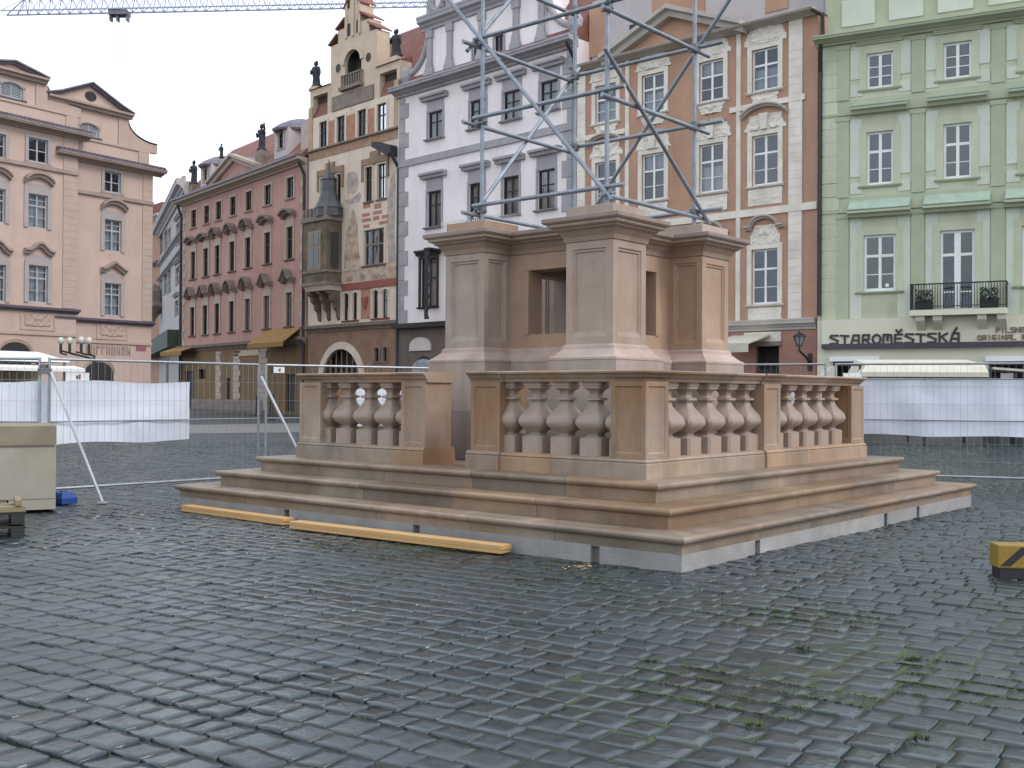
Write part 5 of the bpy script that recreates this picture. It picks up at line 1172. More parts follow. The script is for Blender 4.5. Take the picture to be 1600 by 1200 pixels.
for t in (-1.0, -0.58, -0.02, 0.55, 0.97):
    x = ugc + hg * t; x = max(ugc - hg + pw / 2 + 0.02, min(ugc + hg - pw / 2 - 0.02, x))
    b = MB(); b.box(x - pw / 2, x + pw / 2, 0.10, 0.248, zc1 + 0.45, zgt - 0.12); b.rings([[(x - s_, 0.06 - (s_ - 0.22) * .3, z), (x + s_, 0.06 - (s_ - 0.22) * .3, z), (x + s_, 0.24, z), (x - s_, 0.24, z)] for s_, z in ((0.42, zc1 + 0.452), (0.40, zc1 + 0.7), (0.30, zc1 + 0.9), (0.24, zc1 + 1.3))], True)
    b.box(x - 0.3, x + 0.3, 0.05, 0.248, zgt - 0.6, zgt - 0.125); b.build('gable_pilaster', GREYTRIM, fW.root)
for sg in (-1, 1):
    pts = []; hh = (zgt - zc1) * 0.9
    for k in range(15):
        t = k / 14 * math.pi / 2; pts.append((ugc + sg * (hg + 0.05 + 2.1 * (1 - math.cos(t))), zc1 + 0.45 + hh - (hh - 0.5) * math.sin(t)))
    b = MB(); b.prism(pts + [(ugc + sg * (hg + 2.2), zc1 + 0.45), (ugc + sg * hg, zc1 + 0.45)], 0.4, 1.6); b.build('scroll', PINKWHITE, fW.root)
    b = MB(); 
    for p, q in zip(pts[:-1], pts[1:]): b.tube((p[0], 0.35, p[1]), (q[0], 0.35, q[1]), 0.2, 8)
    b.lathe((pts[-1][0], 0.35, pts[-1][1] - 0.5), [(0.3, 0), (0.45, 0.3), (0.45, 0.7), (0.3, 1.0)], 10)
    b.build('scroll_moulding', GREYTRIM, fW.root)
zu = zgt + 0.75; hu = hg * 0.68
b = MB(); b.box(ugc - hu, ugc + hu, 0.3, 1.8, zu + 0.003, zu + 4.2); b.build('upper_gable', PINKWHITE, fW.root)
b = MB()
for t in (-1, -0.5, 0, 0.5, 1): x = ugc + (hu - 0.3) * t; b.box(x - 0.25, x + 0.25, 0.2, 0.298, zu + 0.003, zu + 4.2)
for sg in (-1, 1):
    c = (ugc + sg * (hu + 1.0), zu + 1.1)
    for k in range(14): t0, t1_ = k * math.pi / 7, (k + 1) * math.pi / 7; b.tube((c[0] + 0.62 * math.cos(t0), 0.5, c[1] + 0.75 * math.sin(t0)), (c[0] + 0.62 * math.cos(t1_), 0.5, c[1] + 0.75 * math.sin(t1_)), 0.25, 6)
    b.box(c[0] - 1.0 if sg < 0 else c[0] + 0.55, c[0] - 0.55 if sg < 0 else c[0] + 1.0, 0.4, 1.5, zu + 0.003, zu + 1.2)
b.build('gable_scrollwork', GREYTRIM, fW.root)
for sg in (-1, 1):
    b = MB(); n = 16; b.lathe((0, 0, 0), [(0.55, 0), (0.55, 0.6)], n); b.v = [(ugc + sg * (hu + 1.0) + x, 1.2 - z, zu + 1.1 + y * 1.2) for x, y, z in b.v]; b.build('gable_roundel', PINKWHITE, fW.root)
b = MB(); zrr = fW.uz(655, 20, -3.5)[1]
b.rings([[(u, -0.2, zc1 + 0.02), (u, 4.5, zc1 + 6.0), (u, 10, zc1)] for u in (wL + 0.05, -0.05)], True); b.build('roof', TILE, fW.root)
pipe(fW, IRON, [(-0.08, -0.8, zc0), (-0.08, -0.14, zc0 - 0.8), (-0.08, -0.14, 0.1)], 0.10)
# small white railing and dark roof of the projecting shop bay
b = MB(); bu0, bu1 = fW.uz(690, 345, 1.6)[0], fW.uz(778, 345, 1.6)[0]; bz1, bz0 = fW.uz(733, 342, 1.6)[1], fW.uz(733, 356, 1.6)[1]
b.box(bu0, bu1, -1.6, 0, bz0 - 0.9, bz0 - 0.02)
for k in range(30): x = bu0 + (bu1 - bu0) * k / 29; b.box(x - 0.018, x + 0.018, -1.58, -1.545, bz0 - 0.018, bz1)
b.box(bu0, bu1, -1.59, -1.53, bz1 + 0.002, bz1 + 0.06); b.build('balcony', WHITE, fW.root)
u_, z_ = fW.uz(686, 445); b = MB(); zt_, zbm = fW.uz(686, 393)[1], fW.uz(686, 500)[1]
pts = [(u_ - 0.12, zt_)] + [(u_ + 0.22 + 0.10 * math.sin(k * 2.2), zt_ - (zt_ - zbm) * k / 18) for k in range(19)] + [(u_ - 0.12, zbm)]  # thin dark upright shape, wavy along its right edge
b.prism(pts, -1.1, -1.04); b.box(u_ - 0.15, u_ + 0.35, -1.14, -0.01, zt_ + 0.003, zt_ + 0.12); o = b.build('hanging_band', DARKFRAME); o.location = fW.P; o.rotation_euler = (0, 0, fW.a); tag(o, 'dark wavy edged banner hanging on the white house left of the piers', 'band')

# ================= orange house
fO = Facade('town_house', 'burnt orange town house with ivory stucco window scrolls and a pediment', 1276, 49.9, -41.5)
oL = fO.uz(901, 250)[0]
cols = [(931, 963), (1003.3, 1038.3), (1093, 1130.7), (1175.5, 1216)]
o1 = even(fO, [(a, b_, t, bb) for (a, b_), (t, bb) in zip(cols, ((131, 187), (112, 175), (95, 160), (80, 144)))])
o2 = even(fO, [(a, b_, t, bb) for (a, b_), (t, bb) in zip(cols, ((250, 322), (238.7, 310.7), (225, 301), (214, 291)))])
r4 = fO.rect(1176.5, 1215, 389, 475)
for i in range(4):
    hood2 = ('seg', 0.52, 0.86, 0.46, 0.18, 0.35) if i in (0, 3) else None
    for k, r in enumerate((o1[i], o2[i], (o2[i][0], o2[i][1], r4[2], r4[3]))):
        hd = (None, hood2, ('round', 0.34, 0.95, 0.5, 0.18, 0.32))[k]
        wo = window(fO, r, IVORY, WHITE, tw=0.24, proud=0.07, bars=((0.64 if k else 0.62, 0.10),), thin=((0.31, 0.035),), mull=0.11, sill=0.14, hood=hd, hood_mat=IVORYGREY, stile=0.08, curtain=rnd.choice((0, 0, 0.55, -0.3)))
        if k == 0: relief(fO, 'stucco_scroll', IVORY, r[0] - 0.42, r[1] + 0.42, r[3] + 0.245, r[3] + 1.0, 0.16, i * 3 + 1, wo, 'crown'); relief(fO, 'stucco_scroll', IVORY, r[0] - 0.2, r[1] + 0.2, r[2] - 0.62, r[2] - 0.15, 0.14, i * 3 + 2, wo, 'drop')
        if k == 1:
            relief(fO, 'stucco_scroll', IVORY, r[0] - 0.42, r[1] + 0.42, r[3] + 0.245, r[3] + 0.98, 0.15, i * 5 + 3, wo, 'crown'); relief(fO, 'stucco_panel', IVORY, r[0] - 0.22, r[1] + 0.22, r[2] - 0.95, r[2] - 0.16, 0.05, i + 50, wo, 'full')
            b = MB(); b.prism([((r[0] + r[1]) / 2 - 0.14, r[3] + 0.25), ((r[0] + r[1]) / 2 + 0.14, r[3] + 0.25), ((r[0] + r[1]) / 2 + 0.24, r[3] + 1.0), ((r[0] + r[1]) / 2 - 0.24, r[3] + 1.0)], -0.22, -0.02); b.build('keystone', IVORY, wo)
            if i in (1, 2):
                b = MB(); sg = 1 if i == 2 else -1
                for (p, q, h_) in ((-0.65, -0.15, 0.0), (0.15, 0.65, 0.0)): b.box((r[0] + r[1]) / 2 + p - 0.1, (r[0] + r[1]) / 2 + q + 0.1, -0.3, -0.01, r[3] + 1.02, r[3] + 1.16)
                b.build('broken_hood', IVORYGREY, wo)
        if k == 2: relief(fO, 'stucco_scroll', IVORY, r[0] - 0.1, r[1] + 0.1, r[3] + 0.245, r[3] + 1.15, 0.12, i * 7 + 5, wo, 'crown'); relief(fO, 'stucco_panel', IVORY, r[0] - 0.2, r[1] + 0.2, r[2] - 0.78, r[2] - 0.16, 0.04, i + 70, wo, 'full')
zq1 = (fO.uz(1120, 177)[1] + fO.uz(1232, 165)[1]) / 2; zq2 = (fO.uz(1120, 344)[1] + fO.uz(1269, 328)[1]) / 2; zq3 = (fO.uz(1138.7, 516)[1] + fO.uz(1269, 510.7)[1]) / 2
fO.strip('string_course', IVORY, oL, o1[0][1] + 0.6, zq1 - 0.0, zq1 + 0.26, 0.09); fO.strip('string_course', IVORY, o1[3][0] - 1.2, -0.6, zq1, zq1 + 0.26, 0.09); fO.strip('string_course', IVORY, oL, 0.0, zq2, zq2 + 0.34, 0.10)
fO.cornice('string_course', IVORYGREY, oL, 0.0, zq3 - 0.1, zq3 + 0.42, 0.3)
zc0 = (fO.uz(900, 114.7)[1] + fO.uz(1153, 50.7)[1]) / 2
zc1 = fO.uz(1240, 17, 0.7)[1]
for x0, x1 in ((978, 983.5), (1151.5, 1158)):
    b = MB(); b.box(fO.uz(x0, 200)[0], fO.uz(x1, 200)[0], -0.085, 0, zq3 + 0.43, zq2 - 0.003); b.box(fO.uz(x0, 200)[0], fO.uz(x1, 200)[0], -0.085, 0, zq2 + 0.343, zc0 - 0.05); b.build('pilaster_strip', IVORY, fO.root)
for x0, x1 in ((903, 915), (1233, 1254)):
    for za, zb3 in ((zq3 + 0.43, zq2 - 0.003), (zq2 + 0.343, zc0 - 0.05)): quoins(fO, IVORY, fO.uz(x0, 250)[0], fO.uz(x1, 250)[0], za, zb3, h=0.40, alt=1.0, proud=0.08, name='pilaster', gap=0.004)
fO.cornice('cornice', IVORYGREY, oL - 0.1, 0.1, zc0 - 0.05, zc1, 0.8)
fO.wall('wall', ORANGE, oL, 0.0, zq3, zc1 - 0.02, thick=10)
fO.holes = []
dr = fO.rect(1180, 1217, 541, 600); fO.hole((dr[0], dr[1], 0.05, dr[3]))
b = MB(); b.box(dr[0], dr[1], 0.2, 0.27, 0.05, dr[3] * 0.72); b.build('door', DARKFRAME, fO.root)
b = MB(); b.box(dr[0] - 0.15, dr[1] + 0.15, -0.1, 0, dr[3] + 0.004, dr[3] + 0.2); b.build('door_head', OLDSTONE, fO.root)
relief(fO, 'stucco_panel', IVORY, fO.uz(1163, 530)[0], fO.uz(1221, 530)[0], dr[3] + 0.22, fO.uz(1190, 519)[1], 0.06, 91, fO.root, 'full')
for x0, x1 in ((940, 975), (1003, 1040), (1090, 1130)):
    r = fO.rect(x0, x1, 545, 600); window(fO, (r[0], r[1], 0.9, r[3]), IVORYGREY, DARKFRAME, tw=0.2)
fO.wall('ground_floor_wall', mat('dusky_orange_base', (0.33, 0.17, 0.125), 0.85, 0.12, 1), oL, 0.0, -0.1, zq3 - 0.105, thick=9.9)
b = MB(); aw0, aw1 = fO.uz(1120, 548, 1.5)[0], fO.uz(1180, 552, 1.5)[0]; za, zb4 = fO.uz(1165, 537, 1.5)[1], fO.uz(1165, 551, 1.5)[1]
b.rings([[(u, -0.02, za + 0.5), (u, -2.2, za), (u, -2.2, zb4), (u, -2.15, zb4), (u, -2.15, za - 0.05), (u, -0.02, za + 0.42)] for u in (aw0, aw1)], True); b.build('shop_awning', PAVILION, fO.root)
# central pediment
pu0, pu1 = fO.uz(958, 85)[0], fO.uz(1160, 40)[0]; puc = (pu0 + pu1) / 2; zpa = fO.uz(1057, 13, .4)[1]
b = MB(); b.prism([(pu0 + 0.2, zc1 - 0.05), (pu1 - 0.2, zc1 - 0.05), (puc, zpa - 0.1)], -0.15, 1.0); b.build('pediment', ORANGE, fO.root)
b = MB(); ribbon(b, [(pu0 - 0.35, zc1 - 0.35), (puc, zpa - 0.35), (pu1 + 0.35, zc1 - 0.35)], 0.55, 0.75, -0.15); b.build('pediment_cornice', IVORYGREY, fO.root)
zat = zc1 + 4.0
fO.wall('attic_wall', GREYSTUCCO, oL + 0.2, -0.6, zc1 + 0.0, zat, y=1.1, thick=6)
for x0, x1 in ((920, 948), (1018, 1100), (1195, 1230)):
    b = MB(); b.box(fO.uz(x0, 20, -1.0)[0], fO.uz(x1, 20, -1.0)[0], 1.04, 1.098, zc1 + 0.9, zat - 0.4); b.build('attic_panel', ORANGE, fO.root)
b = MB(); u_, z_ = fO.uz(990, 46, -1.0); b.box(u_ - 0.3, u_ + 0.3, 1.03, 1.098, z_ - 0.5, z_ + 0.3); b.build('attic_opening', DARKFRAME, fO.root)
pipe(fO, IRON, [(0.0, -0.6, zc1 - 0.1), (0.35, -0.25, zc0 - 0.2), (0.30, -0.12, zc0 - 1.0), (0.30, -0.12, 0.1)], 0.09)
b = MB(); b.box(-0.9, 0.05, 0.5, 2.0, zc1 + 0.01, zc1 + 2.6); b.build('attic_pier', GREYTRIM, fO.root)

# ================= sage green house
fV = Facade('town_house', 'sage green town house with white windows, a balcony and dark shop lettering', 1277, 49.6, -28)
vW = 22.0
gc = [(1354.7, 1395.5), (1474, 1518.5), (1597, 1645)]
def grow(ts): 
    rs = even(fV, [(gc[i][0], gc[i][1], t, bb) for i, (t, bb) in enumerate(ts)]); r3_ = (2 * rs[1][0] - rs[0][0], 2 * rs[1][1] - rs[0][1], rs[0][2], rs[0][3]); return rs + [r3_]
g0 = grow(((82.7, 137), (65, 122.7))); g1 = grow(((205, 288), (193, 278.7))); g2r = fV.rect(1350, 1400, 366.7, 454.7); gd = fV.rect(1466.7, 1521, 358.7, 486)
sp = g1[1][0] - g1[0][0]
g0.append(tuple(v + sp if i < 2 else v for i, v in enumerate(g0[2]))); g1.append(tuple(v + sp if i < 2 else v for i, v in enumerate(g1[2])))
def copper(F, r, wo, h=0.55):
    b = MB(); e0, e1 = r[0] - 0.62, r[1] + 0.62; zb5 = r[3] + 0.82
    b.rings([[(u + s_ * 0.0, 0 - 0.0, zb5 + 0.30 + h), (u, -0.62, zb5 + 0.30), (u, -0.60, zb5 + 0.26), (u, 0.0, zb5 + 0.262)] for u, s_ in ((e0, 1), (e1, -1))], True); b.build('hood_sheet', COPPER, wo)
for r in g0: window(fV, r, SAGE, WHITE, tw=0.30, proud=0.06, bars=((0.62, 0.045), (0.34, 0.045)), mull=0.13, sill=0.12, sill_mat=SAGEDARK, hood=('flat', 0.42, 0.42, 0, 0.14, 0.18), hood_mat=SAGEDARK, stile=0.10)
for r in g1:
    wo = window(fV, r, SAGE, WHITE, tw=0.30, proud=0.06, bars=((0.63, 0.12),), thin=((0.30, 0.04),), mull=0.13, sill=0.14, sill_mat=SAGEDARK, hood=('flat', 0.62, 0.82, 0, 0.26, 0.58), hood_mat=SAGEDARK, stile=0.10); copper(fV, r, wo, 0.2)
for k in range(4):
    c = (g1[k][0] + g1[k][1]) / 2; hw_ = (g2r[1] - g2r[0]) / 2
    r = (c - hw_, c + hw_, g2r[2], g2r[3]) if k != 1 else (c - hw_ * 1.02, c + hw_ * 1.02, gd[2], g2r[3])
    wo = window(fV, r, SAGE, WHITE, tw=0.30, proud=0.06, bars=((0.63, 0.12),) if k != 1 else ((0.70, 0.12), (0.24, 0.06)), thin=((0.30, 0.04),) if k != 1 else (), mull=0.13 if k != 1 else 0.26, sill=0.14 if k != 1 else 0.0, sill_mat=SAGEDARK, hood=('flat', 0.66, 0.80, 0, 0.26, 0.60), hood_mat=SAGEDARK, stile=0.11)
    copper(fV, r, wo, 0.5)
    if k == 0: b = MB(); b.lathe((0, 0, 0), [(0.085, 0), (0.085, 0.01)], 12); b.v = [(r[1] - 0.38 + x, 0.115 - z, r[2] + 0.26 + y) for x, y, z in b.v]; b.build('round_sticker', WHITE, wo)
zV0 = (fV.uz(1301, 65)[1] + fV.uz(1600, 27)[1]) / 2; zV1 = fV.uz(1450, 30, .8)[1]
fV.cornice('cornice', SAGEDARK, -0.1, vW, zV0 - 0.15, zV1, 0.8)
zy1 = (fV.uz(1285, 184)[1] + fV.uz(1600, 147)[1]) / 2; zy2 = (fV.uz(1286, 333)[1] + fV.uz(1590, 312)[1]) / 2
for z in (zy1, zy2): fV.strip('string_course', SAGEDARK, 0.02, vW, z - 0.06, z + 0.06, 0.10); fV.strip('painted_band', SAGEDARK, 0.02, vW, z + 0.062, z + 0.62, 0.02)
zs_ = fV.uz(1290, 500)[1]
for row, za, zb6 in ((0, zy1 + 0.63, zV0 - 0.16), (1, zy2 + 0.63, zy1 - 0.07), (2, zs_ + 0.02, zy2 - 0.07)):
    for k in range(-1, 4):
        c = (g1[0][0] + g1[0][1]) / 2 + sp * (k + 0.5); 
        if c < -0.5: continue
        b = MB(); b.box(c - 0.27, c + 0.27, -0.07, 0, za, zb6 - 0.25); b.box(c - 0.32, c + 0.32, -0.10, 0, zb6 - 0.248, zb6 - 0.05); b.build('pilaster', SAGEDARK, fV.root)
        for sg in (-1, 1):
            x = c + sg * 0.58
            if x < 0.4: continue
            b = MB(); b.box(x - 0.26, x + 0.26, -0.035, 0, za + (0.9 if row < 2 else 0.0), zb6 - 0.2); b.build('pale_panel', SAGEPALE, fV.root)
            if row < 2: b = MB(); b.box(x - 0.26, x + 0.26, -0.035, 0, za + 0.12, za + 0.62); b.build('pale_panel', SAGEPALE, fV.root)
quoins(fV, SAGE, 0.18, 0.95, zs_, zV0 - 0.2, h=0.62, alt=0.9, proud=0.05)
fV.wall('wall', SAGE, 0.0, vW, zs_, zV1 - 0.02, thick=10)
# attic balustrade
zat = zV1 + 2.6
b = MB(); b.box(0.35, vW, 0.3, 0.9, zV1 - 0.01, zat); b.build('attic_parapet', SAGEDARK, fV.root)
for k in range(11):
    x = 1.0 + k * 2.05; b = MB(); b.box(x, x + 1.45, 0.24, 0.298, zV1 + 0.55, zV1 + 1.75); b.build('pale_panel', SAGEPALE, fV.root)
b = MB(); b.lathe((0.6, 0.5, zat), [(0.25, 0), (0.2, 0.1), (0.3, 0.35), (0.32, 0.5), (0.15, 0.65), (0.2, 0.8), (0.05, 1.1)], 10); b.build('urn', STATUE, fV.root)
fV.cornice('attic_coping', SAGEDARK, 0.3, vW, zat + 0.003, zat + 0.3, 0.3, y=0.3)
# shop storey
fV.holes = []
zsg = (fV.uz(1280, 543)[1] + fV.uz(1600, 537)[1]) / 2
fV.strip('dark_moulding', mat('aubergine_moulding', (0.06, 0.04, 0.06), 0.5), 0.25, vW, zsg - 0.10, zsg + 0.12, 0.32)
fV.strip('sign_fascia', SHOPBEIGE, 0.25, vW, zsg + 0.122, zs_ - 0.003, 0.24)
for x0, x1 in ((1302, 1372), (1545, 1640)):
    r = fV.rect(x0, x1, 565, 600); fV.hole((r[0], r[1], 0.5, r[3]), 0, 1.5)
    b = MB(); b.box(r[0], r[1], 0.2, 0.25, 0.5, 1.1); b.box(r[0] + (r[1] - r[0]) * 0.55, r[0] + (r[1] - r[0]) * 0.62, 0.15, 0.25, 1.1, r[3]); b.build('shop_window_frame', DARKFRAME, fV.root)
    b = MB(); b.box(r[0] - 0.1, r[1] + 0.1, -0.35, -0.005, r[3] + 0.01, r[3] + 0.22); b.build('blind_box', WHITE, fV.root)
fV.wall('shop_wall', SHOPBEIGE, 0.0, vW, -0.1, zs_ - 0.01, y=-0.01, thick=9.8)
b = MB(); b.box(0.02, vW, -0.05, -0.012, -0.1, 1.0); b.build('dark_base', DARKFRAME, fV.root)
# balcony
bu0, bu1 = fV.uz(1421, 486, 1.0)[0], fV.uz(1573, 486, 1.0)[0]; bz = fV.uz(1497, 482.5, 1.0)[1]; bzt = fV.uz(1497, 443, 1.0)[1]
bal2 = None
b = MB(); b.box(bu0, bu1, -1.0, -0.005, bz - 0.24, bz); slab = b.build('balcony', SHOPBEIGE, fV.root)
for t in (0.06, 0.24, 0.70, 0.90):
    x = bu0 + (bu1 - bu0) * t; b = MB(); b.rings([[(u, -0.005, bz - 0.243), (u, -0.85, bz - 0.243), (u, -0.80, bz - 0.45), (u, -0.25, bz - 0.85), (u, -0.005, bz - 0.95)] for u in (x, x + 0.36)], True); b.build('corbel', SHOPBEIGE, slab)
b = MB()
nb = 34
for k in range(nb + 1): x = bu0 + 0.03 + (bu1 - bu0 - 0.06) * k / nb; b.box(x - 0.014, x + 0.014, -0.97, -0.942, bz, bzt)
for k in range(8):
    y_ = -0.94 + k * 0.13
    for x in (bu0 + 0.03, bu1 - 0.03): b.box(x - 0.013, x + 0.013, y_, y_ + 0.026, bz, bzt)
b.box(bu0, bu1, -0.99, -0.92, bzt + 0.002, bzt + 0.06); b.box(bu0 + 0.045, bu1 - 0.045, -0.965, -0.945, bz + 0.12, bz + 0.16)
for x in (bu0 + 0.03, bu1 - 0.03): b.box(x - 0.03, x + 0.03, -0.918, -0.01, bzt + 0.002, bzt + 0.06)
b.build('railing', IRON, slab)
for t in (0.055, 0.73):
    x = bu0 + (bu1 - bu0) * t
    pl = thing('planter', 'dark green plant box at the %s end of the green house balcony' % ('left' if t < 0.5 else 'right'), 'planter', (0, 0, 0), 0, 'plant boxes on the balcony')
    pl.location = fV.P + fV.ux * (x + 0.35) - fV.uy * 0.70 + Vector((0, 0, bz + 0.003)); pl.rotation_euler = (0, 0, fV.a)
    b = MB(); b.box(-0.36, 0.36, -0.16, 0.16, 0, 0.34); b.build('box', mat('black_green_box', (0.015, 0.03, 0.024), 0.6, 0.3), pl)
    b = MB(); gg = random.Random(int(t * 100))
    for _ in range(420):
        c = Vector((gg.uniform(-0.36, 0.36), gg.uniform(-0.2, 0.2), 0.34 + gg.random() ** 1.4 * 0.55)); n = Vector((gg.gauss(0, 1), gg.gauss(0, 1), gg.gauss(0, 1))).normalized(); a = n.orthogonal().normalized() * 0.05; bb = n.cross(a) * 0.6
        b.add([c - a, c + bb, c + a, c - bb], [[0, 1, 2, 3]])
    b.build('foliage', mat('dark_evergreen_leaves', (0.018, 0.045, 0.028), 0.6, 0.4, 8), pl, recalc=False)
pipe(fV, IRON, [(0.25, -0.7, zV0 - 0.2), (0.12, -0.14, zV0 - 1.3), (0.10, -0.14, zs_ + 0.2)], 0.10)
# lettering
STROKES = {
 'S': [[(0.95, 0.95), (0.1, 0.95), (0.0, 0.75), (0.95, 0.38), (0.9, 0.05), (0.0, 0.05)]],
 'T': [[(0.0, 0.95), (1.0, 0.88)], [(0.5, 0.9), (0.52, 0.05)]],
 'A': [[(0.0, 0.0), (0.3, 0.95), (0.95, 0.95), (0.95, 0.05)], [(0.15, 0.42), (0.95, 0.36)]],
 'R': [[(0.1, 0.0), (0.15, 0.95), (0.9, 0.95), (0.85, 0.5), (0.15, 0.45)], [(0.4, 0.45), (0.95, 0.02)]],
 'O': [[(0.5 + 0.48 * math.cos(k * math.pi / 6), 0.48 + 0.47 * math.sin(k * math.pi / 6)) for k in range(13)]],
 'M': [[(0.0, 0.0), (0.02, 0.95), (0.42, 0.95), (0.5, 0.3), (0.58, 0.95), (0.95, 0.9), (1.0, 0.02)]],
 'E': [[(0.95, 0.95), (0.1, 0.92), (0.05, 0.06), (0.95, 0.05)], [(0.1, 0.5), (0.8, 0.5)]],
 'K': [[(0.05, 1.0), (0.08, 0.0)], [(0.95, 0.95), (0.1, 0.52)], [(0.35, 0.6), (0.95, 0.02)]],
 'I': [[(0.5, 1.0), (0.5, 0.0)]], 'L': [[(0.1, 1.0), (0.1, 0.05), (0.95, 0.05)]], 'N': [[(0.05, 0.0), (0.05, 0.95), (0.95, 0.05), (0.95, 1.0)]],
 'P': [[(0.1, 0.0), (0.1, 0.95), (0.9, 0.92), (0.9, 0.5), (0.1, 0.45)]], 'G': [[(0.95, 0.9), (0.2, 0.95), (0.02, 0.5), (0.2, 0.05), (0.95, 0.1), (0.95, 0.45), (0.55, 0.45)]],
 'U': [[(0.05, 1.0), (0.1, 0.1), (0.9, 0.1), (0.95, 1.0)]], 'C': [[(0.95, 0.9), (0.2, 0.95), (0.05, 0.5), (0.2, 0.05), (0.95, 0.1)]],
}
def letters(F, text, u, z, cw, ch, gap, th, o, label):
    b = MB()
    for i, chh in enumerate(text):
        base, acc = {'Ě': ('E', 'v'), 'Á': ('A', '/')}.get(chh, (chh, None))
        if chh != ' ':
            st = [list(s_) for s_ in STROKES[base]]
            if acc == 'v': st.append([(0.25, 1.42), (0.5, 1.12), (0.85, 1.45)])
            if acc == '/': st.append([(0.45, 1.12), (0.72, 1.5)])
            k = 0
            for s_ in st:
                for p, q in zip(s_[:-1], s_[1:]):
                    P_ = Vector((u + p[0] * cw, 0, z + p[1] * ch)); Q_ = Vector((u + q[0] * cw, 0, z + q[1] * ch)); d = (Q_ - P_); d = d.normalized(); nn = Vector((-d.z, 0, d.x)) * th / 2; P_ -= d * th * 0.45; Q_ += d * th * 0.45
                    k += 1; oo = o + 0.0015 * k
                    b.prism([(v.x, v.z) for v in (P_ - nn, Q_ - nn, Q_ + nn, P_ + nn)], -oo - 0.05, -oo + 0.0)
        u += cw + gap
    ob = b.build('shop_lettering', SIGNINK); ob.location = F.P; ob.rotation_euler = (0, 0, F.a); tag(ob, label, 'sign'); return ob
u0 = fV.uz(1297.5, 529, 0.25)[0]; u1 = fV.uz(1498.5, 529, 0.25)[0]; zA_ = fV.uz(1400, 537, 0.25)[1]; zB_ = fV.uz(1400, 522.5, 0.25)[1]
n = 12; stp = (u1 - u0) / (n - 0.25)
letters(fV, 'STAROMĚSTSKÁ', u0, zA_ + 0.02, stp * 0.75, zB_ - zA_, stp * 0.25, 0.085, 0.245, 'large dark hand drawn lettering on the beige fascia of the green house')
u2 = fV.uz(1527.5, 527, 0.25)[0]; zc_ = fV.uz(1545, 531, 0.25)[1]; zd_ = fV.uz(1545, 523.5, 0.25)[1]
INK2 = mat('faded_brown_lettering', (0.22, 0.14, 0.10), 0.7, 0.3)
o = letters(fV, 'ORIGINAL RESTAURANT', u2, zc_, 0.155, zd_ - zc_, 0.035, 0.04, 0.245, 'small faded brown lettering, lower line, right of the large lettering'); o.data.materials[0] = INK2
o = letters(fV, 'PILSNER', fV.uz(1556, 517, 0.25)[0], zd_ + 0.10, 0.155, zd_ - zc_, 0.035, 0.04, 0.245, 'small faded brown lettering, upper line, right of the large lettering'); o.data.materials[0] = INK2

# ================================================================== FENCES, STALLS AND SMALL THINGS
GALV = mat('galvanised_fence_tube', (0.30, 0.31, 0.33), 0.4, 0.2, 5, metal=0.5)
TARP = mat('white_tarpaulin', (0.70, 0.71, 0.78), 0.5, 0.06, 1.2, col2=(0.56, 0.57, 0.62), mix2=0.6, scale2=1.4, bump=0.5, bscale=4)
def fence_panel(p, q, label, zb=0.14, zt=2.0, mids=(1.10,), tarp=None, tarp_label='', feet=True, foot_col=None):
    p = Vector((p[0], p[1], 0)); q = Vector((q[0], q[1], 0)); d = (q - p); L_ = d.length; a = math.atan2(d.y, d.x)
    t = thing('mesh_fence', label, 'fence', p, a, 'wire mesh fence panels round the monument')
    b = MB(); r = 0.021
    for x in (0.03, L_ - 0.03): b = MB(); b.tube((x, 0, 0.03), (x, 0, zt + 0.02), r, 8); b.build('post', GALV, t)
    b = MB()
    for z in (zb, zt): b.tube((0.03, 0, z), (L_ - 0.03, 0, z), r * 0.9, 8)
    for z in mids: b.tube((0.03, 0.0, z), (L_ - 0.03, 0.0, z), r * 0.55, 6)
    b.build('rail', GALV, t)
    b = MB(); n = int(L_ / 0.105)
    for k in range(1, n): x = 0.03 + (L_ - 0.06) * k / n; b.tube((x, -0.004, zb), (x, -0.004, zt), 0.0024, 4)
    for z in (0.45, 0.75, 1.40, 1.70): b.tube((0.03, -0.008, z), (L_ - 0.03, -0.008, z), 0.0024, 4)
    b.build('wire_mesh', GALV, t, recalc=False)
    if tarp:
        x0, x1, z0_, z1_ = tarp; b = MB(); nx = max(6, int((x1 - x0) / 0.12)); nz = 10; V = []
        for j in range(nz + 1):
            for i in range(nx + 1):
                x = x0 + (x1 - x0) * i / nx; z = z0_ + (z1_ - z0_) * j / nz
                e = 0.05 * noise.noise(Vector((x * 1.1 + p.x + z, z * 1.6 - x * 0.6, p.y))) + 0.012 * math.sin(x * 9 + z * 4)
                sag = (0.012 * math.sin(x * 3.1 + p.x) + 0.014 * abs(math.sin(x * 2.2 + p.y))) if j in (0, nz) else 0
                V.append((x, 0.045 + e, z + sag))
        b.add(V, [[j * (nx + 1) + i, j * (nx + 1) + i + 1, (j + 1) * (nx + 1) + i + 1, (j + 1) * (nx + 1) + i] for j in range(nz) for i in range(nx)])
        o = b.build('tarpaulin', TARP, None, smooth=True, recalc=False); o.location = p; o.rotation_euler = (0, 0, a); tag(o, tarp_label, 'tarpaulin')
    return t
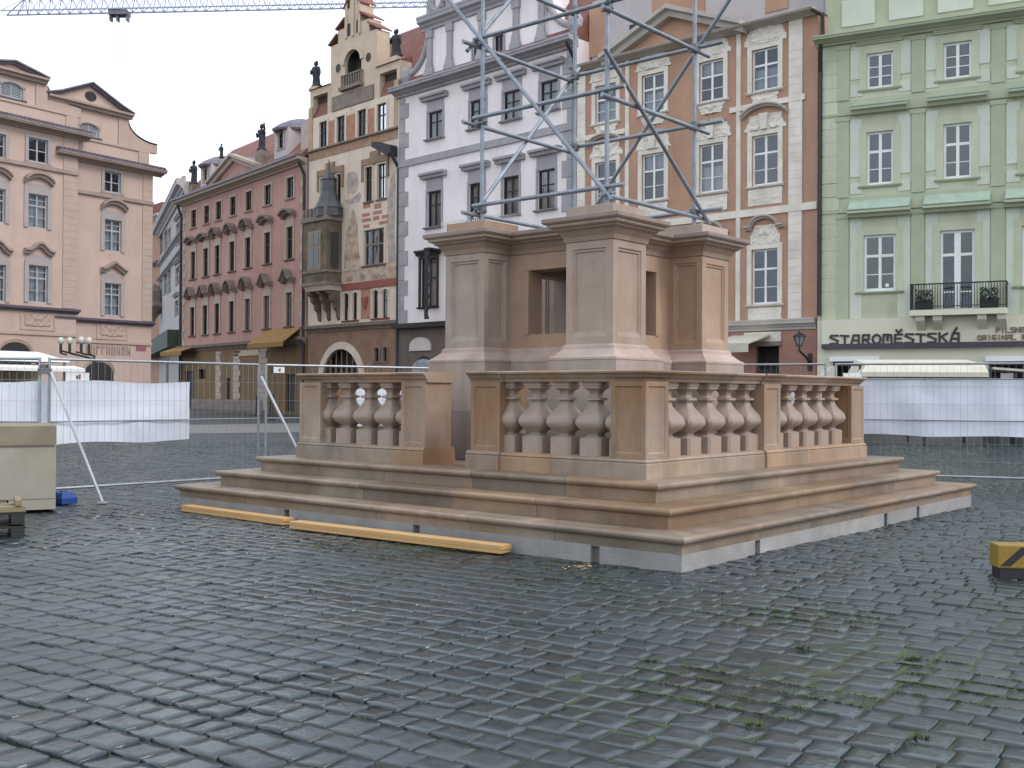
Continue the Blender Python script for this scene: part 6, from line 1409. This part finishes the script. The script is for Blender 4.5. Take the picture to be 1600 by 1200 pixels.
def foot(x, y, a, label, m):
    b = MB(); b.rings([[(-0.36 + e, -0.12 + e, z), (0.36 - e, -0.12 + e, z), (0.36 - e, 0.12 - e, z), (-0.36 + e, 0.12 - e, z)] for e, z in ((0, 0), (0, 0.08), (0.03, 0.15), (0.05, 0.16))], True)
    for k in (-0.2, 0.2): b.lathe((k, 0, 0.155), [(0.05, 0), (0.05, 0.02), (0.03, 0.022)], 8)
    o = b.build('ballast_block', m, None, bevel=0.008); o.location = (x, y, 0.0); o.rotation_euler = (0, 0, a); tag(o, label, 'ballast block'); return o
FB = mat('blue_plastic', (0.02, 0.06, 0.24), 0.45, 0.2); FG = mat('grey_concrete_foot', (0.20, 0.19, 0.19), 0.8, 0.2)
PL = [(-10.2, 15.2), (-6.68, 15.45), (-4.22, 18.15), (-1.0, 20.4), (2.45, 20.3), (5.50, 18.75), (8.78, 17.55), (12.0, 16.5)]
fence_panel(PL[0], (PL[1][0] - 0.03, PL[1][1]), 'leftmost wire mesh fence panel, cut by the photo edge', tarp=(0.0, 3.58, 0.77, 1.67), tarp_label='white tarpaulin on the leftmost fence panel, cut by the photo edge')
fence_panel((PL[1][0] + 0.05, PL[1][1]), PL[2], 'wire mesh fence panel left of the steps between the two slanting struts', tarp=(0.03, 2.32, 0.77, 1.675), tarp_label='white tarpaulin on the fence panel left of the steps, bare at its right end')
fence_panel((PL[2][0] + 0.06, PL[2][1] + 0.04), PL[3], 'wire mesh fence panel behind the left corner of the balustrade', tarp=(1.55, 3.8, 0.8, 1.66), tarp_label='white tarpaulin seen between the left balusters')
fence_panel((PL[3][0] + 0.06, PL[3][1]), PL[4], 'wire mesh fence panel straight behind the pedestal', tarp=(0.0, 3.4, 0.8, 1.68), tarp_label='white tarpaulin behind the pedestal')
fence_panel((PL[4][0] + 0.05, PL[4][1] - 0.03), (PL[5][0] - 0.04, PL[5][1]), 'wire mesh fence panel behind the right side of the balustrade', zb=0.2, zt=2.08, tarp=(0.0, 3.3, 0.85, 1.72), tarp_label='white tarpaulin seen between the right balusters')
fence_panel((PL[5][0] + 0.07, PL[5][1] - 0.02), PL[6], 'wire mesh fence panel right of the balustrade with paired posts', zb=0.2, zt=2.08, mids=(1.13, 1.82), tarp=(0.0, 3.46, 0.86, 1.81), tarp_label='white tarpaulin on the fence right of the balustrade')
fence_panel((PL[6][0] + 0.03, PL[6][1] - 0.01), PL[7], 'rightmost wire mesh fence panel, cut by the photo edge', zb=0.2, zt=2.08, mids=(1.13, 1.82), tarp=(0.0, 3.4, 0.86, 1.81), tarp_label='white tarpaulin on the rightmost fence panel, cut by the photo edge')
foot(-6.32, 15.0, R(55 - 90), 'blue plastic fence foot beside the concrete slab', FB)
foot(PL[2][0] + 0.04, PL[2][1], R(-35), 'grey fence foot under the left fence joint behind the steps', FG)
foot(PL[5][0], PL[5][1], R(60), 'grey fence foot under the paired posts behind the balustrade', FG)
foot(PL[6][0], PL[6][1], R(70), 'grey fence foot under the right hand fence joint', FG)
def strut(p, q, label):
    b = MB(); b.tube(p, q, 0.022, 8); d = Vector(q); b.box(d.x - 0.06, d.x + 0.06, d.y - 0.06, d.y + 0.06, 0.0, 0.012)
    o = b.build('steel_prop', mat('pale_zinc_tube', (0.42, 0.42, 0.44), 0.4, 0.15, metal=0.3)); tag(o, label, 'prop'); return o
p0 = at(80, 582, 15.42); g0_ = ground(160, 786); strut(p0, (g0_.x, g0_.y, 0.012), 'slanting grey fence strut beside the blue foot')
p1 = at(408, 588, 18.0); strut(p1, (-3.12, 17.35, 0.012), 'slanting grey fence strut left of the balustrade, its foot hidden by the steps')
c1 = at(85, 574, 15.44)
b = MB(); b.box(-0.09, 0.09, -0.03, 0.03, -0.04, 0.04); b.box(-0.03, 0.03, -0.045, 0.045, 0.043, 0.1); o = b.build('tube_clamp', mat('dull_steel', (0.16, 0.16, 0.17))); o.location = (PL[1][0] + 0.01, PL[1][1], 1.82); tag(o, 'steel clamp joining two fence posts above the concrete slab', 'clamp')
for (x, y, d, w_) in ((121, 589, 16.0, 0.36), (436, 578, 18.3, 0.20)):
    b = MB(); h_ = 0.13 if w_ > 0.3 else 0.10; b.box(-w_ / 2, w_ / 2, -0.004, 0.004, -h_ / 2, h_ / 2, mi=0)
    b.box(w_ * 0.05, w_ * 0.13, -0.0065, -0.0045, -h_ * 0.28, h_ * 0.30, mi=1); b.box(-w_ * 0.06, w_ * 0.03, -0.0065, -0.0045, -h_ * 0.25, h_ * 0.15, mi=2); b.box(-w_ / 2 - 0.04, -w_ / 2 - 0.003, -0.004, 0.004, -h_ / 2, h_ * 0.4, mi=2)
    o = b.build('warning_sign', [WHITE, mat('sign_red', (0.35, 0.05, 0.12), 0.5), DARKFRAME]); o.location = at(x, y, d) ; o.rotation_euler = (0, 0, R(48 if w_ > 0.3 else 36)); tag(o, 'small white plate with red and dark marks %s' % ('above the left tarpaulin' if w_ > 0.3 else 'on the fence left of the balustrade'), 'sign')

# concrete slab and pallet at the left edge
SLAB = mat('stained_plywood_board', (0.31, 0.28, 0.225), 0.7, 0.14, 1.6, col2=(0.24, 0.21, 0.16), scale2=1.1, mix2=0.8, bump=0.15, bscale=40)
p = at(87, 790, 13.9)
sl = thing('boarded_crate', 'tall stained pale boarded crate standing on a pallet at the left edge', 'crate', (p.x, p.y, 0), R(26))
b = MB(); b.box(-3.0, 0.0, 0.0, 1.2, 0.16, 1.02); b.build('body', SLAB, sl, bevel=0.012)
b = MB(); b.box(-3.002, 0.003, -0.003, 1.203, 0.87, 1.10); b.build('top_board', mat('brown_top_board', (0.20, 0.165, 0.11), 0.7, 0.25, 2, col2=(0.29, 0.25, 0.18), scale2=1.5), sl, bevel=0.008)
b = MB(); b.box(-3.0, -0.02, -0.012, -0.002, 0.835, 0.862); b.build('batten', mat('dark_batten', (0.13, 0.105, 0.07), 0.7, 0.3, 3), sl)
b = MB(); b.box(-0.55, 0.0, -0.004, 1.2, 0.03, 0.158); b.build('skirt', SLAB, sl)
b = MB(); b.box(-3.0, -0.62, -0.05, 1.2, 0.10, 0.155)
for x in (-2.9, -1.8, -0.8): b.box(x, x + 0.15, -0.03, 1.15, 0.0, 0.098)
b.build('bearer', mat('grey_pallet_wood', (0.16, 0.13, 0.09), 0.8, 0.3, 4, stretch=(0.5, 6, 6)), sl)
q = ground(40, 840); pal = thing('pallet', 'dark wet wooden pallet with a light plank on top at the left edge', 'pallet', (q.x, q.y, 0), R(27))
WOODW = mat('dark_wet_pallet_wood', (0.022, 0.023, 0.017), 0.5, 0.35, 4, stretch=(0.5, 6, 6)); WOODL = mat('weathered_plank', (0.22, 0.175, 0.095), 0.7, 0.2, 4, stretch=(0.4, 6, 6))
for k, z in enumerate((0.0, 0.145)):
    b = MB()
    for x in (-1.16, -0.66, -0.14): b.box(x, x + 0.13, 0.0, 0.8, z + 0.022, z + 0.10)
    b.build('block', WOODW, pal)
    b = MB()
    for y_ in (0.0, 0.17, 0.34, 0.51, 0.68): b.box(-1.2, 0.0, y_, y_ + 0.12, z + 0.102, z + 0.124)
    for x in (-1.16, -0.66, -0.14): b.box(x, x + 0.13, 0.0, 0.8, z, z + 0.02)
    b.build('slat', WOODW, pal)
b = MB(); b.box(-1.25, 0.0, -0.01, 0.11, 0.272, 0.335); b.box(-1.22, -0.02, 0.30, 0.42, 0.272, 0.33); b.box(-0.10, -0.04, -0.03, 0.5, 0.337, 0.40); b.build('plank', WOODL, pal, bevel=0.004)

# timber beams by the step
PINE = mat('fresh_pine', (0.50, 0.305, 0.13), 0.6, 0.10, 3, stretch=(0.7, 9, 9), col2=(0.50, 0.27, 0.09), mix2=0.5, scale2=2.0)
def beam(a, b_, w_, h_, layers, label):
    a = Vector(a); b_ = Vector(b_); d = b_ - a; L_ = d.length
    t = thing('timber_beam', label, 'timber', (a.x, a.y, 0), math.atan2(d.y, d.x), 'fresh pine beams along the lowest step')
    z = 0.002
    for k, hh in enumerate(layers):
        m = MB(); m.box(-0.01 * k, L_ + 0.012 * k, 0.004 * k, w_ + 0.004 * k, z, z + hh); m.build('plank', PINE, t, bevel=0.004); z += hh + 0.002
    return t
qa, qb = ground(283, 799), ground(441, 821); beam((qa.x, qa.y), (qb.x, qb.y), 0.16, 0.1, (0.036, 0.040), 'left pine beam along the lowest step, farther from the camera')
qa, qb = ground(452, 826), ground(781, 866); beam((qa.x, qa.y), (qb.x, qb.y), 0.17, 0.1, (0.032, 0.046), 'right pine beam along the lowest step, nearer the camera')
for k in range(26):
    pass
b = MB(); gg = random.Random(8)
for _ in range(40):
    q = ground(905 + gg.gauss(0, 14), 886 + gg.gauss(0, 2.0)); a = gg.random() * 3.14; c = Vector((q.x, q.y, 0.01)); d = Vector((math.cos(a), math.sin(a), 0)) * 0.012; e = Vector((-d.y, d.x, 0.006)) * 0.5
    b.add([c - d, c + e, c + d, c - e], [[0, 1, 2, 3]])
o = b.build('wood_shavings', PINE, recalc=False); o['kind'] = 'stuff'

# hazard block
q = ground(1559, 905)
hz = thing('hazard_block', 'low yellow block with black diagonal stripes on the cobbles at the right edge', 'barrier block', (q.x, q.y, 0), R(-6))
YB = mat('dirty_yellow_paint', (0.27, 0.165, 0.022), 0.5, 0.3, 4, col2=(0.14, 0.09, 0.025), scale2=3)
BK = mat('black_rubber', (0.02, 0.02, 0.022), 0.5)
b = MB(); b.box(0, 0.95, 0, 0.22, 0.09, 0.29); b.build('body', YB, hz, bevel=0.012)
b = MB(); b.box(0.02, 0.93, 0.01, 0.21, 0.0, 0.088); b.build('base', BK, hz)
b = MB()
for x in (0.02, 0.34, 0.66): b.prism([(x, 0.112), (x + 0.085, 0.112), (x + 0.255, 0.27), (x + 0.17, 0.27)], -0.004, 0.0)
b.build('stripe', BK, hz)

# stalls and awnings beyond the fences
CANV = mat('white_canvas', (0.68, 0.68, 0.66), 0.8, 0.05, 1)
pS = at(104, 600, 40); t = thing('market_stall', 'white roofed market stall behind the left tarpaulin', 'stall', (pS.x, pS.y, 0), R(50))
b = MB(); zt = at(60, 550, 40).z; zm_ = at(60, 566, 40).z; b.rings([[(-6, -0.1, zm_), (0.05, -0.1, zm_), (0.05, 2.2, zm_), (-6, 2.2, zm_)], [(-6, -0.1, zm_ + 0.06), (0.05, -0.1, zm_ + 0.06), (0.05, 2.2, zm_ + 0.06), (-6, 2.2, zm_ + 0.06)], [(-5.6, 0.8, zt), (-0.7, 0.8, zt), (-0.7, 1.4, zt), (-5.6, 1.4, zt)]], True); b.build('roof', CANV, t)
z2_ = at(60, 571, 40).z; z3_ = at(60, 581, 40).z
b = MB(); b.rings([[(u, 0.1, z2_), (u, -0.8, z3_ + 0.12), (u, -0.8, z3_), (u, -0.76, z3_), (u, -0.76, z3_ + 0.1), (u, 0.1, z2_ - 0.05)] for u in (-5.2, 0.3)], True); b.build('valance', CANV, t)
for x in (-5.9, -3, -0.1):
    for y_ in (0.0, 2.1): b = MB(); b.box(x, x + 0.08, y_, y_ + 0.08, 0, zm_ - 0.003); b.build('post', SHEET, t)
b = MB()
b.box(-5.9, -0.02, -0.02, 0.06, zm_ - 0.32, zm_ - 0.22); b.build('frame', SHEET, t)
b = MB(); b.box(-5.8, -0.05, 0.1, 2.0, 0, 1.7); b.box(-5.8, -0.05, 1.9, 2.0, 1.703, zm_ - 0.05); b.build('counter', mat('tan_counter_board', (0.33, 0.25, 0.18), 0.7, 0.15), t)

pS = at(1345, 600, 33); t = thing('cafe_awning', 'wide beige canvas cafe awning above the right tarpaulin', 'awning', (pS.x, pS.y, 0), R(-8))
zt, zb = at(1445, 568.5, 33).z, at(1445, 589, 33).z
L_ = at(1536, 580, 33).x - pS.x
b = MB(); b.rings([[(0.0, 0, zb), (L_, 0, zb), (L_, 2.6, zb), (0.0, 2.6, zb)], [(0.02, 0, zb + 0.14), (L_ - 0.02, 0, zb + 0.14), (L_ - 0.02, 2.6, zb + 0.14), (0.02, 2.6, zb + 0.14)], [(0.26, 0.5, zt), (L_, 0.5, zt), (L_, 2.6, zt + 0.2), (0.26, 2.6, zt + 0.2)]], True); b.build('canvas', PAVILION, t)
for x in (0.05, L_ * 0.5, L_ - 0.12):
    for y_ in (0.1, 2.4): b = MB(); b.box(x, x + 0.07, y_, y_ + 0.07, 0, zb - 0.003); b.build('post', DARKFRAME, t)
b = MB()
b.box(0.0, L_, 0.0, 0.06, zb - 0.05, zb - 0.004); b.build('frame', DARKFRAME, t)
pS = at(1280, 600, 34); t = thing('cafe_awning', 'small slanting beige awning beside the paired fence posts', 'awning', (pS.x, pS.y, 0), R(-10))
b = MB(); za, zb = at(1290, 572, 34).z, at(1290, 590, 34).z; b.rings([[(0, y_, zb - 0.1), (0.42, y_, za), (0.47, y_, za), (0.47, y_, zb - 0.2), (0, y_, zb - 0.2)] for y_ in (0, 2)], True); b.build('canvas', PAVILION, t)
b = MB(); b.box(0.42, 1.3, 0.0, 0.06, za + 0.004, za + 0.06); b.build('rail', DARKFRAME, t); b = MB(); b.box(0.5, 0.56, 0.0, 0.06, 0, za); b.build('post', DARKFRAME, t); b = MB(); b.box(1.2, 1.26, 0, 0.06, 0, za); b.build('post', DARKFRAME, t)
pS = at(1332, 588, 32); b = MB(); b.rings([[(-0.25, 0, -0.18), (0.26, 0, -0.18), (0.28, 0, 0.02), (0.2, 0, 0.12), (-0.1, 0, 0.08), (-0.27, 0, 0.1)], [(-0.25, 0.04, -0.18), (0.26, 0.04, -0.18), (0.28, 0.04, 0.02), (0.2, 0.04, 0.12), (-0.1, 0.04, 0.08), (-0.27, 0.04, 0.1)]], True); b.box(-0.03, 0.03, 0.01, 0.04, -pS.z, -0.181); b.box(0.04, 0.08, -0.012, -0.003, -0.02, 0.03)
o = b.build('cafe_sign', WHITE); o.location = pS; tag(o, 'small white cafe board on a post beside the beige awning', 'sign')
pS = at(1546, 600, 34); t = thing('cafe_awning', 'dark framed awning with a pale sloping board at the right edge', 'awning', (pS.x, pS.y, 0), R(-10))
b = MB(); za, zb = at(1560, 577, 34).z, at(1590, 583, 34).z; b.rings([[(0.1, y_, za), (2.8, y_, zb - 0.1), (2.8, y_, zb - 0.02), (0.1, y_, za + 0.07)] for y_ in (0, 1.6)], True); b.build('canvas', PAVILION, t)
b = MB(); b.box(0, 0.07, 0, 0.07, 0, za + 0.1); b.box(0.06, 0.35, 0.2, 0.5, 0, za - 0.25); b.build('post', mat('dark_green_metal', (0.02, 0.035, 0.035), 0.5), t); b = MB(); b.box(0.75, 0.81, 0, 0.06, 0, za - 0.15); b.build('post', DARKFRAME, t); b = MB(); b.box(0.9, 2.7, 0.4, 1.2, 0, za - 0.28); b.build('frame', mat('dark_green_metal', (0.02, 0.035, 0.035), 0.5), t)
b = MB(); b.box(0.36, 0.74, 0.1, 0.14, 1.0, za - 0.12); b.build('panel', GREYSTUCCO, t)

# street lamp with glass globes
pS = at(147, 600, 52); t = thing('street_lamp', 'black street lamp with four white globes before the pink beige house', 'street lamp', (pS.x, pS.y, 0), 0)
zl = at(140, 545, 52).z
b = MB(); b.lathe((0, 0, 0), [(0.2, 0), (0.2, 0.5), (0.1, 0.7), (0.08, zl - 0.6), (0.05, zl - 0.3)], 10); b.tube((0, 0, zl - 0.5), (-1.6, 0, zl - 0.1), 0.05, 6); b.tube((0, 0, zl - 0.35), (-0.9, 0, zl - 0.15), 0.04, 6); b.build('post', IRON, t)
GLOBE = mat('opal_glass', (0.5, 0.48, 0.42), 0.3, 0.05)
for x, y in ((95, 531), (109, 531), (127, 530), (139, 531)):
    g = at(x, y, 52) - pS; b = MB(); b.tube((g.x, 0, zl - 0.22), (g.x, 0, pS.z + g.z - 0.22), 0.07, 8); b.tube((g.x, 0, zl - 0.22), (min(-0.1, g.x + 0.3), 0, zl - 0.3), 0.04, 6); b.build('arm', IRON, t)
    b = MB(); b.lathe((g.x, 0, pS.z + g.z - 0.22), [(0.05, 0), (0.11, 0.04), (0.15, 0.15), (0.14, 0.25), (0.08, 0.33), (0.02, 0.35)], 14); b.build('globe', GLOBE, t, smooth=True)
# wall lantern on the orange house
u, z = fO.uz(1256, 560, 0.1); zt = fO.uz(1249, 518, 0.9)[1]; zb = fO.uz(1249, 541, 0.9)[1]
t = thing('wall_lantern', 'black wall lantern at the corner of the orange house', 'lantern', fO.P + fO.ux * fO.uz(1249, 540, 0.9)[0] - fO.uy * 0.9, fO.a)
b = MB(); b.tube((0, 0, zb - 0.02), (0, 0, zb - 0.25), 0.05, 8); b.tube((0, 0, zb - 0.2), (0.15, 0.5, zb - 0.55), 0.05, 8); b.tube((0.15, 0.5, zb - 0.55), (0.1, 0.88, zb - 0.75), 0.07, 8); b.box(0.0, 0.2, 0.82, 0.89, zb - 1.1, zb - 0.3); b.build('bracket', IRON, t)
h_ = zt - zb
b = MB(); b.lathe((0, 0, zb), [(0.13, 0), (0.14, 0.03), (0.12, 0.05)], 6); b.lathe((0, 0, zb), [(0.34, h_ * 0.66), (0.33, h_ * 0.70), (0.16, h_ * 0.86), (0.08, h_ * 0.9), (0.06, h_ * 1.0), (0.02, h_ * 1.15)], 6)
for k in range(6): a = k * math.pi / 3; b.tube((0.125 * math.cos(a), 0.125 * math.sin(a), zb + 0.04), (0.29 * math.cos(a), 0.29 * math.sin(a), zb + h_ * 0.66), 0.018, 5)
b.build('frame', IRON, t)
b = MB(); b.lathe((0, 0, zb), [(0.11, 0.05), (0.27, h_ * 0.65)], 6); b.build('glass', mat('smoky_lamp_glass', (0.22, 0.25, 0.23), 0.2, 0.2), t)
# bollards by the salmon house
for x, yb, yt, lb in ((402, 650, 617, 'black bollard before the salmon house, left of the fence post'), (424, 657, 612, 'taller black bollard behind the slanting fence strut')):
    q = ground(x, yb); h_ = at(x, yt, q.y).z; b = MB(); b.lathe((0, 0, 0), [(0.17, 0), (0.17, 0.15), (0.11, 0.2), (0.10, h_ * 0.8), (0.14, h_ * 0.82), (0.13, h_ * 0.9), (0.05, h_)], 10); o = b.build('bollard', IRON, None, smooth=False); o.location = (q.x, q.y, 0); tag(o, lb, 'bollard', 'bollards before the salmon house')

# tower crane
CR = mat('pale_crane_steel', (0.42, 0.43, 0.55), 0.6, 0.08)
D = 150.0
a0 = at(6, 20, D); a1 = at(760, 5, D); d = (a1 - a0); ext = a1 + d * 0.35
cr = thing('tower_crane', 'pale lattice crane jib with trolley reaching across the sky above the roofs', 'crane', (ext.x, ext.y, 0), math.atan2(d.y, d.x))
L_ = (ext - a0).length; zj = ext.z; sl_ = (a0.z - ext.z) / L_
b = MB(); n = 62; hj = 1.9; wj = 0.9
def J(t, y_, h): return (-t, y_, zj + sl_ * t + h)
for y_ in (-wj, wj): b.tube(J(0, y_, 0), J(L_, y_, 0), 0.13, 5)
b.tube(J(0, 0, hj), J(L_ - 3, 0, hj), 0.15, 5)
for k in range(n):
    t0, t1 = L_ * k / n, L_ * (k + 1) / n; tm = (t0 + t1) / 2
    for y_ in (-wj, wj):
        b.tube(J(t0, y_, 0), J(min(tm, L_ - 3), 0, hj), 0.07, 4); b.tube(J(min(tm, L_ - 3), 0, hj), J(t1, y_, 0), 0.07, 4)
    b.tube(J(t0, -wj, 0), J(t1, wj, 0), 0.05, 4)
b.build('jib', CR, cr, recalc=False)
b = MB(); tt = (at(a0.x * 0 + 187, 20, D) - ext).length
b.box(-tt - 1.3, -tt + 1.3, -0.8, 0.8, zj + sl_ * tt - 0.75, zj + sl_ * tt - 0.1)
for x in (-1.25, -0.3, 1.05): b.box(-tt + x, -tt + x + 0.2, -0.5, 0.5, zj + sl_ * tt - 1.5, zj + sl_ * tt - 0.74)
b.build('trolley', mat('crane_trolley_steel', (0.16, 0.14, 0.17), 0.6), cr)
b = MB()
for x in (-0.35, 0.6): b.tube((-tt + x, 0, zj + sl_ * tt - 1.4), (-tt + x, 0, 16), 0.028, 4)
b.build('cable', CR, cr)
b = MB(); b.lathe((-tt + 0.1, 0, 14.5), [(0.3, 0), (0.6, 0.5), (0.6, 1.2), (0.3, 1.6)], 8); b.build('hook_block', IRON, cr)
b = MB(); mw = 1.0
for x in (-mw, mw):
    for y_ in (-mw, mw): b.tube((x, y_, 0), (x, y_, zj + 4), 0.14, 5)
for k in range(28):
    z_ = (zj + 2) * k / 28; z5 = (zj + 2) * (k + 1) / 28
    for y_ in (-mw, mw): b.tube((-mw, y_, z_), (mw, y_, z5), 0.07, 4)
    for x in (-mw, mw): b.tube((x, -mw, z_), (x, mw, z5), 0.07, 4)
b.build('mast', CR, cr, recalc=False)
